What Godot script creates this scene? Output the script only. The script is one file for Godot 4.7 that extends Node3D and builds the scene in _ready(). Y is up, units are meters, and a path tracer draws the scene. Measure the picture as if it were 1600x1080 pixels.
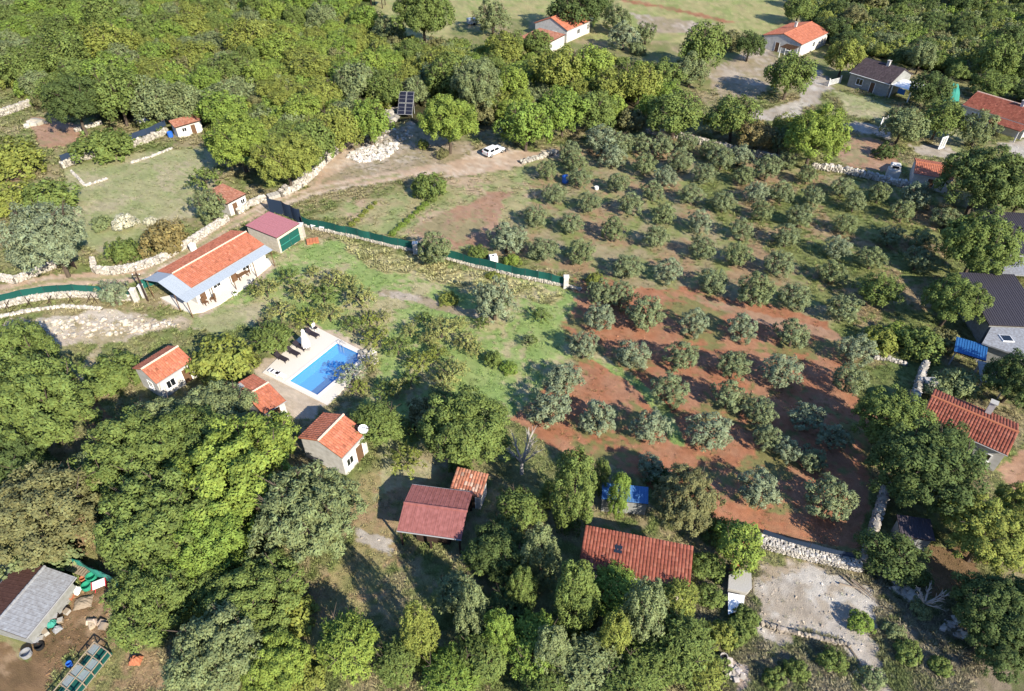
extends Node3D
# A village edge seen from the air: wood, olive grove, orchard, pool, tiled houses. Metres, y up.

var rng := RandomNumberGenerator.new()
var used := {}
var M := {}
var leaf_mats := {}
var crowns := {}
var trunks := {}
var wide := FastNoiseLite.new()
var mid := FastNoiseLite.new()
var fine := FastNoiseLite.new()
var zones := []
var strokes := []
var pool_at := Vector2.ZERO
var pool_turn := 0.0
var pool_size := Vector2(8, 4)
var far_places := []


func _ready() -> void:
	var cam := Camera3D.new()
	cam.name = "camera"
	add_child(cam)
	cam.position = Vector3(0, 56, 0)
	cam.rotation_degrees = Vector3(-41, 0, 0)
	cam.fov = 53.69
	cam.near = 0.5
	cam.far = 1200.0
	cam.current = true

	var env := Environment.new()
	env.background_mode = Environment.BG_SKY
	var sky_mat := ProceduralSkyMaterial.new()
	sky_mat.sky_top_color = Color(0.33, 0.47, 0.7)
	sky_mat.sky_horizon_color = Color(0.74, 0.78, 0.82)
	sky_mat.sky_curve = 0.14
	sky_mat.ground_bottom_color = Color(0.25, 0.24, 0.2)
	sky_mat.ground_horizon_color = Color(0.55, 0.58, 0.58)
	sky_mat.sky_energy_multiplier = 0.98
	sky_mat.sun_angle_max = 20.0
	var sky := Sky.new()
	sky.sky_material = sky_mat
	env.sky = sky
	env.tonemap_mode = Environment.TONE_MAPPER_LINEAR
	env.tonemap_exposure = 1.88
	env.sdfgi_enabled = true
	env.ssao_enabled = true
	env.ssil_enabled = true
	var we := WorldEnvironment.new()
	we.name = "world_environment"
	we.environment = env
	add_child(we)

	var sun := DirectionalLight3D.new()
	sun.name = "sun"
	sun.light_color = Color(1.0, 0.965, 0.905)
	sun.light_energy = 1.6
	sun.light_angular_distance = 0.5
	sun.shadow_enabled = true
	add_child(sun)
	var to := Vector3(-0.62, 0, -0.78).normalized() * cos(deg_to_rad(32.0)) + Vector3.DOWN * sin(deg_to_rad(32.0))
	sun.look_at_from_position(Vector3(60, 80, 40), Vector3(60, 80, 40) + to, Vector3.UP)

	rng.seed = 20241
	noises()
	materials()
	lay_out_ground()
	ground()
	swimming_pool()
	buildings()
	walls_and_fences()
	make_crowns()
	trees()
	far_wood()
	small_things()
	ground_cover()


# ------------------------------------------------------------------ helpers

func noises() -> void:
	for q in [[wide, 0.022, 3], [mid, 0.11, 3], [fine, 0.7, 2]]:
		q[0].noise_type = FastNoiseLite.TYPE_SIMPLEX_SMOOTH
		q[0].frequency = q[1]
		q[0].fractal_octaves = q[2]
		q[0].seed = int(q[1] * 1000)


func numbered(called: String) -> String:
	if not used.has(called):
		used[called] = 0
		return called
	used[called] += 1
	return "%s_%03d" % [called, used[called]]


func thing(called: String, label: String, category: String, at := Vector3.ZERO, turn := 0.0, group := "") -> Node3D:
	var o := Node3D.new()
	o.name = numbered(called)
	add_child(o)
	o.position = at
	o.rotation.y = turn
	tag(o, label, category, group)
	return o


func tag(o: Node3D, label: String, category: String, group := "", kind := "") -> void:
	if label:
		o.set_meta("label", label)
	if category:
		o.set_meta("category", category)
	if group:
		o.set_meta("group", group)
	if kind:
		o.set_meta("kind", kind)


func part(called: String, mesh: Mesh, material: Material, parent: Node3D) -> MeshInstance3D:
	var o := MeshInstance3D.new()
	o.name = called
	o.mesh = mesh
	o.material_override = material
	o.cast_shadow = GeometryInstance3D.SHADOW_CASTING_SETTING_ON
	parent.add_child(o, true)
	return o


func whole(called: String, mesh: Mesh, material: Material, label: String, category: String, group := "") -> MeshInstance3D:
	var o := part(numbered(called), mesh, material, self)
	tag(o, label, category, group)
	return o


func struct(called: String, mesh: Mesh, material: Material) -> MeshInstance3D:
	var o := part(numbered(called), mesh, material, self)
	o.set_meta("kind", "structure")
	return o


func start() -> SurfaceTool:
	var st := SurfaceTool.new()
	st.begin(Mesh.PRIMITIVE_TRIANGLES)
	st.set_smooth_group(-1)
	return st


func done(st: SurfaceTool) -> ArrayMesh:
	st.generate_normals()
	return st.commit()


func tri(st: SurfaceTool, a: Vector3, b: Vector3, c: Vector3) -> void:
	st.add_vertex(a)
	st.add_vertex(b)
	st.add_vertex(c)


func quad(st: SurfaceTool, a: Vector3, b: Vector3, c: Vector3, d: Vector3) -> void:
	tri(st, a, b, c)
	tri(st, a, c, d)


# a box with slightly chamfered upright and top edges
func add_box(st: SurfaceTool, at: Vector3, size: Vector3, basis := Basis.IDENTITY, bevel := 0.0) -> void:
	var h := size / 2
	var p := []
	for y in [-1, 1]:
		var s: float = bevel if y > 0 else 0.0
		for q in [[-1, -1], [1, -1], [1, 1], [-1, 1]]:
			p.append(at + basis * Vector3(q[0] * (h.x - s), y * h.y, q[1] * (h.z - s)))
	if bevel > 0.0:
		for q in [[-1, -1], [1, -1], [1, 1], [-1, 1]]:
			p.append(at + basis * Vector3(q[0] * h.x, h.y - bevel, q[1] * h.z))
		for i in 4:
			var j := (i + 1) % 4
			quad(st, p[i], p[j], p[8 + j], p[8 + i])
			quad(st, p[8 + i], p[8 + j], p[4 + j], p[4 + i])
	else:
		for i in 4:
			var j := (i + 1) % 4
			quad(st, p[i], p[j], p[4 + j], p[4 + i])
	quad(st, p[4], p[5], p[6], p[7])
	quad(st, p[3], p[2], p[1], p[0])


func box(size: Vector3, at := Vector3.ZERO, bevel := 0.0, basis := Basis.IDENTITY) -> ArrayMesh:
	var st := start()
	add_box(st, at, size, basis, bevel)
	return done(st)


func add_bar(st: SurfaceTool, a: Vector3, b: Vector3, ra: float, rb := -1.0, sides := 6) -> void:
	if rb < 0.0:
		rb = ra
	var d := (b - a).normalized()
	var u := d.cross(Vector3.RIGHT if absf(d.x) < 0.8 else Vector3.UP).normalized()
	var w := d.cross(u)
	for i in sides:
		var p := TAU * i / sides
		var q := TAU * (i + 1) / sides
		var n := u * cos(p) + w * sin(p)
		var m := u * cos(q) + w * sin(q)
		quad(st, a + n * ra, a + m * ra, b + m * rb, b + n * rb)
		tri(st, b + n * rb, b + m * rb, b)
		tri(st, a + m * ra, a + n * ra, a)


func bar(a: Vector3, b: Vector3, ra: float, rb := -1.0, sides := 8) -> ArrayMesh:
	var st := start()
	add_bar(st, a, b, ra, rb, sides)
	return done(st)


# surface of revolution: [radius, height] pairs from the bottom up
func lathe(profile: Array, sides := 14) -> ArrayMesh:
	var st := start()
	for k in profile.size() - 1:
		var a: Array = profile[k]
		var b: Array = profile[k + 1]
		for i in sides:
			var p := TAU * i / sides
			var q := TAU * (i + 1) / sides
			quad(st, Vector3(cos(p) * a[0], a[1], sin(p) * a[0]), Vector3(cos(q) * a[0], a[1], sin(q) * a[0]), Vector3(cos(q) * b[0], b[1], sin(q) * b[0]), Vector3(cos(p) * b[0], b[1], sin(p) * b[0]))
	return done(st)


# a flat slab whose outline is given in plan
func slab(outline: Array, low: float, high: float) -> ArrayMesh:
	var st := start()
	var flat := PackedVector2Array(outline)
	if Geometry2D.is_polygon_clockwise(flat):
		flat.reverse()
	var t := Geometry2D.triangulate_polygon(flat)
	for i in range(0, t.size(), 3):
		var a := flat[t[i]]
		var b := flat[t[i + 1]]
		var c := flat[t[i + 2]]
		if (b - a).cross(c - a) < 0.0:
			var keep := b
			b = c
			c = keep
		tri(st, Vector3(a.x, high, a.y), Vector3(b.x, high, b.y), Vector3(c.x, high, c.y))
	for i in flat.size():
		var a := flat[i]
		var b := flat[(i + 1) % flat.size()]
		quad(st, Vector3(a.x, low, a.y), Vector3(b.x, low, b.y), Vector3(b.x, high, b.y), Vector3(a.x, high, a.y))
	return done(st)


func srgb(r: float, g: float, b: float) -> Color:
	return Color(r, g, b).linear_to_srgb()


func noise_tex(freq: float, low: Color, high: Color, octaves := 4, seed_ := 1, size := 512, normal := false) -> NoiseTexture2D:
	var n := FastNoiseLite.new()
	n.seed = seed_
	n.frequency = freq
	n.fractal_octaves = octaves
	n.noise_type = FastNoiseLite.TYPE_SIMPLEX_SMOOTH
	var t := NoiseTexture2D.new()
	t.width = size
	t.height = size
	t.seamless = true
	t.noise = n
	if normal:
		t.as_normal_map = true
		t.bump_strength = 6.0
	else:
		var g := Gradient.new()
		g.set_color(0, low)
		g.set_color(1, high)
		t.color_ramp = g
	return t


func mat(called: String, r: float, g: float, b: float, rough := 0.9, tex: Texture2D = null, scale := 0.3, vertex := false) -> StandardMaterial3D:
	var m := StandardMaterial3D.new()
	m.resource_name = called
	m.albedo_color = srgb(r, g, b)
	m.roughness = rough
	m.metallic_specular = 0.3
	if tex:
		m.albedo_texture = tex
		m.uv1_triplanar = true
		m.uv1_world_triplanar = true
		m.uv1_scale = Vector3.ONE * scale
	m.vertex_color_use_as_albedo = vertex
	M[called] = m
	return m


func materials() -> void:
	var g := func(v: float) -> Color: return srgb(v, v, v)
	var blotch := noise_tex(0.012, srgb(0.62, 0.6, 0.57), Color.WHITE, 5, 3)
	var weather := noise_tex(0.03, srgb(0.7, 0.69, 0.66), Color.WHITE, 5, 8)
	var speck := noise_tex(0.16, g.call(0.5), Color.WHITE, 3, 5)
	var soil := noise_tex(0.045, srgb(0.4, 0.39, 0.38), Color.WHITE, 6, 11, 1024)
	var streak := noise_tex(0.02, srgb(0.55, 0.5, 0.47), Color.WHITE, 4, 21)
	var gm := mat("ground", 1, 1, 1, 1.0, soil, 0.28, true)
	gm.normal_enabled = true
	gm.normal_texture = noise_tex(0.07, Color.BLACK, Color.WHITE, 5, 12, 512, true)
	gm.normal_scale = 1.4
	mat("white_wall", 0.66, 0.645, 0.61, 0.95, blotch, 0.22)
	mat("cream_wall", 0.66, 0.6, 0.5, 0.95, blotch, 0.3)
	mat("grey_wall", 0.33, 0.34, 0.33, 0.95, blotch, 0.25)
	mat("stone_core", 0.2, 0.18, 0.15, 1.0, speck, 0.5)
	mat("stone", 1, 1, 1, 0.95, speck, 0.4, true)
	mat("terrace", 0.68, 0.6, 0.5, 0.9, blotch, 0.5)
	mat("coping", 0.76, 0.72, 0.66, 0.85, weather, 0.7)
	mat("deck", 0.72, 0.66, 0.58, 0.9, weather, 0.6)
	mat("concrete", 0.45, 0.43, 0.39, 0.95, weather, 0.5)
	mat("tile", 1, 1, 1, 0.85, streak, 0.35, true)
	mat("tile_bed", 0.3, 0.12, 0.06, 0.95)
	mat("ridge_mortar", 0.78, 0.55, 0.42, 0.9, weather, 0.6)
	mat("red_sheet", 0.35, 0.14, 0.125, 0.62, streak, 0.16)
	mat("plum_sheet", 0.45, 0.19, 0.21, 0.6, weather, 0.2)
	mat("grey_sheet", 0.33, 0.35, 0.37, 0.6, streak, 0.22)
	mat("blue_grey_sheet", 0.4, 0.45, 0.5, 0.65, weather, 0.3)
	mat("charcoal_sheet", 0.065, 0.06, 0.072, 0.6, weather, 0.3)
	mat("slate_sheet", 0.1, 0.082, 0.092, 0.7, weather, 0.3)
	mat("rust_sheet", 0.1, 0.05, 0.038, 0.85, streak, 0.25)
	mat("blue_sheet", 0.08, 0.2, 0.42, 0.6, weather, 0.4)
	mat("blue_tarp", 0.03, 0.13, 0.33, 0.55, weather, 0.5)
	mat("teal_tarp", 0.05, 0.3, 0.24, 0.6, weather, 0.6)
	mat("green_net", 0.014, 0.105, 0.085, 0.8, weather, 0.5)
	mat("green_net_faded", 0.02, 0.13, 0.105, 0.85, weather, 0.5)
	mat("green_net_dark", 0.011, 0.085, 0.072, 0.8, weather, 0.5)
	mat("navy_net", 0.03, 0.05, 0.09, 0.8, weather, 0.5)
	mat("wood", 0.18, 0.105, 0.06, 0.85, streak, 1.1)
	mat("pale_wood", 0.36, 0.3, 0.22, 0.85, streak, 1.1)
	mat("dark_wood", 0.06, 0.04, 0.032, 0.8, streak, 0.9)
	mat("bark", 0.13, 0.1, 0.075, 0.95, speck, 0.6)
	mat("bare_bark", 0.5, 0.46, 0.41, 0.95, speck, 0.6)
	mat("white_paint", 0.82, 0.82, 0.8, 0.4)
	mat("white_cloth", 0.82, 0.8, 0.75, 0.85)
	mat("rattan", 0.03, 0.024, 0.03, 0.75)
	mat("metal", 0.3, 0.3, 0.3, 0.45)
	mat("dark_metal", 0.05, 0.05, 0.055, 0.5)
	mat("rubber", 0.018, 0.018, 0.018, 0.85)
	mat("pool_tile", 0.03, 0.27, 0.6, 0.5, noise_tex(0.05, srgb(0.8, 0.85, 0.9), Color.WHITE, 3, 31), 0.9)
	mat("terracotta", 0.46, 0.17, 0.09, 0.85, weather, 0.8)
	mat("red_plastic", 0.5, 0.03, 0.04, 0.45)
	mat("green_plastic", 0.03, 0.26, 0.16, 0.45)
	mat("blue_plastic", 0.03, 0.13, 0.5, 0.4)
	mat("red_door", 0.24, 0.03, 0.03, 0.5)
	mat("solar_cell", 0.012, 0.014, 0.026, 0.4)
	mat("dry_stick", 0.28, 0.22, 0.16, 0.95)
	mat("ash", 0.55, 0.5, 0.45, 1.0, speck, 0.8)
	mat("char", 0.02, 0.02, 0.02, 1.0)
	mat("brown_leaf", 0.2, 0.07, 0.03, 0.9)
	var paint := mat("car_white", 0.8, 0.81, 0.82, 0.25)
	paint.clearcoat_enabled = true
	paint.clearcoat = 0.8
	paint.clearcoat_roughness = 0.08
	var glass := mat("dark_glass", 0.012, 0.015, 0.018, 0.08)
	glass.metallic_specular = 0.6
	var pane := mat("pane", 0.85, 0.9, 0.88, 0.05)
	pane.transparency = BaseMaterial3D.TRANSPARENCY_ALPHA
	pane.albedo_color.a = 0.15
	var water := mat("water", 0.55, 0.85, 0.95, 0.04)
	water.transparency = BaseMaterial3D.TRANSPARENCY_ALPHA
	water.albedo_color.a = 0.08
	water.normal_enabled = true
	water.normal_texture = noise_tex(0.02, Color.BLACK, Color.WHITE, 3, 41, 256, true)
	water.uv1_triplanar = true
	water.uv1_world_triplanar = true
	water.uv1_scale = Vector3.ONE * 0.4
	water.normal_scale = 0.25
	var tints := {
		"mid": [0.15, 0.195, 0.055], "yellow": [0.225, 0.25, 0.06], "bright": [0.19, 0.265, 0.055], "lime": [0.23, 0.295, 0.062], "dark": [0.09, 0.125, 0.042],
		"grey": [0.2, 0.235, 0.11], "orchard": [0.28, 0.285, 0.105], "olive": [0.205, 0.24, 0.125], "silver": [0.24, 0.278, 0.175], "brown": [0.18, 0.175, 0.08], "rust": [0.24, 0.19, 0.08],
		"white": [0.66, 0.62, 0.52], "pine": [0.13, 0.17, 0.055], "grass": [1.0, 1.0, 1.0]
	}
	for k in tints:
		var c: Array = tints[k]
		var m := mat("leaf_" + k, c[0] * 1.1, c[1] * 1.15, c[2] * 1.08, 0.75, null, 1.0, true)
		m.metallic_specular = 0.25
		m.cull_mode = BaseMaterial3D.CULL_DISABLED
		if k != "grass":
			m.backlight_enabled = true
			m.backlight = srgb(c[0] * 0.5, c[1] * 0.55, c[2] * 0.3)
		leaf_mats[k] = m
	var far := mat("leaf_far", 1, 1, 1, 0.8, null, 1.0, true)
	far.cull_mode = BaseMaterial3D.CULL_DISABLED
	for k in tints:
		var c: Array = tints[k]
		M["tint_" + k] = Color(c[0] * 1.1, c[1] * 1.15, c[2] * 1.08)


# ------------------------------------------------------------------ ground

func zone(kind: String, outline: Array) -> void:
	var p := PackedVector2Array(outline)
	var r := Rect2(p[0], Vector2.ZERO)
	for q in p:
		r = r.expand(q)
	zones.append([kind, p, r.grow(0.5)])


func stroke(kind: String, width: float, line: Array) -> void:
	var p := PackedVector2Array(line)
	var r := Rect2(p[0], Vector2.ZERO)
	for q in p:
		r = r.expand(q)
	strokes.append([kind, p, r.grow(width), width / 2])


func lay_out_ground() -> void:
	pool_at = Vector2(-22.202, -60.191)
	pool_turn = -0.557
	pool_size = Vector2(4.413, 7.956)
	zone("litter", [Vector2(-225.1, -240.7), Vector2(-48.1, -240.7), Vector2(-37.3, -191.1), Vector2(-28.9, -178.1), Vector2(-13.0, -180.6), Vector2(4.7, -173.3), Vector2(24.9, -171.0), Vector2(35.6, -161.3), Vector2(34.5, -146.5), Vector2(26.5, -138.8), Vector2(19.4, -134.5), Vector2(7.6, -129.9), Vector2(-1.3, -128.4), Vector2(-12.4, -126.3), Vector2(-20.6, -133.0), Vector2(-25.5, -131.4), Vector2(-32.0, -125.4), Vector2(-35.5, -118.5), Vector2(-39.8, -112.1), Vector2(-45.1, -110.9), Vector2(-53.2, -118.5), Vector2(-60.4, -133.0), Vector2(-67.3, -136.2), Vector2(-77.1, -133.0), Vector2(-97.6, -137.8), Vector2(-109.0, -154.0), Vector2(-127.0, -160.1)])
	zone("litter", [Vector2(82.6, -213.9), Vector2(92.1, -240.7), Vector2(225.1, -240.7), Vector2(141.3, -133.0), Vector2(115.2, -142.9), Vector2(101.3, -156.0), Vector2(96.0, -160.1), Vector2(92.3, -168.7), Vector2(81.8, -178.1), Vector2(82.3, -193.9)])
	zone("field", [Vector2(-49.8, -244.7), Vector2(92.4, -244.7), Vector2(81.0, -208.7), Vector2(67.1, -188.4), Vector2(52.8, -184.7), Vector2(32.7, -182.6), Vector2(21.5, -184.7), Vector2(14.2, -202.6), Vector2(-14.2, -202.6), Vector2(-16.6, -185.7), Vector2(-35.5, -184.7), Vector2(-42.7, -202.6)])
	zone("dust", [Vector2(33.7, -208.7), Vector2(55.8, -197.8), Vector2(49.0, -190.0), Vector2(35.6, -191.1)])
	zone("dust", [Vector2(46.2, -162.2), Vector2(66.3, -185.7), Vector2(63.4, -162.2), Vector2(51.5, -142.9), Vector2(44.2, -146.5)])
	zone("grove", [Vector2(0.0, -112.8), Vector2(8.4, -121.7), Vector2(30.8, -125.4), Vector2(51.4, -112.8), Vector2(67.5, -102.8), Vector2(70.9, -94.5), Vector2(51.7, -62.0), Vector2(39.2, -66.9), Vector2(14.3, -78.1), Vector2(9.1, -79.6), Vector2(-3.8, -85.4)])
	zone("grove_green", [Vector2(36.6, -112.8), Vector2(47.4, -107.3), Vector2(68.0, -103.9), Vector2(72.4, -93.6), Vector2(50.9, -58.6), Vector2(43.3, -53.4), Vector2(39.8, -57.5), Vector2(40.1, -66.9), Vector2(43.5, -69.5), Vector2(40.3, -78.1), Vector2(36.7, -88.0), Vector2(30.4, -99.6)])
	zone("red", [Vector2(9.0, -78.7), Vector2(14.3, -78.1), Vector2(26.5, -76.3), Vector2(40.1, -69.5), Vector2(41.7, -62.5), Vector2(45.5, -58.6), Vector2(41.4, -51.5), Vector2(32.7, -35.4), Vector2(23.5, -36.4), Vector2(17.1, -37.5), Vector2(13.2, -44.4), Vector2(6.7, -46.0), Vector2(0.0, -51.5), Vector2(-2.2, -53.4), Vector2(3.7, -56.5), Vector2(8.2, -62.0), Vector2(7.1, -69.5)])
	zone("grass", [Vector2(41.5, -62.0), Vector2(48.6, -62.0), Vector2(44.2, -55.4), Vector2(39.0, -53.4)])
	zone("dry", [Vector2(23.3, -36.8), Vector2(23.4, -38.6), Vector2(27.5, -39.7), Vector2(31.8, -36.1), Vector2(31.8, -33.8), Vector2(28.9, -34.6)])
	zone("lawn", [Vector2(-80.5, -112.8), Vector2(-70.9, -118.5), Vector2(-56.7, -121.7), Vector2(-49.1, -103.9), Vector2(-48.1, -97.5), Vector2(-55.3, -93.6), Vector2(-60.3, -84.5), Vector2(-67.6, -89.8), Vector2(-73.4, -99.6)])
	zone("pink", [Vector2(-98.3, -134.2), Vector2(-92.0, -134.5), Vector2(-82.6, -128.4), Vector2(-81.6, -123.4), Vector2(-86.2, -120.6), Vector2(-92.4, -125.4)])
	zone("garden", [Vector2(-31.8, -96.5), Vector2(-17.5, -105.7), Vector2(-4.5, -111.3), Vector2(3.4, -112.8), Vector2(3.2, -103.9), Vector2(-1.9, -87.1), Vector2(-9.4, -84.9), Vector2(-15.5, -88.4), Vector2(-24.1, -93.2)])
	zone("pink", [Vector2(-15.9, -91.7), Vector2(-11.4, -97.5), Vector2(-4.3, -103.9), Vector2(0.0, -103.9), Vector2(-2.9, -87.1), Vector2(-10.5, -85.9)])
	zone("lush", [Vector2(-35.8, -84.5), Vector2(-29.3, -89.4), Vector2(-9.3, -82.9), Vector2(8.8, -76.3), Vector2(6.9, -66.9), Vector2(7.0, -62.0), Vector2(3.7, -56.5), Vector2(-0.7, -51.9), Vector2(-7.2, -53.4), Vector2(-10.9, -47.8), Vector2(-14.5, -48.7), Vector2(-17.3, -53.4), Vector2(-15.7, -62.0), Vector2(-27.4, -68.9), Vector2(-31.8, -69.5), Vector2(-39.3, -72.2)])
	zone("straw", [Vector2(-27.4, -89.4), Vector2(-19.1, -86.2), Vector2(-9.3, -82.5), Vector2(7.0, -75.8), Vector2(6.0, -72.5), Vector2(0.0, -73.7), Vector2(-7.0, -75.8), Vector2(-14.5, -79.6), Vector2(-22.3, -82.5)])
	zone("rock", [Vector2(-68.5, -67.9), Vector2(-62.4, -70.6), Vector2(-55.1, -71.1), Vector2(-44.5, -70.1), Vector2(-39.6, -67.9), Vector2(-45.8, -66.9), Vector2(-50.0, -65.4), Vector2(-59.5, -65.0), Vector2(-66.0, -63.8)])
	zone("lawn", [Vector2(-46.5, -70.9), Vector2(-39.3, -72.2), Vector2(-33.7, -73.7), Vector2(-32.7, -66.9), Vector2(-40.5, -68.2)])
	zone("terrace", [Vector2(-30.9, -59.5), Vector2(-29.8, -59.7), Vector2(-20.9, -54.0), Vector2(-22.8, -51.3), Vector2(-25.3, -52.2), Vector2(-27.8, -54.9)])
	zone("terrace", [Vector2(-30.2, -59.4), Vector2(-20.8, -53.4), Vector2(-16.5, -62.5), Vector2(-26.0, -69.1)])
	zone("terrace", [Vector2(-47.9, -74.1), Vector2(-45.6, -72.5), Vector2(-43.7, -71.3), Vector2(-42.0, -70.5), Vector2(-40.6, -71.0), Vector2(-39.1, -72.7), Vector2(-37.1, -76.1), Vector2(-34.4, -82.2), Vector2(-35.3, -84.2), Vector2(-44.2, -76.3)])
	zone("dry", [Vector2(-15.9, -45.2), Vector2(-7.3, -44.8), Vector2(-6.5, -42.7), Vector2(-10.9, -36.8), Vector2(-10.6, -30.9), Vector2(-14.3, -29.2), Vector2(-18.1, -26.4), Vector2(-19.3, -26.9), Vector2(-16.1, -32.8), Vector2(-14.4, -36.1)])
	zone("lawn", [Vector2(-14.5, -48.7), Vector2(-9.4, -46.0), Vector2(-6.6, -44.8), Vector2(-10.3, -41.9), Vector2(-13.5, -41.9)])
	zone("white", [Vector2(-14.4, -38.3), Vector2(-11.2, -36.4), Vector2(-11.2, -34.5), Vector2(-13.9, -36.0)])
	zone("weed", [Vector2(16.8, -36.1), Vector2(22.2, -34.1), Vector2(31.9, -33.4), Vector2(35.7, -32.8), Vector2(47.2, -29.8), Vector2(39.7, -17.4), Vector2(13.1, -17.4)])
	zone("white", [Vector2(21.7, -33.0), Vector2(24.2, -33.7), Vector2(27.0, -33.8), Vector2(29.9, -32.7), Vector2(31.3, -31.9), Vector2(30.7, -29.2), Vector2(29.5, -26.9), Vector2(30.9, -21.8), Vector2(28.5, -21.8), Vector2(28.0, -26.0), Vector2(21.2, -28.0), Vector2(21.4, -30.3)])
	zone("dust", [Vector2(23.3, -34.9), Vector2(27.0, -34.3), Vector2(29.0, -33.4), Vector2(25.2, -33.1), Vector2(22.4, -32.5)])
	zone("ash", [Vector2(17.0, -25.7), Vector2(18.8, -25.1), Vector2(18.8, -23.8), Vector2(17.8, -23.2), Vector2(16.6, -24.3)])
	zone("brown", [Vector2(-39.5, -29.5), Vector2(-38.7, -32.5), Vector2(-35.6, -31.9), Vector2(-33.5, -28.6), Vector2(-33.1, -26.1), Vector2(-35.0, -26.4), Vector2(-37.2, -22.3), Vector2(-42.2, -22.3), Vector2(-44.6, -26.4), Vector2(-39.9, -25.6)])
	zone("dry", [Vector2(-42.6, -39.3), Vector2(-37.3, -37.8), Vector2(-35.1, -33.4), Vector2(-36.5, -32.5), Vector2(-40.7, -35.3)])
	zone("dry", [Vector2(-33.2, -26.9), Vector2(-29.9, -26.9), Vector2(-27.6, -22.3), Vector2(-34.7, -22.3)])
	zone("white", [Vector2(69.2, -163.0), Vector2(72.8, -161.3), Vector2(70.3, -150.2), Vector2(63.1, -141.2), Vector2(57.7, -134.5), Vector2(47.5, -133.0), Vector2(50.4, -138.8), Vector2(59.6, -142.9), Vector2(65.6, -152.1)])
	zone("lawn", [Vector2(71.7, -150.2), Vector2(79.5, -141.2), Vector2(74.5, -133.0), Vector2(68.0, -136.8)])
	zone("white", [Vector2(66.1, -134.5), Vector2(73.2, -129.9), Vector2(72.7, -125.4), Vector2(65.1, -128.4)])
	zone("pink", [Vector2(64.1, -126.3), Vector2(73.0, -123.4), Vector2(67.7, -110.9), Vector2(58.3, -112.8)])
	zone("lawn", [Vector2(84.8, -133.0), Vector2(89.5, -128.4), Vector2(82.2, -118.5), Vector2(79.3, -121.2)])
	zone("white", [Vector2(75.3, -121.7), Vector2(82.0, -121.7), Vector2(83.0, -115.4), Vector2(74.3, -118.0)])
	zone("white", [Vector2(93.3, -122.6), Vector2(101.0, -125.4), Vector2(95.4, -115.9), Vector2(90.9, -117.2)])
	zone("pink", [Vector2(50.6, -46.0), Vector2(58.5, -48.7), Vector2(46.8, -29.2), Vector2(45.4, -34.1), Vector2(49.4, -39.7)])
	zone("brown", [Vector2(38.1, -35.4), Vector2(44.8, -34.7), Vector2(40.7, -29.2), Vector2(36.9, -31.6)])
	zone("pink", [Vector2(-85.8, -110.9), Vector2(-83.9, -99.6), Vector2(-85.8, -97.5), Vector2(-90.9, -106.2)])
	zone("dust", [Vector2(-35.0, -106.2), Vector2(-34.9, -115.9), Vector2(-29.1, -122.6), Vector2(-20.6, -133.0), Vector2(-12.3, -125.4), Vector2(-7.3, -122.6), Vector2(-9.2, -114.6), Vector2(-20.2, -109.7), Vector2(-28.4, -105.7)])
	zone("pale", [Vector2(-34.3, -112.8), Vector2(-33.5, -120.6), Vector2(-31.0, -123.4), Vector2(-28.6, -119.8), Vector2(-30.6, -111.3), Vector2(-32.3, -106.2)])
	zone("pale", [Vector2(-11.6, -115.9), Vector2(-7.1, -119.0), Vector2(-1.2, -120.6), Vector2(3.6, -119.6), Vector2(8.4, -121.7), Vector2(8.5, -118.5), Vector2(0.0, -112.8), Vector2(-6.8, -110.4), Vector2(-12.3, -109.9)])
	stroke("furrow", 3.0, [Vector2(33.5, -222.0), Vector2(47.9, -211.9), Vector2(59.0, -200.2)])
	stroke("pale", 3.4, [Vector2(-75.1, -74.8), Vector2(-70.5, -75.8), Vector2(-65.0, -78.1), Vector2(-58.6, -78.7), Vector2(-52.3, -80.0), Vector2(-47.8, -86.6), Vector2(-44.3, -93.6), Vector2(-39.4, -100.0), Vector2(-32.6, -104.8), Vector2(-26.6, -107.8), Vector2(-20.2, -109.9), Vector2(-12.6, -112.8), Vector2(-4.7, -115.9), Vector2(3.5, -118.0)])
	stroke("verge", 0.9, [Vector2(-75.1, -74.8), Vector2(-70.5, -75.8), Vector2(-65.0, -78.1), Vector2(-58.6, -78.7), Vector2(-52.3, -80.0), Vector2(-47.8, -86.6), Vector2(-44.3, -93.6), Vector2(-39.4, -100.0), Vector2(-32.6, -104.8), Vector2(-26.6, -107.8), Vector2(-20.2, -109.9)])
	stroke("dust", 1.6, [Vector2(-17.8, -75.7), Vector2(-13.0, -74.2), Vector2(-8.6, -72.2), Vector2(-4.0, -70.3)])
	stroke("rock", 1.2, [Vector2(-51.6, -66.3), Vector2(-51.3, -62.0), Vector2(-50.3, -58.6), Vector2(-49.0, -54.9)])
	stroke("brown", 2.5, [Vector2(-49.0, -54.9), Vector2(-46.5, -52.4), Vector2(-44.9, -50.5)])
	stroke("pink", 2.0, [Vector2(26.0, -73.7), Vector2(33.4, -69.5), Vector2(40.7, -66.3)])
	stroke("lush", 1.6, [Vector2(10.2, -62.0), Vector2(14.0, -58.6), Vector2(17.3, -53.4), Vector2(17.9, -48.7)])
	stroke("red_clay", 3.0, [Vector2(19.1, -40.0), Vector2(23.4, -38.6), Vector2(30.5, -37.5)])


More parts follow.
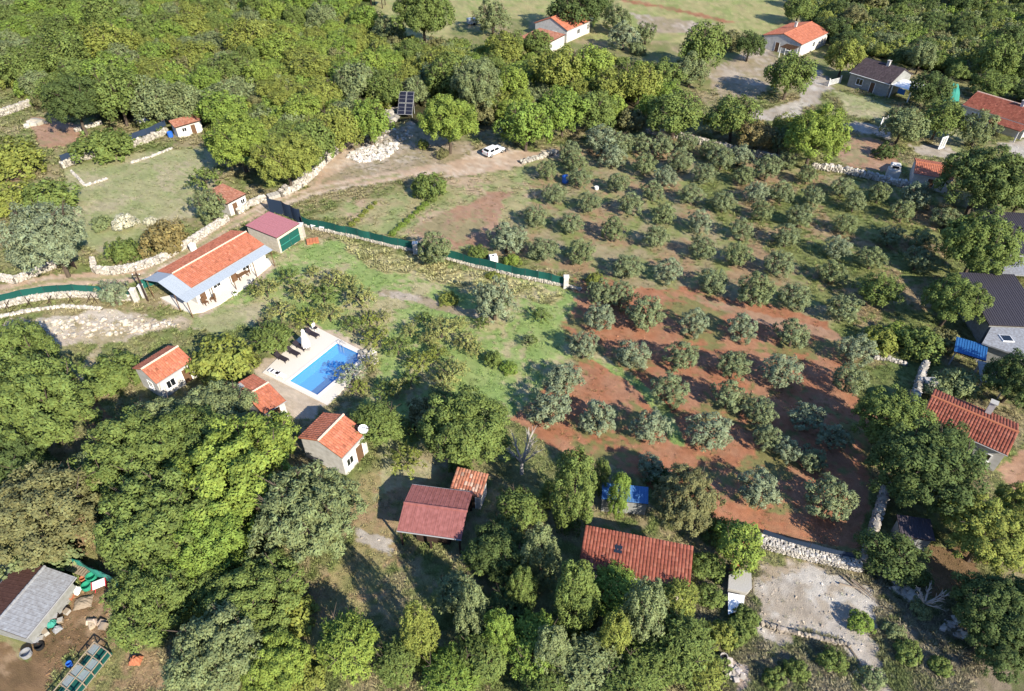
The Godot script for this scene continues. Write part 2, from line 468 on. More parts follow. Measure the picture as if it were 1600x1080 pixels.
const KINDS := {
	"base": [[0.28, 0.265, 0.12], [0.2, 0.235, 0.08], [0.36, 0.3, 0.17]],
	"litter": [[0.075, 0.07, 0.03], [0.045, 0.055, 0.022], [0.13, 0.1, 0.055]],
	"field": [[0.36, 0.36, 0.15], [0.43, 0.38, 0.18], [0.29, 0.33, 0.115]],
	"furrow": [[0.36, 0.17, 0.09], [0.42, 0.23, 0.13], [0.3, 0.22, 0.1]],
	"dust": [[0.42, 0.34, 0.24], [0.34, 0.29, 0.17], [0.5, 0.43, 0.34]],
	"grove": [[0.37, 0.31, 0.185], [0.255, 0.29, 0.105], [0.37, 0.255, 0.15]],
	"grove_green": [[0.24, 0.255, 0.095], [0.19, 0.225, 0.075], [0.38, 0.28, 0.16]],
	"red": [[0.41, 0.182, 0.1], [0.42, 0.22, 0.132], [0.24, 0.225, 0.09]],
	"red_clay": [[0.46, 0.19, 0.1], [0.48, 0.24, 0.14], [0.4, 0.2, 0.11]],
	"grass": [[0.15, 0.19, 0.06], [0.2, 0.22, 0.08], [0.3, 0.25, 0.12]],
	"dry": [[0.38, 0.31, 0.155], [0.29, 0.28, 0.115], [0.38, 0.27, 0.155]],
	"lawn": [[0.4, 0.385, 0.2], [0.32, 0.35, 0.155], [0.46, 0.41, 0.25]],
	"pink": [[0.44, 0.28, 0.19], [0.4, 0.24, 0.15], [0.33, 0.28, 0.15]],
	"garden": [[0.41, 0.36, 0.19], [0.3, 0.34, 0.14], [0.5, 0.38, 0.25]],
	"lush": [[0.32, 0.395, 0.14], [0.265, 0.37, 0.115], [0.46, 0.41, 0.23]],
	"straw": [[0.5, 0.44, 0.23], [0.4, 0.38, 0.17], [0.55, 0.48, 0.28]],
	"rock": [[0.56, 0.47, 0.36], [0.4, 0.34, 0.2], [0.62, 0.55, 0.45]],
	"terrace": [[0.56, 0.46, 0.34], [0.52, 0.42, 0.31], [0.6, 0.5, 0.38]],
	"white": [[0.5, 0.45, 0.38], [0.42, 0.36, 0.28], [0.56, 0.52, 0.45]],
	"weed": [[0.22, 0.19, 0.115], [0.13, 0.15, 0.058], [0.29, 0.24, 0.17]],
	"ash": [[0.5, 0.42, 0.35], [0.42, 0.33, 0.26], [0.58, 0.52, 0.46]],
	"brown": [[0.26, 0.165, 0.09], [0.19, 0.125, 0.065], [0.34, 0.235, 0.14]],
	"pale": [[0.58, 0.45, 0.33], [0.54, 0.39, 0.27], [0.64, 0.53, 0.41]],
	"verge": [[0.4, 0.36, 0.2], [0.33, 0.33, 0.16], [0.42, 0.34, 0.22]],
}


func kind_at(p: Vector2) -> String:
	var w := p + Vector2(mid.get_noise_2d(p.x, p.y), mid.get_noise_2d(p.x + 90.0, p.y - 50.0)) * 1.8 + Vector2(fine.get_noise_2d(p.x, p.y), fine.get_noise_2d(p.x - 31.0, p.y + 77.0)) * 0.45
	for i in range(strokes.size() - 1, -1, -1):
		var s: Array = strokes[i]
		if s[2].has_point(p):
			var q: Vector2 = p.lerp(w, 0.4)
			var line: PackedVector2Array = s[1]
			for k in line.size() - 1:
				if Geometry2D.get_closest_point_to_segment(q, line[k], line[k + 1]).distance_to(q) < s[3]:
					return s[0]
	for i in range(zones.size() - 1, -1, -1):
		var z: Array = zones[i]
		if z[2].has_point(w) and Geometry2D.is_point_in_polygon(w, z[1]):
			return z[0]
	return "base"


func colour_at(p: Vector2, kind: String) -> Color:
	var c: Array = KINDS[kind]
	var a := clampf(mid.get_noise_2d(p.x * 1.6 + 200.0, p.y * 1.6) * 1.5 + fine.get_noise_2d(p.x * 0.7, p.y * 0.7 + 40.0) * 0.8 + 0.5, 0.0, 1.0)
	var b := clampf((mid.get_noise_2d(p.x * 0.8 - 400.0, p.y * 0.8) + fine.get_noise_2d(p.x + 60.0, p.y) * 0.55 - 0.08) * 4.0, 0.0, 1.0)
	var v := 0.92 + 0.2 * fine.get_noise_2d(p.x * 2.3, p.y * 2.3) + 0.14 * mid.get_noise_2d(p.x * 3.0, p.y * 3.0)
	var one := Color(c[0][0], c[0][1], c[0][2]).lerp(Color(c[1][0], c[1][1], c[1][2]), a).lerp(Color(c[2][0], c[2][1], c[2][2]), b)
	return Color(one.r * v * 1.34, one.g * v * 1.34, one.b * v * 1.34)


func height_at(p: Vector2) -> float:
	var d := (p - pool_at).rotated(pool_turn)
	if absf(d.x) < pool_size.x / 2 + 0.45 and absf(d.y) < pool_size.y / 2 + 0.45:
		return -2.2
	return 0.05 * mid.get_noise_2d(p.x * 2.0, p.y * 2.0) + 0.03 * fine.get_noise_2d(p.x * 1.7, p.y * 1.7) - 0.06


# one sheet that reaches far beyond the view; its cells grow with the distance
func ground() -> void:
	var v := PackedVector3Array()
	var c := PackedColorArray()
	var ix := PackedInt32Array()
	var cols := 440
	var far_rows := [-3000.0, -1200.0, -600.0, -400.0, -300.0]
	var rows := []
	for z in far_rows:
		rows.append(z)
	var z := -240.0
	while z < -16.5:
		rows.append(z)
		z += 0.16 + (-z) * (-z) * 0.000042
	for q in [-14.0, -8.0, 0.0, 60.0, 300.0, 1500.0]:
		rows.append(q)
	for r in rows.size():
		var zz: float = rows[r]
		var half := 0.78 * clampf(-zz, 0.0, 240.0) + 32.0
		for i in cols + 1:
			var t := (i / float(cols)) * 2.0 - 1.0
			var x := t * half
			if i == 0 or i == cols:
				x = signf(t) * 3000.0
			elif i < 8 or i > cols - 8:
				x = signf(t) * (half + pow(8.0 - mini(i, cols - i), 2.0) * 4.0)
			var p := Vector2(x, zz)
			var k := kind_at(p)
			v.append(Vector3(x, height_at(p), zz))
			c.append(colour_at(p, k))
	for r in rows.size() - 1:
		for i in cols:
			var a := r * (cols + 1) + i
			var b := a + cols + 1
			ix.append_array(PackedInt32Array([a, a + 1, b + 1, a, b + 1, b]))
	var arr := []
	arr.resize(Mesh.ARRAY_MAX)
	arr[Mesh.ARRAY_VERTEX] = v
	arr[Mesh.ARRAY_COLOR] = c
	arr[Mesh.ARRAY_INDEX] = ix
	var am := ArrayMesh.new()
	am.add_surface_from_arrays(Mesh.PRIMITIVE_TRIANGLES, arr)
	var st := SurfaceTool.new()
	st.create_from(am, 0)
	st.generate_normals()
	struct("ground", st.commit(), M.ground)


# ------------------------------------------------------------------ pool

func swimming_pool() -> void:
	var t := thing("swimming_pool", "rectangular blue tiled swimming pool with white coping and pale deck", "swimming pool", Vector3(pool_at.x, 0, pool_at.y), pool_turn)
	var L := pool_size.x
	var W := pool_size.y
	var st := start()
	add_box(st, Vector3(0, -1.55, 0), Vector3(L + 0.2, 0.1, W + 0.2))
	for s in [-1, 1]:
		add_box(st, Vector3(s * (L / 2 + 0.05), -0.72, 0), Vector3(0.1, 1.56, W + 0.2))
		add_box(st, Vector3(0, -0.72, s * (W / 2 + 0.05)), Vector3(L, 1.56, 0.1))
	# steps at the shallow end
	add_box(st, Vector3(L / 2 - 0.3, -1.2, 0), Vector3(0.6, 0.6, 1.6))
	add_box(st, Vector3(L / 2 - 0.15, -0.75, 0), Vector3(0.3, 0.3, 1.6))
	part("basin", done(st), M.pool_tile, t)
	part("water", box(Vector3(L, 0.01, W), Vector3(0, -0.14, 0)), M.water, t)
	for s in [-1, 1]:
		part("coping", box(Vector3(L + 0.8, 0.09, 0.4), Vector3(0, 0.075, s * (W / 2 + 0.2)), 0.015), M.coping, t)
		part("coping", box(Vector3(0.4, 0.09, W), Vector3(s * (L / 2 + 0.2), 0.075, 0), 0.015), M.coping, t)
	var lad := start()
	for s in [-0.25, 0.25]:
		add_bar(lad, Vector3(-L / 2 + 0.9 + s, -0.9, -W / 2 + 0.12), Vector3(-L / 2 + 0.9 + s, 0.75, -W / 2 + 0.12), 0.025)
		add_bar(lad, Vector3(-L / 2 + 0.9 + s, 0.75, -W / 2 + 0.12), Vector3(-L / 2 + 0.9 + s, 0.75, -W / 2 - 0.35), 0.025)
		add_bar(lad, Vector3(-L / 2 + 0.9 + s, 0.75, -W / 2 - 0.35), Vector3(-L / 2 + 0.9 + s, 0.1, -W / 2 - 0.35), 0.025)
	part("ladder", done(lad), M.metal, t)
	# the deck: four stone fields round the basin, in plan
	var inner := []
	for q in [[-1, 1], [1, 1], [1, -1], [-1, -1]]:
		inner.append(pool_at + Vector2(q[0] * (L / 2 + 0.38), q[1] * (W / 2 + 0.38)).rotated(-pool_turn))
	var outer := [Vector2(-29.82, -59.41), Vector2(-20.92, -54.01), Vector2(-16.95, -62.27), Vector2(-25.85, -68.46)]
	var order := [0, 1, 2, 3]
	for i in 4:
		var a: int = i
		var b := (i + 1) % 4
		var sl := part("deck_field", slab([outer[a], outer[b], inner[order[b]], inner[order[a]]], -0.1, 0.055 + 0.002 * i), M.deck, self)
		remove_child(sl)
		t.add_child(sl, true)
		sl.transform = t.transform.affine_inverse()


# ------------------------------------------------------------------ roofs and houses

# a slope of clay tiles: half-round courses that step down towards the eave. origin: eave's left end, u along the eave, w up the slope
func tiled_slope(origin: Vector3, u: Vector3, w: Vector3, L: float, S: float, tones: Array, pitch := 0.27, row := 0.42, high := 0.075) -> ArrayMesh:
	var n := u.cross(w).normalized()
	if n.y < 0.0:
		n = -n
	var v := PackedVector3Array()
	var cc := PackedColorArray()
	var ix := PackedInt32Array()
	var nc := maxi(2, int(round(L / pitch)))
	var nr := maxi(2, int(round(S / row)))
	var pw := L / nc
	var rh := S / nr
	for i in nc:
		for j in nr:
			var k := rng.randf()
			var c0: Color = tones[int(k * 0.999 * tones.size())]
			var f := rng.randf_range(0.84, 1.08)
			if rng.randf() < 0.05:
				f *= rng.randf_range(0.55, 1.35)
			var col := Color(c0.r * f, c0.g * f, c0.b * f)
			var lift := rng.randf_range(0.0, 0.012)
			for b in 2:
				var up := (j + b * 1.12) * rh
				for q in 5:
					var x: float = (i + [0.0, 0.2, 0.5, 0.8, 1.0][q]) * pw
					var h: float = [0.0, 0.78, 1.0, 0.78, 0.0][q] * high + (0.035 + lift if b == 0 else 0.0)
					v.append(origin + u * x + w * minf(up, S) + n * h)
					cc.append(col)
			var base := (i * nr + j) * 10
			for q in 4:
				ix.append_array(PackedInt32Array([base + q, base + q + 1, base + q + 6, base + q, base + q + 6, base + q + 5]))
	var arr := []
	arr.resize(Mesh.ARRAY_MAX)
	arr[Mesh.ARRAY_VERTEX] = v
	arr[Mesh.ARRAY_COLOR] = cc
	arr[Mesh.ARRAY_INDEX] = ix
	var am := ArrayMesh.new()
	am.add_surface_from_arrays(Mesh.PRIMITIVE_TRIANGLES, arr)
	var st := SurfaceTool.new()
	st.create_from(am, 0)
	st.generate_normals()
	return st.commit()


# one pressed metal panel with standing ribs
func sheet_panel(origin: Vector3, u: Vector3, w: Vector3, L: float, S: float, ribs := 4, rib := 0.04) -> ArrayMesh:
	var n := u.cross(w).normalized()
	if n.y < 0.0:
		n = -n
	var st := start()
	var bs := Basis(u, n, w)
	add_box(st, origin + u * L / 2 + w * S / 2 + n * 0.015, Vector3(L - 0.012, 0.03, S), bs)
	for i in ribs:
		add_box(st, origin + u * (L * (i + 0.5) / ribs) + w * S / 2 + n * (0.03 + rib / 2), Vector3(0.05, rib, S - 0.01), bs, 0.012)
	return done(st)


const CLAY := [[0.6, 0.22, 0.125], [0.63, 0.235, 0.135], [0.57, 0.2, 0.115], [0.65, 0.25, 0.155], [0.59, 0.22, 0.13]]
const RED := [[0.3, 0.098, 0.064], [0.33, 0.112, 0.075], [0.27, 0.088, 0.058], [0.36, 0.135, 0.09]]
const OLD := [[0.5, 0.27, 0.19], [0.42, 0.16, 0.1], [0.6, 0.42, 0.33], [0.36, 0.17, 0.11], [0.54, 0.24, 0.15]]
const PINK := [[0.58, 0.27, 0.17], [0.54, 0.25, 0.165], [0.5, 0.22, 0.14], [0.6, 0.31, 0.21]]
const BROWN := [[0.085, 0.068, 0.075], [0.1, 0.08, 0.088], [0.075, 0.06, 0.066]]
const CHARCOAL := [[0.06, 0.055, 0.065], [0.07, 0.064, 0.074], [0.055, 0.05, 0.06]]


func tones(list: Array) -> Array:
	var out := []
	for q in list:
		out.append(Color(q[0], q[1], q[2]))
	return out


# opening: [kind, side, along, sill height, width, height]; side 0 front, 1 right, 2 back, 3 left
func openings(t: Node3D, L: float, W: float, list: Array, frame_mat: Material, door_mat: Material) -> void:
	for o in list:
		var turn: float = [0.0, PI / 2, PI, -PI / 2][o[1]]
		var off: float = (W if o[1] % 2 == 0 else L) / 2
		var b := Basis(Vector3.UP, turn)
		var at := b * Vector3(o[2], o[3] + o[5] / 2, off)
		if o[0] == "window":
			var st := start()
			var w: float = o[4]
			var h: float = o[5]
			for s in [-1, 1]:
				add_box(st, at + b * Vector3(s * (w / 2 + 0.04), 0, 0.02), Vector3(0.08, h + 0.16, 0.08), b)
				add_box(st, at + b * Vector3(0, s * (h / 2 + 0.04), 0.018), Vector3(w, 0.08, 0.08), b)
			add_box(st, at + b * Vector3(0, 0, 0.02), Vector3(0.05, h, 0.05), b)
			var f := part("window", done(st), frame_mat, t)
			part("pane", box(Vector3(w, h, 0.02), at + b * Vector3(0, 0, 0.012), 0.0, b), M.dark_glass, f)
			part("sill", box(Vector3(w + 0.24, 0.05, 0.16), at + b * Vector3(0, -h / 2 - 0.11, 0.06), 0.0, b), frame_mat, f)
		else:
			var d := part("door", box(Vector3(o[4], o[5], 0.05), at + b * Vector3(0, 0, 0.02), 0.0, b), door_mat, t)
			part("handle", box(Vector3(0.04, 0.14, 0.05), at + b * Vector3(o[4] * 0.38, -0.05, 0.07), 0.0, b), M.dark_metal, d)
			for s in [-1, 1]:
				part("frame", box(Vector3(0.08, o[5] + 0.06, 0.07), at + b * Vector3(s * (o[4] / 2 + 0.04), 0.03, 0.022), 0.0, b), frame_mat, d)


# spec = [x, z, turn, length along the ridge, width]; front is local +z. roof: "tile" gable, colours from the list
func gable_house(spec: Array, called: String, label: String, eave: float, ridge: float, wall: Material, clay: Array, holes: Array, o := {}) -> Node3D:
	var t := thing(called, label, o.get("category", "house"), Vector3(spec[0], 0, spec[1]), spec[2])
	var L: float = spec[3]
	var W: float = spec[4]
	var over: float = o.get("over", 0.3)
	var l: float = L - 2 * o.get("verge", 0.15)
	var w := W - 2 * over
	var rise := (ridge - eave) / (W / 2)
	var eh := eave + rise * over - 0.1
	var rh := ridge - 0.12
	var st := start()
	var q := [Vector2(w / 2, -0.3), Vector2(w / 2, eh), Vector2(0, rh), Vector2(-w / 2, eh), Vector2(-w / 2, -0.3)]
	for i in q.size():
		var a: Vector2 = q[i]
		var b: Vector2 = q[(i + 1) % q.size()]
		quad(st, Vector3(-l / 2, a.y, a.x), Vector3(l / 2, a.y, a.x), Vector3(l / 2, b.y, b.x), Vector3(-l / 2, b.y, b.x))
	for s in [-1, 1]:
		for k in [[0, 1, 3], [0, 3, 4], [1, 2, 3]]:
			tri(st, Vector3(s * l / 2, q[k[0]].y, q[k[0]].x), Vector3(s * l / 2, q[k[1]].y, q[k[1]].x), Vector3(s * l / 2, q[k[2]].y, q[k[2]].x))
	part("wall", done(st), wall, t)
	var S := Vector2(W / 2, ridge - eave).length()
	var rf := start()
	for s in [1, -1]:
		var up := Vector3(0, ridge - eave, -s * W / 2).normalized()
		add_box(rf, Vector3(0, (eave + ridge) / 2 - 0.05, s * W / 4), Vector3(L, 0.09, S), Basis(Vector3.RIGHT, Vector3.RIGHT.cross(up), -up))
	var roof := part("roof", done(rf), o.get("bed", M.tile_bed), t)
	for s in [1, -1]:
		var up := Vector3(0, ridge - eave, -s * W / 2).normalized()
		if o.has("sheet"):
			var n := maxi(2, int(round(L / 1.1)))
			for i in n:
				part("roof_panel", sheet_panel(Vector3(-L / 2 + L * i / n, eave, s * W / 2), Vector3.RIGHT, up, L / n, S, 3, 0.022), o.sheet, roof)
		else:
			var tl := part("roof_tiles", tiled_slope(Vector3(-L / 2, eave, s * W / 2), Vector3.RIGHT, up, L, S - 0.05, tones(clay), o.get("pitch", 0.27)), M.tile, roof)
			tl.set_meta("kind", "stuff")
	var rc := start()
	var pieces := int(L / 0.45)
	for i in pieces:
		var x0 := -L / 2 + L * i / pieces
		add_bar(rc, Vector3(x0, ridge + 0.0, 0), Vector3(x0 + L / pieces + 0.03, ridge + 0.015, 0), 0.13, 0.145, 8)
	part("ridge_cap", done(rc), o.get("cap", M.ridge_mortar), roof)
	for s in [1, -1]:
		part("gutter", bar(Vector3(-L / 2, eave - 0.05, s * (W / 2 + 0.05)), Vector3(L / 2, eave - 0.06, s * (W / 2 + 0.05)), 0.06), o.get("gutter", M.metal), roof)
	if o.has("chimney"):
		var c: Array = o.chimney
		var ch := part("chimney", box(Vector3(0.55, 1.3, 0.55), Vector3(c[0], ridge + 0.1, c[1]), 0.02), o.get("chimney_mat", M.white_wall), roof)
		ch.name = "chimney"
		for k in 4:
			var a := Vector3([-0.22, 0.22, -0.22, 0.22][k], 0, [-0.22, -0.22, 0.22, 0.22][k])
			add_child_box(roof, "chimney_foot", Vector3(c[0], ridge + 0.82, c[1]) + a, Vector3(0.08, 0.16, 0.08), o.get("chimney_mat", M.white_wall))
		add_child_box(roof, "chimney_cap", Vector3(c[0], ridge + 0.94, c[1]), Vector3(0.75, 0.08, 0.75), o.get("chimney_cap", M.concrete))
	openings(t, l, w, holes, o.get("frame", M.white_paint), o.get("door", M.wood))
	return t


func add_child_box(parent: Node3D, called: String, at: Vector3, size: Vector3, m: Material, bevel := 0.0) -> void:
	part(called, box(size, at, bevel), m, parent)


# mono-pitch roof on posts or walls: high at the back (-z) by rise
func lean_to(spec: Array, called: String, label: String, low: float, high: float, m: Material, o := {}) -> Node3D:
	var t := thing(called, label, o.get("category", "shed"), Vector3(spec[0], 0, spec[1]), spec[2])
	var L: float = spec[3]
	var W: float = spec[4]
	var up := Vector3(0, high - low, -W).normalized()
	var S := Vector2(W, high - low).length()
	var base := start()
	add_box(base, Vector3(0, (low + high) / 2 - 0.06, 0), Vector3(L, 0.08, S), Basis(Vector3.RIGHT, Vector3.RIGHT.cross(up), -up))
	var roof := part("roof", done(base), o.get("bed", M.dark_wood), t)
	if o.has("clay"):
		var tl := part("roof_tiles", tiled_slope(Vector3(-L / 2, low, W / 2), Vector3.RIGHT, up, L, S, tones(o.clay), o.get("pitch", 0.27)), M.tile, roof)
		tl.set_meta("kind", "stuff")
	else:
		var n := maxi(2, int(round(L / o.get("panel", 1.05))))
		for i in n:
			part("roof_panel", sheet_panel(Vector3(-L / 2 + L * i / n, low, W / 2), Vector3.RIGHT, up, L / n, S, o.get("ribs", 4)), m, roof)
	if o.has("wall"):
		var inset: float = o.get("inset", 0.2)
		var l := L - 2 * inset
		var w := W - 2 * inset
		var st := start()
		var g := (high - low) / W
		var hf := low + g * inset - 0.1
		var hb := high - g * inset - 0.1
		var c := [Vector3(-l / 2, 0, w / 2), Vector3(l / 2, 0, w / 2), Vector3(l / 2, 0, -w / 2), Vector3(-l / 2, 0, -w / 2)]
		for i in 4:
			var a: Vector3 = c[i]
			var b: Vector3 = c[(i + 1) % 4]
			var ha := hf if a.z > 0 else hb
			var hbb := hf if b.z > 0 else hb
			if o.get("open", -1) == i:
				continue
			quad(st, a + Vector3.DOWN * 0.3, b + Vector3.DOWN * 0.3, b + Vector3.UP * hbb, a + Vector3.UP * ha)
			var inw := Vector3(-signf(a.x) * 0.15 if absf(a.x - b.x) < 0.01 else 0.0, 0, -signf(a.z) * 0.15 if absf(a.z - b.z) < 0.01 else 0.0)
			quad(st, b + inw + Vector3.DOWN * 0.3, a + inw + Vector3.DOWN * 0.3, a + inw + Vector3.UP * ha, b + inw + Vector3.UP * hbb)
		part("wall", done(st), o.wall, t)
		openings(t, l, w, o.get("holes", []), o.get("frame", M.white_paint), o.get("door", M.wood))
	else:
		var i := 0
		for x in [-1, 1]:
			for z in [-1, 1]:
				var h := (low if z > 0 else high) - 0.1
				part("post", box(Vector3(0.14, h + 0.3, 0.14), Vector3(x * (L / 2 - 0.25), h / 2 - 0.15, z * (W / 2 - 0.25))), o.get("post", M.dark_wood), t)
		for z in [-1, 1]:
			var h := (low if z > 0 else high) - 0.17
			part("beam", box(Vector3(L - 0.3, 0.16, 0.1), Vector3(0, h, z * (W / 2 - 0.25))), o.get("post", M.dark_wood), t)
	return t


func buildings() -> void:
	# the long house with its pale metal porch roof
	var t := gable_house([-41.60, -79.59, 1.002, 12.43, 6.97], "long_house", "long low house with bright orange tiled roof and pale blue grey porch roof", 3.0, 3.95, M.white_wall, CLAY, [
		["window", 0, -2.6, 0.9, 1.1, 1.0], ["door", 0, 0.2, 0.0, 1.0, 2.1], ["window", 0, 2.4, 0.9, 1.1, 1.0], ["door", 0, -5.0, 0.0, 0.9, 2.1], ["window", 3, 0.6, 1.0, 1.0, 1.0]], {"verge": 0.2, "cap": M.ridge_mortar, "over": 0.2})
	var L: float = 12.43
	var W: float = 6.97
	var porch := part("porch_roof", box(Vector3(0.1, 0.1, 0.1), Vector3(0, 2.95, W / 2)), M.metal, t)
	var pd := Vector3(0, 0.32, -1.7).normalized()
	var n := 12
	for i in n:
		part("porch_panel", sheet_panel(Vector3(-L / 2 - 2.2 + (L + 2.2) * i / n, 2.62, W / 2 + 1.62), Vector3.RIGHT, pd, (L + 2.2) / n, 1.72, 3, 0.02), M.blue_grey_sheet, porch)
	var gr := 0.95 / (W / 2)
	for s in [1, -1]:
		var up := Vector3(0, 0.95, -s * W / 2).normalized()
		for i in 2:
			part("porch_panel", sheet_panel(Vector3(-L / 2 - 2.2 + 1.1 * i, 2.93, s * W / 2), Vector3.RIGHT, up, 1.1, Vector2(W / 2, 0.95).length(), 3, 0.02), M.blue_grey_sheet, porch)
	for x in [-L / 2 - 2.0, -L / 2 + 1.8, -1.0, 2.6, L / 2 - 0.3]:
		part("post", bar(Vector3(x, -0.1, W / 2 + 1.45), Vector3(x, 2.6, W / 2 + 1.45), 0.06), M.wood, t)
	for z in [W / 2 - 1.0, -W / 2 + 0.3]:
		part("post", bar(Vector3(-L / 2 - 2.0, -0.1, z), Vector3(-L / 2 - 2.0, 2.9, z), 0.06), M.wood, t)
	var ter := part("terrace", slab([Vector2(-47.81, -74.23), Vector2(-45.71, -72.80), Vector2(-43.80, -71.55), Vector2(-42.19, -70.86), Vector2(-40.90, -71.27), Vector2(-39.14, -72.94), Vector2(-37.17, -76.42), Vector2(-34.85, -82.36), Vector2(-35.62, -83.85), Vector2(-38.83, -82.04), Vector2(-44.03, -75.83)], -0.1, 0.12), M.coping, t)
	ter.transform = t.transform.affine_inverse()

	# plum garage with its green doors
	t = lean_to([-35.73, -88.75, 1.045, 4.75, 6.25], "garage", "flat roofed garage with plum red metal roof and green double doors", 2.7, 2.9, M.plum_sheet, {"category": "garage", "wall": M.cream_wall, "inset": 0.12})
	for s in [-1, 1]:
		var d := part("garage_door", box(Vector3(1.9, 2.1, 0.06), Vector3(s * 0.98, 1.1, 6.25 / 2 - 0.08)), M.green_net, t)
		part("door_rail", box(Vector3(1.9, 0.08, 0.05), Vector3(s * 0.98, 1.1, 6.25 / 2 - 0.02)), M.teal_tarp, d)

	t = gable_house([-40.28, -58.01, 0.972, 4.77, 4.51], "cottage", "small square cottage with salmon orange tiles among shrubs above the big trees", 2.7, 3.75, M.white_wall, CLAY, [["window", 0, -0.8, 0.9, 1.0, 1.0], ["door", 0, 1.2, 0.0, 0.9, 2.0], ["window", 3, 0.3, 1.0, 0.8, 0.9]])
	t = gable_house([-27.99, -53.43, 0.843, 2.81, 6.33], "pool_house", "little tiled pool house beside the beige paving", 2.5, 3.2, M.white_wall, CLAY, [["door", 0, 0.0, 0.0, 1.2, 2.0], ["window", 1, 0.0, 0.9, 0.8, 0.8]], {"category": "hut", "chimney": [-1.4, -0.8], "chimney_mat": M.terracotta})
	# beyond its eave, a porch of poles
	t = gable_house([-18.41, -46.91, 1.078, 4.03, 5.60], "cottage", "white cottage with a satellite dish and orange tiles below the pool", 3.1, 4.2, M.white_wall, CLAY, [["door", 0, 0.6, 0.0, 1.0, 2.1], ["window", 0, -0.9, 0.9, 0.9, 1.0], ["window", 1, 0.3, 0.9, 0.9, 1.0]], {"over": 0.2})
	# open barn
	t = gable_house([-7.10, -37.91, -0.157, 6.00, 5.21], "barn", "open sided barn with a dull red metal gable roof and timber posts", 2.6, 3.25, M.dark_wood, CLAY, [], {"category": "barn", "sheet": M.red_sheet, "bed": M.dark_wood, "cap": M.red_sheet, "over": 0.9, "verge": 1.4})
	for x in [-1, 0, 1]:
		for z in [-1, 1]:
			part("post", box(Vector3(0.16, 2.7, 0.16), Vector3(x * (6.00 / 2 - 0.25), 1.2, z * (5.21 / 2 - 0.2))), M.dark_wood, t)
	t = lean_to([-4.17, -41.29, -0.281, 3.25, 2.37], "garden_shed", "small white shed with weathered mottled roof tiles behind the barn", 2.2, 2.9, M.tile, {"clay": OLD, "wall": M.white_wall, "holes": [["door", 0, 0.5, 0.0, 0.8, 1.8], ["window", 0, -0.7, 1.0, 0.6, 0.6]], "pitch": 0.3})
	t = lean_to([10.83, -32.89, -0.230, 9.52, 3.54], "low_house", "low house under one long red ribbed roof, half hidden by the tufted trees", 2.5, 3.6, M.tile, {"category": "house", "clay": RED, "wall": M.cream_wall, "pitch": 0.3, "holes": [["window", 0, 2.0, 0.9, 1.0, 1.0], ["door", 0, -0.6, 0.0, 0.9, 2.0], ["window", 1, 0.0, 1.0, 0.8, 0.8]]})
	part("skylight", box(Vector3(0.7, 0.1, 0.8), Vector3(-1.6, 3.2, -0.3), 0.0, Basis(Vector3.RIGHT, 0.27)), M.dark_glass, t)
	t = gable_house([48.10, -49.02, -0.684, 8.27, 5.42], "tiled_house", "house with brick red ribbed tile roof and pale chimney at the grove's right edge", 2.9, 4.0, M.white_wall, RED, [["window", 0, 2.6, 1.0, 0.9, 0.8], ["window", 0, -1.0, 1.0, 1.0, 1.0], ["door", 1, 0.0, 0.0, 0.9, 2.0]], {"chimney": [1.2, -1.9], "cap": M.terracotta, "pitch": 0.3})
	# charcoal roofs on the right edge
	t = lean_to([62.26, -69.31, -0.070, 7.08, 9.80], "charcoal_house", "house with dark charcoal ribbed roof and a pale flat roof with skylight", 3.1, 4.1, M.charcoal_sheet, {"category": "house", "wall": M.grey_wall, "panel": 0.9, "ribs": 3})
	var ext := part("flat_roof", slab([Vector2(58.65, -64.55), Vector2(56.00, -61.55), Vector2(59.53, -59.04), Vector2(64.66, -57.72), Vector2(67.12, -64.18)], 2.7, 2.9), M.grey_sheet, t)
	ext.transform = t.transform.affine_inverse()
	var extw := part("wall", slab([Vector2(58.90, -64.54), Vector2(56.44, -61.78), Vector2(59.88, -59.49), Vector2(64.89, -58.16), Vector2(67.06, -64.17)], -0.2, 2.695), M.grey_wall, t)
	extw.transform = t.transform.affine_inverse()
	var sky_at := t.transform.affine_inverse() * Vector3(59.28, 2.95, -62.31)
	var sk := part("skylight", box(Vector3(1.3, 0.14, 1.2), sky_at, 0.02), M.white_paint, t)
	part("pane", box(Vector3(1.1, 0.03, 1.0), sky_at + Vector3(0, 0.08, 0)), M.dark_glass, sk)
	t = lean_to([73.33, -85.15, -0.130, 7.44, 10.36], "charcoal_house", "farther charcoal roofed house with a pale gable strip at the right edge", 3.1, 4.0, M.charcoal_sheet, {"category": "house", "wall": M.grey_wall, "panel": 0.9, "ribs": 3})
	var ex2 := part("flat_roof", slab([Vector2(69.19, -79.96), Vector2(66.46, -76.24), Vector2(72.52, -75.64), Vector2(75.09, -79.96)], 2.4, 2.6), M.grey_sheet, t)
	ex2.transform = t.transform.affine_inverse()
	# houses at the top right
	t = gable_house([71.03, -179.65, 0.777, 14.15, 10.54], "pergola_house", "white house with orange tiled gable roof and a brown pergola at its side", 3.0, 4.4, M.white_wall, CLAY, [["window", 3, 2.0, 1.0, 1.2, 1.2], ["door", 3, -1.0, 0.0, 1.0, 2.1], ["window", 0, 0.0, 1.0, 1.0, 1.1]], {"chimney": [0.6, -1.0], "cap": M.terracotta})
	for i in 7:
		part("pergola_beam", box(Vector3(0.1, 0.14, 3.4), Vector3(-14.15 / 2 - 0.5 - 0.5 * i, 2.5, 3.2)), M.wood, t)
	for x in [-0.7, -3.4]:
		for z in [1.7, 4.7]:
			part("pergola_post", box(Vector3(0.14, 2.4, 0.14), Vector3(-14.15 / 2 + x, 1.2, z)), M.white_paint, t)
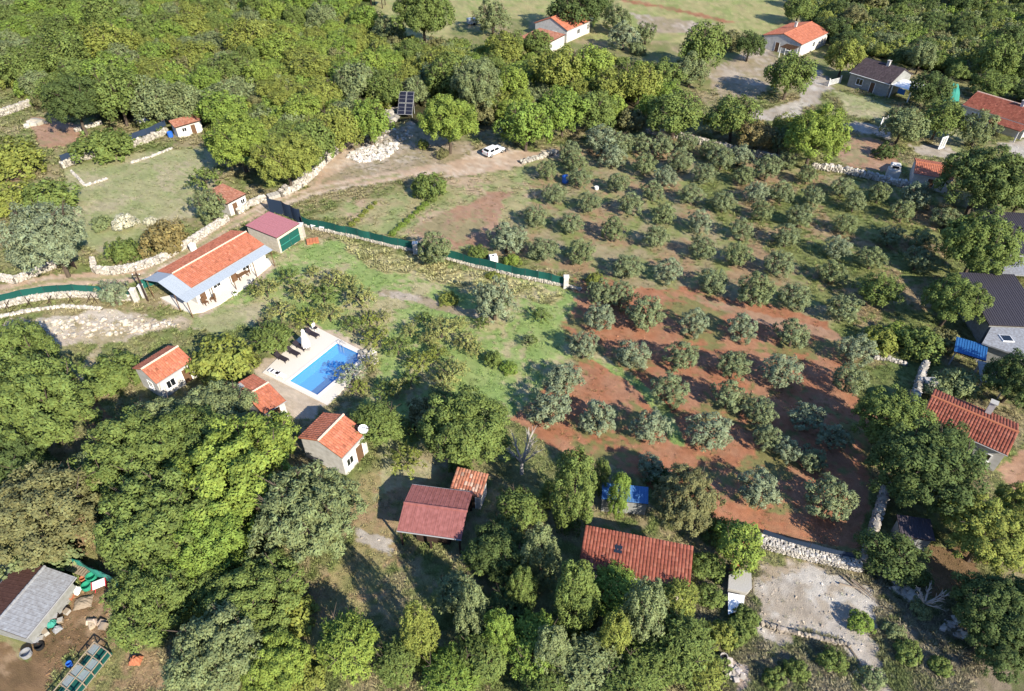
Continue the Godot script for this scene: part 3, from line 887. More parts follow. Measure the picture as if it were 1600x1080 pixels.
	t = gable_house([80.84, -151.91, -0.896, 9.31, 9.50], "slate_house", "house with dark slate brown roof and a white canopy on its right", 2.9, 5.0, M.grey_wall, BROWN, [["window", 0, -2.0, 0.9, 1.4, 1.2], ["door", 0, 1.0, 0.0, 1.0, 2.1]], {"bed": M.slate_sheet, "cap": M.slate_sheet, "chimney": [1.0, 0.3], "gutter": M.white_paint})
	var can := part("canopy", box(Vector3(4.6, 0.12, 5.2), Vector3(9.31 / 2 + 2.2, 2.6, 1.2)), M.white_paint, t)
	for q in [[0.2, -1.2], [0.2, 3.6], [4.2, -1.2], [4.2, 3.6]]:
		part("canopy_post", box(Vector3(0.2, 2.6, 0.2), Vector3(9.31 / 2 + q[0], 1.25, q[1])), M.white_paint, can)
	part("canopy_blind", box(Vector3(1.5, 1.1, 0.08), Vector3(9.31 / 2 + 2.4, 1.9, 3.86)), M.blue_tarp, can)
	t = gable_house([97.10, -131.94, -0.930, 12.34, 9.00], "red_roofed_house", "long white house with plain red roof and dark red door, far right", 2.9, 4.6, M.white_wall, RED, [["window", 0, -3.4, 0.9, 1.2, 1.2], ["door", 0, 0.2, 0.0, 1.2, 2.1], ["window", 3, 0.0, 1.0, 1.0, 1.0]], {"chimney": [2.6, 0.4], "door": M.red_door})
	lean_porch(t, 12.34, 9.00)
	t = gable_house([71.62, -107.26, -0.430, 6.00, 6.21], "tiled_store", "small store with bright orange tiled roof at the rubble wall", 2.5, 3.3, M.white_wall, CLAY, [["door", 0, 0.0, 0.0, 1.0, 1.9], ["window", 0, 1.7, 0.9, 0.8, 0.8]], {"category": "store", "cap": M.terracotta})
	# meadow house at the top
	t = gable_house([13.24, -189.45, 0.912, 10.99, 10.50], "meadow_house", "orange roofed house with a white gable at the meadow's edge", 3.0, 5.2, M.white_wall, CLAY, [["window", 3, 1.2, 1.0, 1.0, 1.1], ["window", 0, 0.0, 1.0, 1.2, 1.1]], {"cap": M.terracotta})
	lean_to([7.53, -178.38, 0.971, 9.60, 7.80], "annex", "low terracotta roofed annex before the meadow house's white gable", 2.6, 2.9, M.tile, {"category": "annex", "clay": PINK, "wall": M.white_wall})
	# left huts
	t = lean_to([-62.86, -127.48, 0.746, 5.27, 2.52], "stone_hut", "whitewashed hut with pale orange roof at the wood's edge", 2.2, 2.8, M.tile, {"category": "hut", "clay": PINK, "wall": M.white_wall, "holes": [["door", 0, 0.7, 0.0, 0.9, 1.8], ["window", 0, -1.0, 1.0, 0.8, 0.7]]})
	t = lean_to([-46.12, -98.80, 1.014, 3.89, 5.49], "tool_hut", "pink tiled hut standing inside the white road wall", 2.3, 2.6, M.tile, {"category": "hut", "clay": PINK, "wall": M.white_wall, "holes": [["door", 0, -0.6, 0.0, 0.9, 1.8], ["window", 0, 1.0, 1.0, 0.7, 0.7]]})
	# yard shed, bottom left
	t = gable_house([-41.46, -29.58, 1.318, 5.62, 5.88], "yard_shed", "shed with grey corrugated sheets on one side and rusty brown on the other", 1.9, 2.4, M.grey_wall, CLAY, [], {"category": "shed", "sheet": M.grey_sheet, "bed": M.dark_wood, "cap": M.grey_sheet, "over": 0.4, "verge": 0.3})
	var roof := t.get_node("roof")
	for k in roof.get_child_count():
		var c := roof.get_child(k) as MeshInstance3D
		if c.name.begins_with("roof_panel") and c.mesh.get_aabb().get_center().z < 0.0:
			c.material_override = M.rust_sheet
			c.set_meta("label", "rusty brown roof sheet")
	lean_to([10.89, -40.28, -0.134, 4.42, 1.77], "blue_shed", "narrow shed with blue metal roof behind the tall narrow trees", 2.0, 2.3, M.blue_sheet, {"wall": M.grey_wall, "inset": 0.1})
	lean_to([54.66, -61.10, -0.527, 3.37, 2.80], "blue_canopy", "blue tarpaulin canopy on thin posts between dark gardens", 2.3, 2.5, M.blue_tarp, {"category": "canopy", "post": M.metal})
	lean_to([55.21, -57.03, -0.375, 2.83, 3.51], "grey_carport", "grey sheet roofed carport below the charcoal roofed house", 2.0, 2.2, M.grey_wall, {"category": "carport", "post": M.metal})
	lean_to([37.15, -36.40, -0.182, 2.95, 2.17], "dark_shed", "dark blue grey shed under the big dark tree by the wall", 2.0, 2.3, M.slate_sheet, {"wall": M.grey_wall})


func lean_porch(t: Node3D, L: float, W: float) -> void:
	var up := Vector3(0, 0.5, -2.6).normalized()
	var pr := part("porch_roof", box(Vector3(L * 0.5, 0.06, 2.6), Vector3(L * 0.25, 2.5, W / 2 + 1.1), 0.0, Basis(Vector3.RIGHT, 0.19)), M.tile_bed, t)
	var tl := part("porch_tiles", tiled_slope(Vector3(0, 2.3, W / 2 + 2.4), Vector3.RIGHT, up, L * 0.5, 2.6, tones(RED)), M.tile, pr)
	tl.set_meta("kind", "stuff")
	for x in [0.3, L * 0.5 - 0.3]:
		part("post", box(Vector3(0.2, 2.3, 0.2), Vector3(x, 1.1, W / 2 + 2.1)), M.white_wall, t)


# ------------------------------------------------------------------ walls and fences

func along(line: Array, step: float) -> Array:
	var out := []
	for i in line.size() - 1:
		var a: Vector2 = line[i]
		var b: Vector2 = line[i + 1]
		var n := maxi(1, int(round(a.distance_to(b) / step)))
		for k in n:
			out.append([a.lerp(b, (k + 0.5) / n), (b - a).normalized(), a.distance_to(b) / n])
	return out


func stone_mesh(seed_: int) -> ArrayMesh:
	var r := RandomNumberGenerator.new()
	r.seed = seed_
	var p := []
	for x in [-1, 1]:
		for y in [-1, 1]:
			for z in [-1, 1]:
				p.append(Vector3(x * r.randf_range(0.36, 0.52), y * r.randf_range(0.36, 0.52), z * r.randf_range(0.36, 0.52)))
	var st := start()
	for f in [[0, 1, 3, 2], [4, 6, 7, 5], [0, 4, 5, 1], [2, 3, 7, 6], [0, 2, 6, 4], [1, 5, 7, 3]]:
		var m: Vector3 = (p[f[0]] + p[f[1]] + p[f[2]] + p[f[3]]) / 4 * r.randf_range(1.05, 1.25)
		for k in 4:
			tri(st, p[f[k]], p[f[(k + 1) % 4]], m)
	return done(st)


func scatter(called: String, mesh: Mesh, m: Material, places: Array, tints: Array, parent: Node3D = null) -> MultiMeshInstance3D:
	var mm := MultiMesh.new()
	mm.transform_format = MultiMesh.TRANSFORM_3D
	mm.use_colors = true
	mm.mesh = mesh
	mm.instance_count = places.size()
	for i in places.size():
		mm.set_instance_transform(i, places[i])
		mm.set_instance_color(i, tints[i])
	var o := MultiMeshInstance3D.new()
	o.name = called if parent else numbered(called)
	o.multimesh = mm
	o.material_override = m
	(parent if parent else self).add_child(o, true)
	o.set_meta("kind", "stuff")
	return o


# rough masonry: a mortar core with stones on both faces and on top
func stone_wall(line: Array, called: String, label: String, high: float, thick: float, tone: Color, size := 0.34, ragged := 0.1, category := "wall") -> Node3D:
	var c := Vector2.ZERO
	for q in line:
		c += q / line.size()
	var t := thing(called, label, category, Vector3(c.x, 0, c.y))
	var st := start()
	for i in line.size() - 1:
		var a: Vector2 = line[i] - c
		var b: Vector2 = line[i + 1] - c
		var d := (b - a).normalized()
		add_box(st, Vector3((a.x + b.x) / 2, high / 2 - 0.16, (a.y + b.y) / 2), Vector3(a.distance_to(b) + thick * 0.5, high - 0.08, thick - 0.1 - 0.004 * i), Basis(Vector3(d.x, 0, d.y), Vector3.UP, Vector3(-d.y, 0, d.x)))
	part("core", done(st), M.stone_core, t)
	var pl := []
	var tn := []
	for q in along(line, size * 1.05):
		var d: Vector2 = q[1]
		var nrm := Vector2(-d.y, d.x)
		var top := high + rng.randf_range(-ragged, ragged * 0.5)
		var ny := maxi(1, int(round(top / (size * 0.72))))
		for y in ny:
			for s in [-1, 1]:
				var p: Vector2 = q[0] + nrm * s * (thick / 2 - size * 0.28) - c + d * rng.randf_range(-0.1, 0.1)
				stone_at(pl, tn, Vector3(p.x, (y + 0.5) * top / ny, p.y), size, tone)
		var nt := maxi(1, int(round(thick / size)))
		for k in nt:
			var p: Vector2 = q[0] + nrm * ((k + 0.5) / nt - 0.5) * thick - c + d * rng.randf_range(-0.1, 0.1)
			stone_at(pl, tn, Vector3(p.x, top + 0.01, p.y), size * rng.randf_range(0.8, 1.2), tone)
	scatter("stones", stone_mesh(5), M.stone, pl, tn, t)
	return t


func stone_at(pl: Array, tn: Array, at: Vector3, size: float, tone: Color) -> void:
	var b := Basis.from_euler(Vector3(rng.randf_range(-0.4, 0.4), rng.randf() * TAU, rng.randf_range(-0.4, 0.4))).scaled_local(Vector3(rng.randf_range(0.75, 1.3), rng.randf_range(0.6, 0.95), rng.randf_range(0.75, 1.3)) * size)
	pl.append(Transform3D(b, at))
	var f := rng.randf_range(0.55, 1.15)
	tn.append(Color(tone.r * f, tone.g * f * rng.randf_range(0.97, 1.0), tone.b * f * rng.randf_range(0.92, 1.0)))


func rubble(outline: Array, called: String, label: String, count: int, size: float, tone: Color) -> void:
	var poly := PackedVector2Array(outline)
	var r := Rect2(poly[0], Vector2.ZERO)
	var c := Vector2.ZERO
	for q in poly:
		r = r.expand(q)
		c += q / poly.size()
	var pl := []
	var tn := []
	var tries := 0
	while pl.size() < count and tries < count * 20:
		tries += 1
		var p := Vector2(rng.randf_range(r.position.x, r.end.x), rng.randf_range(r.position.y, r.end.y))
		if Geometry2D.is_point_in_polygon(p, poly):
			stone_at(pl, tn, Vector3(p.x - c.x, rng.randf_range(-0.02, 0.18) * size * 2, p.y - c.y), size * (0.4 + pow(rng.randf(), 2.0) * 1.3), tone)
	var o := scatter(called, stone_mesh(9), M.stone, pl, tn)
	o.position = Vector3(c.x, 0, c.y)
	tag(o, label, "rubble")


func net_fence(line: Array, called: String, label: String, low: float, high: float, m: Material, post_gap := 2.2) -> void:
	var c: Vector2 = line[0]
	var t := thing(called, label, "fence", Vector3(c.x, 0, c.y))
	for i in line.size() - 1:
		var a: Vector2 = line[i] - c
		var b: Vector2 = line[i + 1] - c
		var n := maxi(1, int(round(a.distance_to(b) / post_gap)))
		var d := (b - a).normalized()
		for k in n:
			var p := a.lerp(b, float(k) / n)
			var q := a.lerp(b, float(k + 1) / n)
			part("post", bar(Vector3(p.x, low - 0.3, p.y), Vector3(p.x, high + 0.05, p.y), 0.035), M.dark_metal, t)
			var st := start()
			var sag := rng.randf_range(0.0, 0.16)
			var bow := Vector3(-d.y, 0, d.x) * rng.randf_range(-0.17, 0.17)
			for j in 4:
				var u := p.lerp(q, j / 4.0)
				var w := p.lerp(q, (j + 1) / 4.0)
				var hu := sin(PI * j / 4.0)
				var hw := sin(PI * (j + 1) / 4.0)
				var off := Vector3(-d.y, 0, d.x) * 0.02
				for s in [-1, 1]:
					quad(st, Vector3(u.x, low, u.y) + bow * hu * 0.6 + off * s, Vector3(w.x, low, w.y) + bow * hw * 0.6 + off * s, Vector3(w.x, high - sag * hw, w.y) + bow * hw + off * s, Vector3(u.x, high - sag * hu, u.y) + bow * hu + off * s)
			part("net_panel", done(st), m if m != M.green_net else [M.green_net, M.green_net_faded, M.green_net_dark][rng.randi() % 3], t)
	var z: Vector2 = line[-1] - c
	part("post", bar(Vector3(z.x, low - 0.3, z.y), Vector3(z.x, high + 0.05, z.y), 0.035), M.dark_metal, t)


func pillar(at: Vector3, called: String, label: String, high: float, w: float, m: Material) -> void:
	var t := thing(called, label, "pillar", at)
	part("shaft", box(Vector3(w, high, w), Vector3(0, high / 2 - 0.1, 0), 0.02), m, t)
	part("capstone", box(Vector3(w + 0.12, 0.1, w + 0.12), Vector3(0, high - 0.05, 0), 0.03), M.coping, t)


func walls_and_fences() -> void:
	var lime := Color(0.6, 0.56, 0.48)
	var pale := Color(0.7, 0.655, 0.58)
	var grey := Color(0.56, 0.52, 0.45)
	var f1 := [Vector2(-32.7, -93.0), Vector2(-29.8, -91.7), Vector2(-27.1, -90.7), Vector2(-23.4, -89.3), Vector2(-19.3, -87.5), Vector2(-14.6, -85.7)]
	var f2 := [Vector2(-13.9, -85.5), Vector2(-9.4, -83.5), Vector2(-4.6, -81.4), Vector2(0.0, -79.5), Vector2(7.3, -76.9)]
	stone_wall(f1, "footing_wall", "low pale footing wall under the green net, garage side", 0.35, 0.35, lime, 0.3, 0.04)
	stone_wall(f2, "footing_wall", "low pale footing wall under the green net, grove side", 0.35, 0.35, lime, 0.3, 0.04)
	net_fence(f1, "net_fence", "dark green net fence running from the garage to the grey olive", 0.38, 1.75, M.green_net)
	net_fence(f2, "net_fence", "dark green net fence running from the grey olive to the white end pillar", 0.38, 1.7, M.green_net)
	net_fence([Vector2(-39.0, -97.1), Vector2(-36.4, -96.1), Vector2(-33.0, -93.6)], "net_fence", "navy net screen behind the plum roofed garage", 0.1, 2.6, M.navy_net)
	stone_wall([Vector2(7.5, -76.9), Vector2(8.5, -76.4), Vector2(9.5, -76.0)], "footing_wall", "stub of pale footing wall past the white end pillar", 0.3, 0.35, lime, 0.28, 0.04)
	pillar(Vector3(-14.21, 0.00, -85.21), "fence_pillar", "white fence pillar beside the grey green olive", 1.9, 0.7, M.white_wall)
	pillar(Vector3(7.45, 0.00, -76.72), "fence_pillar", "white end pillar of the green net fence", 1.9, 0.65, M.white_wall)
	pillar(Vector3(-32.14, 0.00, -89.44), "gate_pillar", "pale stone pillar at the garage's right corner", 2.4, 1.1, M.cream_wall)
	var lf := [Vector2(-71.2, -71.1), Vector2(-68.3, -72.1), Vector2(-65.6, -73.4), Vector2(-63.0, -74.2), Vector2(-59.3, -74.7), Vector2(-55.2, -74.2), Vector2(-51.4, -73.7)]
	stone_wall(lf, "stone_wall", "curved white stone wall below the road, carrying a green net", 0.85, 0.5, pale, 0.27, 0.06)
	net_fence(lf, "net_fence", "green net fence on top of the curved white wall by the road", 0.95, 2.0, M.green_net)
	net_fence([Vector2(-50.5, -75.8), Vector2(-49.0, -77.3)], "net_fence", "short green net panel between the gate pillar and the porch", 0.5, 1.9, M.green_net)
	pillar(Vector3(-50.71, 0.00, -73.65), "gate_pillar", "white pillar left of the utility pole", 2.0, 0.6, M.white_wall)
	pillar(Vector3(-50.02, 0.00, -74.52), "gate_pillar", "white pillar right of the utility pole", 2.0, 0.5, M.white_wall)
	stone_wall([Vector2(-68.6, -69.5), Vector2(-66.5, -70.3), Vector2(-63.7, -71.4), Vector2(-59.9, -72.2), Vector2(-54.6, -71.8)], "edging", "low curved white stone edging below the netted wall", 0.3, 0.4, pale, 0.3, 0.05, "edging")
	stone_wall([Vector2(-59.1, -80.3), Vector2(-56.9, -80.0), Vector2(-53.9, -80.9), Vector2(-51.2, -82.9), Vector2(-48.3, -87.8), Vector2(-45.0, -94.7)], "stone_wall", "long pale stone wall curving along the dirt road", 0.95, 0.7, pale, 0.26, 0.04)
	stone_wall([Vector2(-59.5, -80.4), Vector2(-60.8, -82.9)], "stone_wall", "short return of the road wall at the wooden gate", 0.95, 0.5, pale, 0.26, 0.06)
	stone_wall([Vector2(-76.1, -79.3), Vector2(-72.0, -78.5), Vector2(-69.3, -77.8), Vector2(-65.7, -81.7)], "stone_wall", "pale stone wall left of the wooden gate", 0.95, 0.6, pale, 0.26, 0.06)
	stone_wall([Vector2(-44.0, -96.5), Vector2(-42.5, -99.4), Vector2(-40.8, -101.3)], "stone_wall", "white wall piece between the pink hut and the stone stack", 0.9, 0.5, pale, 0.36, 0.08)
	stone_wall([Vector2(-80.1, -112.6), Vector2(-78.0, -115.9), Vector2(-72.6, -119.6), Vector2(-69.4, -123.4), Vector2(-67.0, -127.5)], "stone_wall", "broken pale stone wall behind the left lawn", 1.1, 0.6, lime, 0.4, 0.25)
	net_fence([Vector2(-80.2, -113.3), Vector2(-78.3, -116.6), Vector2(-72.9, -120.4), Vector2(-69.6, -124.6), Vector2(-67.5, -128.7)], "net_fence", "dark net above the broken wall behind the left lawn", 1.0, 2.1, M.navy_net, 3.0)
	stone_wall([Vector2(-85.3, -128.1), Vector2(-81.7, -131.7)], "stone_wall", "short white wall bar beside the bare red patch", 0.6, 0.5, pale, 0.36, 0.04)
	stone_wall([Vector2(-105.0, -134.5), Vector2(-102.1, -138.8), Vector2(-100.6, -142.2)], "stone_wall", "pale wall at the far left wood corner", 1.2, 0.8, lime, 0.4, 0.15)
	stone_wall([Vector2(-121.5, -164.7), Vector2(-116.6, -160.1), Vector2(-109.3, -152.5)], "stone_wall", "pale straight wall beside the far left path", 0.8, 0.8, lime, 0.4, 0.05)
	stone_wall([Vector2(-68.7, -114.6), Vector2(-66.2, -116.9), Vector2(-63.5, -120.6)], "edging", "row of white edging stones on the left lawn", 0.2, 0.3, pale, 0.34, 0.08, "edging")
	stone_wall([Vector2(-77.9, -111.3), Vector2(-74.8, -108.0), Vector2(-72.9, -105.9), Vector2(-70.3, -108.5)], "edging", "bent row of white edging stones near the left lawn corner", 0.2, 0.3, pale, 0.34, 0.08, "edging")
	# dry stone rubble walls
	stone_wall([Vector2(-38.6, -102.8), Vector2(-37.6, -103.9), Vector2(-36.3, -105.7), Vector2(-34.9, -110.4), Vector2(-34.1, -114.6), Vector2(-32.8, -118.5), Vector2(-32.4, -121.2)], "rubble_wall", "wide collapsed white rubble wall along the wood's edge", 0.9, 1.5, pale, 0.4, 0.35)
	stone_wall([Vector2(26.2, -127.5), Vector2(30.9, -126.3), Vector2(36.3, -122.3), Vector2(42.6, -118.5), Vector2(46.7, -116.4), Vector2(49.8, -114.3)], "rubble_wall", "rubble wall behind the top olive row", 0.9, 0.9, lime, 0.45, 0.25)
	stone_wall([Vector2(53.5, -112.8), Vector2(58.7, -110.9), Vector2(63.3, -108.2), Vector2(68.2, -104.8)], "rubble_wall", "rubble wall along the red soil garden above the grove", 0.9, 0.9, pale, 0.45, 0.25)
	stone_wall([Vector2(8.3, -119.0), Vector2(4.7, -116.4), Vector2(1.7, -114.6)], "rubble_wall", "pale earth and rubble bank at the grove's top left corner", 0.5, 0.9, lime, 0.42, 0.2)
	stone_wall([Vector2(23.1, -36.3), Vector2(23.9, -35.9), Vector2(27.2, -34.8), Vector2(29.3, -34.2), Vector2(31.6, -33.6)], "stone_wall", "broad pale stone wall along the grove's lower edge", 0.8, 1.0, pale, 0.22, 0.03)
	net_fence([Vector2(23.4, -36.6), Vector2(27.3, -35.1), Vector2(31.4, -34.0)], "net_fence", "thin dark net on the grove's lower wall", 0.9, 1.6, M.navy_net, 3.0)
	stone_wall([Vector2(31.9, -33.7), Vector2(33.4, -36.1), Vector2(35.2, -38.9), Vector2(37.5, -42.3)], "stone_wall", "shaded stone wall running up from the grove's lower right corner", 1.3, 0.6, grey, 0.4, 0.1)
	stone_wall([Vector2(45.0, -53.4), Vector2(47.1, -56.7), Vector2(49.5, -60.3)], "stone_wall", "sunlit stretch of wall beside the brick red house", 1.3, 0.6, grey, 0.4, 0.1)
	stone_wall([Vector2(44.2, -62.0), Vector2(46.2, -61.7), Vector2(47.7, -60.8)], "edging", "pale stone strip behind the last olives", 0.3, 0.5, lime, 0.34, 0.08, "edging")
	stone_wall([Vector2(21.2, -28.3), Vector2(23.2, -27.6), Vector2(25.7, -27.0), Vector2(28.0, -26.4)], "kerb", "straight pale kerb below the gravel clearing", 0.2, 0.28, Color(0.5, 0.43, 0.34), 0.3, 0.03, "kerb")
	rubble([Vector2(-30.5, -117.2), Vector2(-28.7, -120.6), Vector2(-25.4, -122.3), Vector2(-21.3, -123.4), Vector2(-21.3, -120.6), Vector2(-23.3, -115.9), Vector2(-27.8, -114.8)], "rubble_heap", "bright white rubble heap on the slope below the wood", 520, 0.38, Color(0.8, 0.76, 0.7))
	rubble([Vector2(-26.5, -136.8), Vector2(-25.5, -141.2), Vector2(-23.8, -140.2), Vector2(-22.9, -133.0), Vector2(-25.1, -133.0)], "rubble_heap", "pale rock pile under the solar panels", 90, 0.7, lime)
	rubble([Vector2(-31.4, -125.4), Vector2(-30.3, -129.9), Vector2(-25.0, -128.4), Vector2(-20.0, -128.4), Vector2(-19.0, -124.6), Vector2(-24.3, -122.9), Vector2(-29.0, -122.3)], "rubble_heap", "scattered stones among weeds below the wood", 130, 0.45, lime)
	rubble([Vector2(-65.4, -66.9), Vector2(-61.9, -69.5), Vector2(-57.1, -70.1), Vector2(-51.8, -69.5), Vector2(-45.1, -69.5), Vector2(-42.3, -68.5), Vector2(-46.8, -67.4), Vector2(-50.4, -66.2), Vector2(-59.8, -65.7)], "rocky_outcrop", "flat pale rocky outcrop below the curved wall", 260, 0.34, Color(0.72, 0.65, 0.54))
	rubble([Vector2(17.3, -25.4), Vector2(18.7, -25.0), Vector2(18.5, -23.9), Vector2(17.7, -23.4), Vector2(16.9, -24.4)], "ash_stones", "ring of pale stones round the old fire place", 70, 0.3, Color(0.62, 0.56, 0.5))
	rubble([Vector2(-18.9, -62.9), Vector2(-17.3, -63.5), Vector2(-16.3, -61.3), Vector2(-17.8, -60.6)], "rubble_heap", "white stones piled beside the pool's far corner", 80, 0.4, pale)
	rubble([Vector2(2.4, -80.9), Vector2(4.5, -80.0), Vector2(7.4, -78.4), Vector2(6.3, -77.9), Vector2(3.6, -79.0)], "rubble_heap", "row of grey stones behind the green net", 60, 0.35, lime)
	rubble([Vector2(34.2, -32.5), Vector2(36.2, -31.2), Vector2(35.1, -30.0), Vector2(33.5, -31.6)], "rubble_heap", "pale stones in the brush right of the gravel clearing", 70, 0.4, lime)
	rubble([Vector2(37.4, -29.2), Vector2(39.6, -28.0), Vector2(38.4, -26.7), Vector2(36.2, -27.8)], "rubble_heap", "pale stones along the lower right brush", 60, 0.35, lime)
	rubble([Vector2(-97.0, -133.0), Vector2(-94.0, -134.5), Vector2(-91.6, -131.1), Vector2(-96.0, -129.9)], "rubble_heap", "boulders by the bare red patch", 14, 1.2, lime)
	rubble([Vector2(-36.1, -28.6), Vector2(-35.0, -28.7), Vector2(-34.4, -27.9), Vector2(-35.6, -27.8)], "yard_stones", "pale boulders on the brown yard", 12, 0.5, Color(0.62, 0.5, 0.38))


# ------------------------------------------------------------------ trees

class Leaves:
	var v := PackedVector3Array()
	var n := PackedVector3Array()
	var c := PackedColorArray()
	var ix := PackedInt32Array()

	func add(p: Vector3, face: Vector3, along_: Vector3, length: float, width: float, out: Vector3, col: Color) -> void:
		var t := (along_ - face * along_.dot(face)).normalized()
		var b := face.cross(t)
		var k := v.size()
		v.append(p - t * length * 0.5)
		v.append(p + b * width * 0.5 + t * length * 0.08)
		v.append(p + t * length * 0.5 - face * length * 0.12)
		v.append(p - b * width * 0.5 + t * length * 0.08)
		var m := (face * 0.6 + out * 0.5).normalized()
		for i in 4:
			n.append(m)
			c.append(col)
		ix.append_array(PackedInt32Array([k, k + 1, k + 2, k, k + 2, k + 3]))

	func mesh() -> ArrayMesh:
		var arr := []
		arr.resize(Mesh.ARRAY_MAX)
		arr[Mesh.ARRAY_VERTEX] = v
		arr[Mesh.ARRAY_NORMAL] = n
		arr[Mesh.ARRAY_COLOR] = c
		arr[Mesh.ARRAY_INDEX] = ix
		var am := ArrayMesh.new()
		am.add_surface_from_arrays(Mesh.PRIMITIVE_TRIANGLES, arr)
		return am


func rand_dir() -> Vector3:
	var y := rng.randf_range(-1, 1)
	var a := rng.randf() * TAU
	var r := sqrt(1.0 - y * y)
	return Vector3(cos(a) * r, y, sin(a) * r)


func leaf_tone(base: float) -> Color:
	var f := clampf(base * rng.randf_range(0.72, 1.2), 0.0, 1.0)
	var warm := rng.randf_range(-0.05, 0.1)
	return Color(clampf(f * (1.0 + warm), 0, 1), f, clampf(f * (1.0 - warm), 0, 1))


# a crown of leafy puffs set on an uneven dome; cy is the height of its centre, ry its half height
func puffy(puffs: int, count: int, length: float, width: float, cy: float, ry: float, low := -0.45, psize := 0.27, loose := 0.75) -> ArrayMesh:
	var L := Leaves.new()
	var lobes := FastNoiseLite.new()
	lobes.seed = rng.randi() % 9999
	lobes.frequency = 0.9
	var cs := []
	var total := 0.0
	var golden := PI * (3.0 - sqrt(5.0))
	for i in puffs:
		var y := lerpf(1.0, low, (i + 0.5) / puffs) + rng.randf_range(-0.07, 0.07)
		y = clampf(y, -1, 1)
		var a := golden * i + rng.randf_range(-0.35, 0.35)
		var r := sqrt(maxf(0.0, 1.0 - y * y))
		var d := Vector3(cos(a) * r, y, sin(a) * r)
		var lobe := lobes.get_noise_3dv(d * 1.5)
		if lobe < -0.42 and low > -0.7:
			continue
		var reach := 0.8 + 0.42 * lobe + rng.randf_range(-0.26, 0.12)
		var pr := psize * rng.randf_range(0.65, 1.3)
		cs.append([Vector3(d.x * reach, cy + d.y * reach * ry, d.z * reach), pr, rng.randf_range(0.62, 0.92)])
		total += pr * pr
	for q in cs:
		var k := int(count * q[1] * q[1] / total)
		var c: Vector3 = q[0]
		var outward := (c - Vector3(0, cy - 0.25, 0)).normalized()
		for i in k:
			var d := (rand_dir() + outward * 0.85).normalized()
			var p: Vector3 = c + d * q[1] * (loose + (1.12 - loose) * rng.randf())
			var face := (d * 0.6 + Vector3.UP * 0.5 + rand_dir() * 0.6).normalized()
			var s := rng.randf_range(0.55, 1.45)
			L.add(p, face, rand_dir(), length * s, width * s, d, leaf_tone(q[2]))
	for i in count / 9:
		var d := rand_dir()
		var p := Vector3(0, cy, 0) + Vector3(d.x, d.y * ry, d.z) * rng.randf_range(0.3, 0.7)
		if p.y > 0.15:
			L.add(p, (d + rand_dir() * 0.6).normalized(), rand_dir(), length * 1.3, width * 1.3, d, leaf_tone(0.78))
	return L.mesh()


# a crown of rosettes: shoots ending in stars of long leaves
func rosettes(count: int, per: int, length: float, width: float, cy: float, ry: float) -> ArrayMesh:
	var L := Leaves.new()
	var golden := PI * (3.0 - sqrt(5.0))
	var lobes := FastNoiseLite.new()
	lobes.seed = rng.randi() % 9999
	lobes.frequency = 1.0
	for i in count:
		var y := lerpf(1.0, -0.4, (i + 0.5) / count)
		var a := golden * i + rng.randf_range(-0.5, 0.5)
		var r := sqrt(maxf(0.0, 1.0 - y * y))
		var d := Vector3(cos(a) * r, y, sin(a) * r)
		var reach := (0.82 + 0.3 * lobes.get_noise_3dv(d * 1.2)) * rng.randf_range(0.72, 1.08)
		var c := Vector3(d.x * reach, cy + d.y * reach * ry, d.z * reach)
		var dir := (d + Vector3.UP * 0.7 + rand_dir() * 0.3).normalized()
		var tone := rng.randf_range(0.6, 0.95)
		for k in per:
			var s := rng.randf_range(0.7, 1.2)
			var lean := (dir * rng.randf_range(0.25, 0.9) + rand_dir()).normalized()
			var p := c - dir * rng.randf_range(-0.05, 0.2) + lean * length * 0.5 * s
			var face := lean.cross(rand_dir()).normalized()
			if face.y < 0.0:
				face = -face
			face = (face + Vector3.UP * 0.5 + d * 0.3).normalized()
			L.add(p, face, lean, length * s, width * s, d, leaf_tone(tone))
	return L.mesh()


# an open crown: leafy shoots that fan up and out from a low fork
func shoots(count: int, per: int, length: float, width: float) -> ArrayMesh:
	var L := Leaves.new()
	var golden := PI * (3.0 - sqrt(5.0))
	for i in count:
		var y := lerpf(0.98, 0.12, (i + 0.5) / count)
		var a := golden * i + rng.randf_range(-0.4, 0.4)
		var r := sqrt(1.0 - y * y)
		var d := Vector3(cos(a) * r, y, sin(a) * r)
		var reach := rng.randf_range(0.8, 1.15)
		var foot := Vector3(0, 0.5, 0)
		var tone := rng.randf_range(0.6, 0.95)
		for k in per:
			var t := 0.3 + 0.7 * sqrt(rng.randf())
			var p := foot + Vector3(d.x, d.y * 0.95, d.z) * reach * t - Vector3.UP * t * t * 0.12 + rand_dir() * 0.085
			var lean := (d * 0.6 + rand_dir()).normalized()
			var s := rng.randf_range(0.7, 1.2)
			var face := (Vector3.UP * 0.6 + rand_dir() * 0.8 + d * 0.2).normalized()
			L.add(p, face, lean, length * s, width * s, d, leaf_tone(tone))
	return L.mesh()


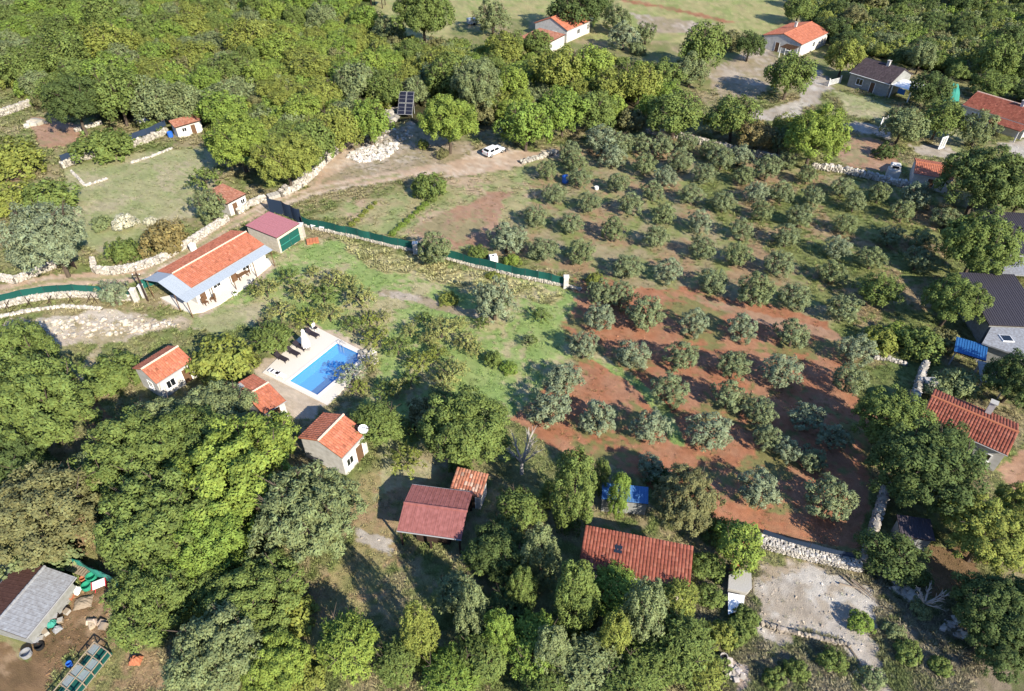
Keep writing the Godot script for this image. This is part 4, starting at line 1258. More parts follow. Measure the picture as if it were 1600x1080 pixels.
# a narrow crown of upright plumes, about 3.6 radii tall
func plumes(count: int, per: int, length: float, width: float) -> ArrayMesh:
	var L := Leaves.new()
	for i in count:
		var t := (i + 0.5) / count
		var y := lerpf(0.35, 3.55, t)
		var prof := 0.86 * sqrt(maxf(0.0, 1.0 - pow(absf(t * 1.9 - 0.75) / 1.2, 2.0)))
		var a := i * 2.399 + rng.randf_range(-0.5, 0.5)
		var c := Vector3(cos(a) * prof, y + rng.randf_range(-0.15, 0.2), sin(a) * prof) * Vector3(rng.randf_range(0.45, 1.25), 1, rng.randf_range(0.45, 1.25))
		var out := Vector3(cos(a), 0.5, sin(a)).normalized()
		var tone := rng.randf_range(0.62, 0.95)
		for k in per:
			var d := (rand_dir() + out * 0.8).normalized()
			var p := c + Vector3(d.x * 0.2, d.y * 0.34, d.z * 0.2) * rng.randf_range(0.7, 1.1)
			var face := (d * 0.7 + rand_dir() * 0.6 + Vector3.UP * 0.3).normalized()
			var s := rng.randf_range(0.7, 1.2)
			L.add(p, face, (Vector3.UP + rand_dir()).normalized(), length * s, width * s, d, leaf_tone(tone))
	return L.mesh()


func trunk_mesh(high: float, thick: float, limbs: int, reach: float, top: float, twigs := 0) -> ArrayMesh:
	var st := start()
	var bend := Vector3(rng.randf_range(-0.05, 0.05), 0, rng.randf_range(-0.05, 0.05))
	add_bar(st, Vector3(0, -0.08, 0), Vector3(0, high * 0.5, 0) + bend, thick * 1.25, thick * 0.95, 7)
	add_bar(st, Vector3(0, high * 0.5, 0) + bend, Vector3(0, high, 0), thick * 0.95, thick * 0.8, 7)
	for i in limbs:
		var a := TAU * i / limbs + rng.randf_range(-0.3, 0.3)
		var k := rng.randf_range(0.6, 1.0)
		var e := Vector3(cos(a) * reach * k, top * rng.randf_range(0.75, 1.05), sin(a) * reach * k)
		var m := Vector3(0, high, 0).lerp(e, 0.5) + Vector3(cos(a), 0.4, sin(a)) * reach * 0.08
		add_bar(st, Vector3(0, high * 0.95, 0), m, thick * 0.6, thick * 0.38, 5)
		add_bar(st, m, e, thick * 0.38, thick * 0.12, 5)
		for j in twigs:
			var from := m.lerp(e, rng.randf_range(0.0, 0.9))
			var d := ((e - m).normalized() + rand_dir() * 0.75 + Vector3.UP * 0.2).normalized()
			var to := from + d * reach * rng.randf_range(0.25, 0.6)
			add_bar(st, from, to, thick * 0.24, thick * 0.07, 4)
	return done(st)


func make_crowns() -> void:
	var make := {
		"broad": func(): return puffy(220, 21000, 0.053, 0.034, 1.15, 0.85, -0.45, 0.15, 0.5),
		"broad_small": func(): return puffy(84, 5600, 0.09, 0.058, 1.05, 0.8, -0.55, 0.24, 0.6),
		"fine": func(): return puffy(260, 16000, 0.065, 0.026, 1.1, 0.8, -0.5, 0.12, 0.4),
		"fine_small": func(): return puffy(80, 7000, 0.085, 0.04, 1.05, 0.8, -0.6, 0.25),
		"tuft": func(): return rosettes(640, 15, 0.1, 0.036, 1.15, 0.95),
		"tuft_small": func(): return rosettes(230, 15, 0.15, 0.052, 1.1, 0.9),
		"fruit": func(): return shoots(30, 24, 0.16, 0.07),
		"olive": func(): return puffy(rng.randi_range(52, 84), 3400, 0.125, 0.045, 1.0, rng.randf_range(0.74, 0.9), -0.8, rng.randf_range(0.19, 0.25), 0.4),
		"tall": func(): return plumes(200, 52, 0.105, 0.06),
		"bush": func(): return puffy(44, 2500, 0.12, 0.075, 0.5, 0.62, -0.6, 0.25, 0.5),
	}
	for k in make:
		crowns[k] = []
		for i in 6:
			crowns[k].append((make[k] as Callable).call())
	for k in make:
		trunks[k] = []
	for i in 2:
		for k in ["broad", "broad_small", "fine", "fine_small", "tuft", "tuft_small"]:
			trunks[k].append(trunk_mesh(0.62, 0.055, 8, 0.8, 1.75, 4))
		trunks["fruit"].append(trunk_mesh(0.42, 0.045, 9, 0.8, 1.2))
		trunks["olive"].append(trunk_mesh(0.5, 0.08, 6, 0.75, 1.6, 3))
		trunks["tall"].append(trunk_mesh(2.6, 0.09, 6, 0.4, 3.2))
		trunks["bush"].append(trunk_mesh(0.1, 0.04, 5, 0.5, 0.6))
	crowns["dead"] = []
	trunks["dead"] = [trunk_mesh(0.7, 0.09, 10, 0.85, 2.0, 10)]


var set_of := ""
const LOOKS := {"mid": "mid green", "yellow": "yellow green", "bright": "bright green", "dark": "dark green", "grey": "grey green", "olive": "", "orchard": "tan green", "silver": "silvery", "brown": "brownish", "rust": "rust tinged", "white": "cream flowered", "pine": "deep green", "lime": "lime green", "bare": "bare grey"}
const KNOWN := {"broad": ["tree", "broadleaf_tree"], "fine": ["fine leaved tree", "fine_leaved_tree"], "olive": ["olive tree", "olive_tree"], "fruit": ["open fruit tree", "fruit_tree"], "tuft": ["tufted tree", "tufted_tree"], "tall": ["tall narrow tree", "narrow_tree"], "bush": ["shrub", "shrub"], "dead": ["leafless tree", "leafless_tree"]}
const SETS := {"single": "", "grove": "olive trees of the grove", "wood": "trees of the dense wood", "wood2": "trees of the dark upper wood", "vine1": "vines of the longer row", "vine2": "vines of the shorter row"}


# one tree, shrub or vine: mesh, tint, x, z, radius, where it stands
func p(mesh: String, tint: String, x: float, z: float, r: float, where: String, tallness := 1.0) -> void:
	var known: Array = KNOWN[mesh.replace("_small", "")]
	var label := ""
	var called: String = known[1]
	var category := "shrub" if called == "shrub" else "tree"
	if set_of == "grove":
		var q := where.split(",")
		label = "%s olive tree, %s from the left in the %s grove row" % [LOOKS[tint], q[0], q[1]]
	elif set_of.begins_with("vine"):
		called = "vine"
		category = "vine"
		label = "small %s vine, %s from the track in the %s vine row" % [LOOKS[tint], where, "longer" if set_of == "vine1" else "shorter"]
	else:
		label = "%s%s %s%s %s" % ["small " if r < 1.3 else ("large " if r > 5.0 else ""), LOOKS[tint], known[0], " in the wood" if set_of != "single" else "", where]
	label = label.strip_edges()
	var t := thing(called, label, category, Vector3(x, -0.05, z), rng.randf() * TAU, SETS[set_of])
	t.rotation.x = rng.randf_range(-0.07, 0.07)
	t.rotation.z = rng.randf_range(-0.07, 0.07)
	t.scale = Vector3(r * rng.randf_range(0.87, 1.14), r * tallness * rng.randf_range(0.92, 1.1), r * rng.randf_range(0.87, 1.14))
	var k: int = rng.randi() % crowns["broad"].size()
	part("trunk", trunks[mesh][k % trunks[mesh].size()], M.bare_bark if mesh == "dead" else M.bark, t)
	if crowns[mesh].size():
		part("crown", crowns[mesh][k], leaf_mats[tint], t)


func far(tint: String, x: float, z: float, r: float) -> void:
	var b := Basis(Vector3.UP, rng.randf() * TAU).scaled_local(Vector3(r, r, r))
	far_places.append([Transform3D(b, Vector3(x, -0.05, z)), M["tint_" + tint]])


func far_wood() -> void:
	var pl := []
	var tn := []
	for q in far_places:
		pl.append(q[0])
		tn.append(q[1])
	var o := scatter("distant_wood", crowns["broad_small"][1], M.leaf_far, pl, tn)
	tag(o, "distant mass of mixed wood whose crowns merge at the far edge", "wood")
	# low growth under and between the trees
	pl = []
	tn = []
	var outs := [PackedVector2Array([Vector2(-173.6, -236.8), Vector2(-47.4, -236.8), Vector2(-36.5, -185.7), Vector2(4.7, -171.9), Vector2(35.4, -160.1), Vector2(33.1, -146.5), Vector2(19.7, -136.8), Vector2(0.0, -132.3), Vector2(-23.2, -133.6), Vector2(-32.4, -127.5), Vector2(-40.4, -114.6), Vector2(-53.6, -119.8), Vector2(-66.0, -137.8), Vector2(-99.4, -141.2), Vector2(-128.3, -162.2)]), PackedVector2Array([Vector2(84.0, -215.2), Vector2(91.9, -236.8), Vector2(177.7, -236.8), Vector2(117.1, -139.5), Vector2(102.7, -158.8), Vector2(82.4, -179.6)])]
	for poly in outs:
		var r := Rect2(poly[0], Vector2.ZERO)
		for q in poly:
			r = r.expand(q)
		for i in 4200:
			var p := Vector2(rng.randf_range(r.position.x, r.end.x), rng.randf_range(r.position.y, r.end.y))
			if Geometry2D.is_point_in_polygon(p, poly) and p.distance_to(Vector2(-20.70, -134.23)) > 8.0:
				var s := rng.randf_range(1.2, 2.9)
				pl.append(Transform3D(Basis(Vector3.UP, rng.randf() * TAU).scaled_local(Vector3(s, s * rng.randf_range(0.7, 1.3), s)), Vector3(p.x, -0.1, p.y)))
				var c: Color = M["tint_" + ["mid", "yellow", "yellow", "grey", "brown", "bright"][rng.randi() % 6]]
				tn.append(c)
	var u := scatter("undergrowth", crowns["bush"][0], M.leaf_far, pl, tn)
	tag(u, "low mixed undergrowth filling the gaps of the woods", "undergrowth")


func trees() -> void:
	set_of = "single"
	p("bush", "yellow", -86.5, -110.8, 5.10, "left of the whitewashed hut")
	p("bush", "mid", -73.9, -116.8, 4.39, "in front of the whitewashed hut")
	p("bush", "mid", -74.0, -121.3, 2.62, "left of the whitewashed hut, second nearest")
	p("bush", "yellow", -80.4, -97.9, 3.48, "left of the pink roofed hut")
	p("bush", "mid", -74.4, -98.1, 4.29, "left of the pink roofed hut")
	p("fine", "silver", -62.8, -79.3, 5.54, "left of the long orange roofed house")
	p("bush", "grey", -63.8, -92.4, 1.69, "left of the pink roofed hut")
	p("bush", "white", -60.2, -92.5, 1.98, "left of the pink roofed hut")
	p("bush", "mid", -56.5, -83.9, 2.51, "left of the long orange roofed house")
	p("bush", "white", -56.9, -93.6, 0.90, "left of the pink roofed hut")
	p("bush", "rust", -51.2, -86.7, 3.59, "left of the long orange roofed house")
	p("fruit", "mid", -51.4, -104.4, 3.02, "left of the pink roofed hut")
	p("olive", "grey", -47.0, -94.4, 2.69, "in front of the pink roofed hut")
	p("olive", "silver", -53.1, -73.0, 1.87, "in front of the long orange roofed house")
	p("bush", "lime", -70.7, -123.1, 1.09, "left of the whitewashed hut")
	p("olive", "grey", -10.9, -82.8, 2.65, "left of the white fence pillar")
	p("bush", "mid", -13.8, -102.9, 2.87, "in front of the white car")
	p("olive", "silver", -0.9, -85.8, 2.62, "left of the white fence pillar, the nearest")
	p("olive", "silver", -2.3, -69.6, 3.27, "left of the white fence pillar, second nearest")
	p("fruit", "mid", 3.8, -69.2, 1.56, "in front of the white fence pillar")
	p("bush", "yellow", -2.7, -78.9, 0.90, "left of the white fence pillar, the nearest")
	p("bush", "lime", 0.0, -82.5, 1.29, "left of the white fence pillar")
	p("bush", "mid", -5.1, -84.3, 1.50, "left of the white fence pillar")
	p("bush", "yellow", -8.6, -73.4, 1.20, "left of the white fence pillar, second nearest")
	p("bush", "yellow", 11.6, -77.8, 1.25, "right of the white fence pillar")
	p("fruit", "orchard", -33.2, -74.3, 2.21, "right of the long orange roofed house")
	p("fruit", "mid", -31.0, -77.6, 1.97, "right of the long orange roofed house")
	p("fruit", "orchard", -28.4, -74.0, 2.06, "behind the swimming pool, fourth nearest")
	p("fruit", "mid", -25.3, -73.3, 2.19, "behind the swimming pool, second nearest")
	p("fruit", "orchard", -24.5, -76.9, 1.96, "behind the swimming pool, sixth nearest")
	p("fruit", "orchard", -20.0, -72.3, 2.39, "behind the swimming pool, third nearest")
	p("fruit", "orchard", -29.9, -69.6, 2.26, "behind the swimming pool, second nearest")
	p("fruit", "yellow", -26.3, -68.5, 2.10, "behind the swimming pool, the nearest")
	p("tuft_small", "mid", -29.1, -63.2, 2.79, "left of the swimming pool", 0.85)
	p("fruit", "orchard", -23.7, -69.4, 1.98, "behind the swimming pool, the nearest")
	p("fruit", "yellow", -16.9, -64.2, 2.03, "right of the swimming pool, the nearest")
	p("fruit", "mid", -14.0, -62.7, 2.00, "right of the swimming pool")
	p("fruit", "orchard", -8.9, -66.0, 2.33, "right of the swimming pool, fourth nearest")
	p("fruit", "orchard", -4.5, -62.7, 1.47, "right of the swimming pool, sixth nearest")
	p("fruit", "yellow", -11.0, -59.9, 1.95, "right of the swimming pool, second nearest")
	p("fruit", "mid", -14.4, -55.6, 1.69, "behind the cottage with the dish")
	p("fruit", "orchard", -7.0, -58.2, 2.30, "behind the tiled lean-to shed")
	p("fruit", "orchard", -5.7, -63.8, 1.76, "right of the swimming pool, fifth nearest")
	p("fruit", "mid", -20.2, -67.1, 1.67, "behind the swimming pool, the nearest")
	p("fruit", "silver", -18.9, -57.9, 1.91, "right of the swimming pool")
	p("fruit", "yellow", -17.6, -56.3, 1.26, "right of the swimming pool")
	p("fruit", "orchard", -10.3, -64.4, 1.63, "right of the swimming pool, third nearest")
	p("fruit", "mid", -11.8, -57.2, 1.40, "right of the cottage with the dish, second nearest")
	p("fruit", "orchard", -16.7, -69.2, 1.28, "behind the swimming pool")
	p("fruit", "mid", -35.1, -75.0, 1.34, "in front of the long orange roofed house")
	p("bush", "mid", -2.3, -61.2, 1.24, "behind the tiled lean-to shed")
	p("bush", "bright", -0.4, -59.9, 0.92, "behind the tiled lean-to shed")
	p("bush", "mid", 2.4, -65.1, 0.80, "in front of the white fence pillar")
	p("fruit", "grey", 2.0, -64.4, 1.09, "in front of the white fence pillar")
	p("tuft", "mid", -14.1, -48.8, 2.96, "right of the cottage with the dish", 0.85)
	p("fruit", "yellow", -10.9, -44.9, 2.23, "behind the open barn")
	p("broad", "mid", -4.3, -46.0, 4.22, "behind the tiled lean-to shed")
	p("fruit", "orchard", -8.0, -56.4, 2.13, "right of the cottage with the dish, second nearest")
	p("bush", "brown", -9.8, -51.6, 2.38, "right of the cottage with the dish")
	p("tuft_small", "dark", -7.7, -51.9, 2.10, "behind the tiled lean-to shed", 0.85)
	p("fruit", "mid", -10.9, -49.0, 1.52, "right of the cottage with the dish, the nearest")
	p("broad", "mid", -48.5, -48.5, 5.69, "in front of the square tiled cottage")
	p("bush", "mid", -46.1, -58.5, 2.84, "in front of the square tiled cottage, the nearest")
	p("bush", "yellow", -34.1, -59.2, 3.45, "right of the square tiled cottage")
	p("bush", "mid", -47.2, -57.0, 2.65, "in front of the square tiled cottage, second nearest")
	p("broad", "grey", -35.7, -47.5, 3.54, "in front of the square tiled cottage")
	p("broad", "grey", -30.8, -49.0, 3.59, "left of the cottage with the dish")
	p("broad", "mid", -35.8, -41.9, 4.74, "behind the grey roofed shed")
	p("broad", "mid", -31.9, -43.8, 4.01, "left of the cottage with the dish")
	p("broad", "lime", -25.2, -40.2, 4.98, "in front of the cottage with the dish")
	p("broad_small", "lime", -24.7, -46.9, 2.63, "left of the cottage with the dish")
	p("broad", "grey", -39.9, -41.2, 3.07, "behind the grey roofed shed")
	p("broad", "mid", -31.1, -34.5, 4.67, "behind the cold frames")
	p("fine", "grey", -18.6, -35.7, 5.21, "left of the open barn")
	p("broad", "brown", -41.8, -35.9, 4.64, "behind the grey roofed shed")
	p("broad", "bright", -26.1, -33.8, 3.89, "behind the cold frames")
	p("broad", "mid", -29.4, -27.9, 3.42, "right of the cold frames, the nearest")
	p("broad", "grey", -22.4, -23.9, 3.70, "right of the cold frames")
	p("broad", "lime", -18.2, -23.3, 2.55, "right of the cold frames")
	p("broad", "mid", -20.8, -28.6, 3.74, "right of the cold frames, third nearest")
	p("broad", "mid", -55.3, -56.6, 4.29, "left of the square tiled cottage")
	p("broad", "bright", -28.2, -31.3, 3.15, "right of the cold frames")
	p("broad", "dark", -48.6, -42.5, 3.71, "behind the grey roofed shed")
	p("bush", "grey", -42.7, -34.3, 2.88, "behind the grey roofed shed")
	p("broad", "mid", -25.0, -29.3, 2.66, "right of the cold frames, second nearest")
	p("bush", "yellow", -18.8, -28.5, 2.15, "left of the open barn")
	p("bush", "yellow", -16.7, -23.8, 1.82, "in front of the open barn")
	p("tuft", "lime", -12.9, -25.3, 2.93, "in front of the open barn", 0.85)
	p("tuft_small", "grey", -4.8, -30.0, 2.28, "in front of the open barn", 0.85)
	p("tall", "yellow", -7.2, -25.5, 1.43, "in front of the open barn", 1.50)
	p("tuft", "mid", -9.1, -24.3, 2.21, "in front of the open barn, second nearest", 0.85)
	p("tall", "grey", -3.3, -26.8, 1.46, "in front of the open barn", 1.50)
	p("tuft", "mid", -2.0, -24.7, 2.52, "in front of the open barn, third nearest", 0.85)
	p("tuft", "bright", -4.7, -22.8, 2.45, "in front of the open barn", 0.85)
	p("tuft_small", "mid", -2.9, -33.7, 1.94, "in front of the open barn, the nearest", 0.85)
	p("tall", "grey", 2.7, -32.3, 1.49, "left of the red ribbed roof", 1.50)
	p("tall", "mid", 5.4, -27.9, 1.62, "in front of the red ribbed roof", 1.50)
	p("tuft", "bright", 8.9, -29.7, 2.80, "in front of the red ribbed roof", 0.85)
	p("tall", "grey", 10.2, -26.3, 1.58, "in front of the red ribbed roof, the nearest", 1.50)
	p("tuft", "mid", 11.0, -24.2, 2.50, "in front of the red ribbed roof, second nearest", 0.85)
	p("tall", "mid", 0.8, -29.8, 1.15, "left of the red ribbed roof", 1.50)
	p("tuft", "mid", 13.1, -25.0, 3.11, "in front of the red ribbed roof, the nearest", 0.85)
	p("tuft", "bright", 1.8, -25.1, 2.83, "left of the red ribbed roof", 0.85)
	p("tuft", "grey", 5.9, -23.8, 2.97, "in front of the red ribbed roof", 0.85)
	p("tuft", "yellow", 13.9, -29.1, 2.36, "in front of the red ribbed roof", 0.85)
	p("tuft_small", "dark", 0.0, -29.0, 2.04, "in front of the open barn", 0.85)
	p("tuft", "mid", 2.9, -22.2, 2.15, "in front of the red ribbed roof, fourth nearest", 0.85)
	p("tuft_small", "yellow", 14.8, -23.0, 1.98, "in front of the concrete cistern", 0.85)
	p("tuft", "mid", 9.0, -22.4, 2.72, "in front of the red ribbed roof, third nearest", 0.85)
	p("fruit", "orchard", -13.1, -55.8, 1.51, "right of the cottage with the dish, the nearest")
	p("fruit", "yellow", -9.1, -61.8, 1.72, "right of the swimming pool, third nearest")
	p("fruit", "orchard", -16.9, -60.2, 1.44, "right of the swimming pool, the nearest")
	p("fruit", "orchard", -6.8, -67.8, 1.40, "left of the white fence pillar")
	p("fruit", "mid", -3.9, -67.9, 1.12, "left of the white fence pillar")
	p("fruit", "orchard", -28.0, -79.2, 1.39, "in front of the purple roofed garage")
	p("fruit", "yellow", -18.4, -68.6, 1.55, "behind the swimming pool, second nearest")
	p("fruit", "orchard", -12.9, -66.3, 1.38, "right of the swimming pool, second nearest")
	p("fruit", "mid", -11.4, -69.0, 1.28, "right of the swimming pool")
	p("fruit", "orchard", -22.4, -76.7, 1.51, "behind the swimming pool, fifth nearest")
	p("tall", "bright", -1.0, -25.7, 1.30, "in front of the open barn", 1.50)
	p("tall", "grey", 3.4, -24.2, 1.34, "in front of the red ribbed roof, second nearest", 1.50)
	p("tall", "yellow", 7.7, -25.3, 1.43, "in front of the red ribbed roof", 1.50)
	p("broad_small", "lime", 20.3, -34.4, 2.29, "behind the concrete cistern")
	p("broad", "brown", 16.2, -39.0, 3.00, "right of the blue roofed shed")
	p("tall", "mid", 5.6, -38.2, 1.83, "left of the red ribbed roof", 1.50)
	p("tall", "bright", 10.1, -39.5, 1.09, "in front of the blue roofed shed", 1.50)
	p("tall", "mid", 3.6, -40.4, 0.80, "right of the tiled lean-to shed", 1.50)
	p("tall", "mid", 8.7, -42.0, 0.90, "left of the blue roofed shed", 1.50)
	p("broad", "dark", -0.8, -33.5, 2.59, "right of the open barn")
	p("broad_small", "mid", 0.9, -38.6, 2.17, "right of the tiled lean-to shed")
	p("dead", "bare", 1.0, -44.4, 2.31, "right of the tiled lean-to shed")
	p("bush", "mid", -5.3, -45.0, 1.32, "behind the tiled lean-to shed")
	p("bush", "dark", 15.2, -43.3, 1.42, "right of the blue roofed shed")
	p("bush", "mid", 19.0, -37.2, 1.56, "behind the concrete cistern")
	p("broad", "dark", 38.6, -40.6, 4.55, "right of the corner where the grove walls meet, third nearest")
	p("broad", "mid", 39.0, -47.8, 3.42, "left of the red tiled house")
	p("broad", "dark", 42.7, -44.7, 3.19, "left of the red tiled house")
	p("broad", "pine", 72.3, -95.4, 5.87, "in front of the small orange roofed store")
	p("broad", "mid", 63.4, -78.7, 4.69, "behind the charcoal roofed house")
	p("broad", "mid", 55.3, -68.3, 3.69, "behind the blue canopy")
	p("bush", "mid", 50.1, -63.3, 2.50, "left of the blue canopy")
	p("broad", "dark", 39.1, -27.6, 3.10, "right of the corner where the grove walls meet, second nearest")
	p("broad", "yellow", 41.9, -34.4, 3.60, "right of the corner where the grove walls meet")
	p("broad_small", "dark", 33.4, -33.1, 2.36, "right of the corner where the grove walls meet, the nearest")
	p("bush", "bright", 29.4, -28.3, 1.08, "right of the gravel clearing")
	p("bush", "yellow", 45.8, -64.4, 2.06, "left of the blue canopy")
	p("bush", "lime", 48.6, -65.8, 1.61, "left of the blue canopy")
	p("bush", "brown", 53.5, -64.3, 1.90, "left of the blue canopy")
	p("bush", "grey", 51.4, -56.2, 2.20, "behind the red tiled house, second nearest")
	p("broad", "dark", 40.7, -27.3, 3.09, "right of the corner where the grove walls meet, fourth nearest")
	p("broad", "dark", 56.0, -54.7, 3.26, "right of the red tiled house")
	p("bush", "grey", 48.5, -55.4, 1.75, "behind the red tiled house, the nearest")
	p("broad", "yellow", 47.2, -37.4, 2.71, "in front of the red tiled house")
	p("bush", "dark", 35.8, -32.3, 1.36, "right of the corner where the grove walls meet")
	p("broad", "dark", 38.4, -25.1, 2.33, "in front of the corner where the grove walls meet")
	p("broad_small", "mid", 79.3, -95.4, 3.97, "in front of the small orange roofed store")
	p("bush", "mid", 19.8, -28.5, 1.19, "in front of the concrete cistern, the nearest")
	p("bush", "mid", 18.7, -27.4, 1.17, "in front of the concrete cistern, second nearest")
	p("bush", "yellow", 17.3, -27.1, 1.28, "in front of the concrete cistern")
	p("bush", "mid", 17.5, -33.2, 1.49, "left of the concrete cistern")
	p("bush", "mid", 17.2, -30.5, 1.22, "left of the concrete cistern")
	p("bush", "mid", 22.8, -24.3, 1.02, "in front of the gravel clearing, second nearest")
	p("bush", "mid", 25.9, -25.0, 1.14, "in front of the gravel clearing, the nearest")
	p("bush", "mid", 20.8, -23.6, 0.91, "in front of the concrete cistern, fourth nearest")
	p("bush", "mid", 32.3, -25.6, 1.04, "right of the gravel clearing")
	p("bush", "grey", 32.1, -27.5, 0.86, "in front of the corner where the grove walls meet, second nearest")
	p("bush", "mid", 16.4, -24.5, 1.03, "in front of the concrete cistern, third nearest")
	p("bush", "mid", 34.5, -24.6, 0.93, "in front of the corner where the grove walls meet")
	p("bush", "grey", 28.7, -23.6, 0.91, "in front of the gravel clearing")
	p("dead", "bare", 35.4, -29.7, 1.41, "in front of the corner where the grove walls meet")
	p("bush", "grey", 35.1, -29.4, 0.99, "in front of the corner where the grove walls meet, the nearest")
	p("dead", "bare", 33.8, -32.9, 1.14, "right of the corner where the grove walls meet")
	p("broad", "lime", 52.2, -112.1, 5.49, "left of the small orange roofed store")
	p("broad_small", "mid", 58.0, -144.6, 5.06, "left of the dark roofed house, the nearest")
	p("broad_small", "mid", 41.5, -123.6, 4.51, "left of the small orange roofed store")
	p("broad_small", "rust", 44.5, -119.2, 3.26, "left of the small orange roofed store")
	p("broad_small", "mid", 30.9, -125.2, 4.78, "right of the white car, second nearest")
	p("broad_small", "mid", 43.0, -159.5, 5.45, "left of the dark roofed house, second nearest")
	p("broad_small", "yellow", 74.7, -158.2, 3.88, "left of the dark roofed house")
	p("broad_small", "grey", 72.6, -122.7, 3.56, "behind the small orange roofed store")
	p("broad_small", "mid", 80.4, -124.6, 3.60, "behind the small orange roofed store")
	p("broad_small", "dark", 85.2, -138.9, 3.64, "left of the teal tarpaulin stand")
	p("bush", "dark", 68.2, -117.3, 1.98, "left of the small orange roofed store")
	p("bush", "brown", 54.2, -178.4, 3.19, "left of the pergola house")
	p("broad_small", "dark", 56.2, -168.3, 3.32, "left of the dark roofed house")
	p("olive", "grey", 48.9, -118.3, 2.56, "left of the small orange roofed store")
	p("broad_small", "yellow", 50.6, -121.1, 3.30, "left of the small orange roofed store")
	p("olive", "grey", 39.1, -151.7, 3.63, "left of the dark roofed house")
	p("olive", "grey", 86.4, -121.6, 3.55, "right of the small orange roofed store")
	p("broad", "mid", -21.6, -176.8, 7.70, "behind the solar panels")
	p("broad", "lime", -11.5, -118.6, 5.27, "left of the white car")
	p("broad", "grey", -6.9, -135.0, 5.79, "behind the white car")
	p("broad_small", "bright", 2.5, -119.7, 4.63, "right of the white car, the nearest")
	p("olive", "grey", -4.9, -188.2, 4.29, "left of the meadow house")
	p("olive", "grey", -31.0, -179.1, 3.81, "behind the solar panels")
	p("broad_small", "dark", 15.7, -190.2, 5.93, "in front of the meadow house")
	p("broad_small", "dark", 22.2, -197.1, 4.77, "right of the meadow house")
	p("olive", "grey", 27.4, -189.3, 3.98, "right of the meadow house, the nearest")
	p("olive", "silver", 27.5, -176.7, 3.46, "in front of the meadow house")
	p("olive", "grey", 33.8, -181.2, 2.89, "right of the meadow house, second nearest")
	p("broad_small", "mid", 6.1, -169.4, 3.64, "in front of the meadow house, the nearest")
	p("broad_small", "mid", 0.0, -168.3, 3.32, "in front of the meadow house, second nearest")
	p("bush", "grey", 30.5, -173.9, 2.19, "in front of the meadow house")
	p("broad", "lime", -46.8, -111.1, 5.25, "behind the pink roofed hut")
	p("broad", "yellow", -37.5, -104.6, 5.23, "right of the pink roofed hut")
	p("broad_small", "bright", -55.7, -128.4, 4.40, "right of the whitewashed hut")
	p("broad", "dark", -82.3, -126.7, 5.53, "left of the whitewashed hut")
	p("broad_small", "mid", -76.3, -130.8, 5.42, "left of the whitewashed hut")
	p("broad_small", "grey", -69.1, -130.9, 5.18, "left of the whitewashed hut")
	p("broad_small", "grey", -64.4, -131.9, 3.75, "behind the whitewashed hut")
	p("bush", "mid", -70.0, -127.9, 1.86, "left of the whitewashed hut, the nearest")
	p("bush", "brown", -12.8, -117.0, 1.17, "left of the white car")
	p("bush", "yellow", -16.7, -121.0, 1.20, "left of the white car")
	p("broad_small", "bright", -26.5, -122.0, 4.01, "in front of the solar panels")
	p("broad_small", "yellow", -31.8, -118.8, 4.16, "behind the pink roofed hut")
	p("broad_small", "mid", -35.0, -112.5, 4.00, "right of the pink roofed hut")
	p("broad_small", "mid", -13.2, -142.6, 4.75, "right of the solar panels")
	p("broad_small", "bright", 9.6, -125.6, 4.33, "right of the white car, second nearest")
	p("broad_small", "mid", 15.3, -128.4, 4.40, "right of the white car, the nearest")
	p("bush", "brown", 23.1, -129.9, 3.25, "right of the white car")
	p("broad_small", "yellow", 20.9, -140.0, 4.43, "right of the white car, the nearest")
	p("broad_small", "yellow", 26.1, -140.0, 4.43, "right of the white car, second nearest")
	p("broad_small", "yellow", 9.4, -146.1, 4.84, "behind the white car")
	p("broad_small", "lime", 17.1, -149.7, 4.92, "behind the white car")
	set_of = "grove"
	p("olive", "silver", 16.6, -118.8, 3.04, "first,first", 0.93)
	p("olive", "olive", 19.7, -117.9, 2.56, "second,first", 0.93)
	p("olive", "olive", 23.6, -118.0, 2.24, "third,first", 0.93)
	p("olive", "olive", 27.2, -117.5, 2.24, "fourth,first", 0.93)
	p("olive", "olive", 32.2, -119.1, 2.23, "fifth,first", 0.93)
	p("olive", "grey", 36.0, -116.4, 2.24, "sixth,first", 0.93)
	p("olive", "olive", 10.3, -115.1, 2.24, "first,second", 0.93)
	p("olive", "silver", 17.8, -113.0, 2.25, "second,second", 0.93)
	p("olive", "grey", 6.2, -108.6, 1.99, "first,fourth", 0.93)
	p("olive", "olive", 11.6, -105.6, 2.00, "second,fourth", 0.93)
	p("olive", "grey", 23.1, -110.3, 2.25, "third,second", 0.93)
	p("olive", "olive", 29.4, -111.5, 2.25, "fourth,second", 0.93)
	p("olive", "olive", 37.0, -112.3, 2.25, "seventh,first", 0.93)
	p("olive", "olive", 17.6, -103.7, 2.00, "third,fourth", 0.93)
	p("olive", "olive", 23.1, -100.9, 2.01, "fourth,fourth", 0.93)
	p("olive", "olive", 29.3, -100.0, 2.01, "fifth,fourth", 0.93)
	p("olive", "olive", 6.9, -100.0, 2.01, "first,fifth", 0.93)
	p("olive", "olive", 12.3, -97.3, 2.01, "second,fifth", 0.93)
	p("olive", "olive", 18.9, -96.5, 2.02, "third,fifth", 0.93)
	p("olive", "grey", 23.7, -93.9, 2.02, "fourth,fifth", 0.93)
	p("olive", "olive", 3.6, -92.9, 2.02, "first,sixth", 0.93)
	p("olive", "olive", 9.0, -91.0, 2.02, "second,sixth", 0.93)
	p("olive", "grey", 15.1, -88.6, 2.03, "third,sixth", 0.93)
	p("olive", "olive", 21.3, -86.9, 2.03, "fourth,sixth", 0.93)
	p("olive", "olive", 32.9, -107.2, 2.00, "fifth,second", 0.93)
	p("olive", "grey", 39.3, -106.3, 2.00, "sixth,second", 0.93)
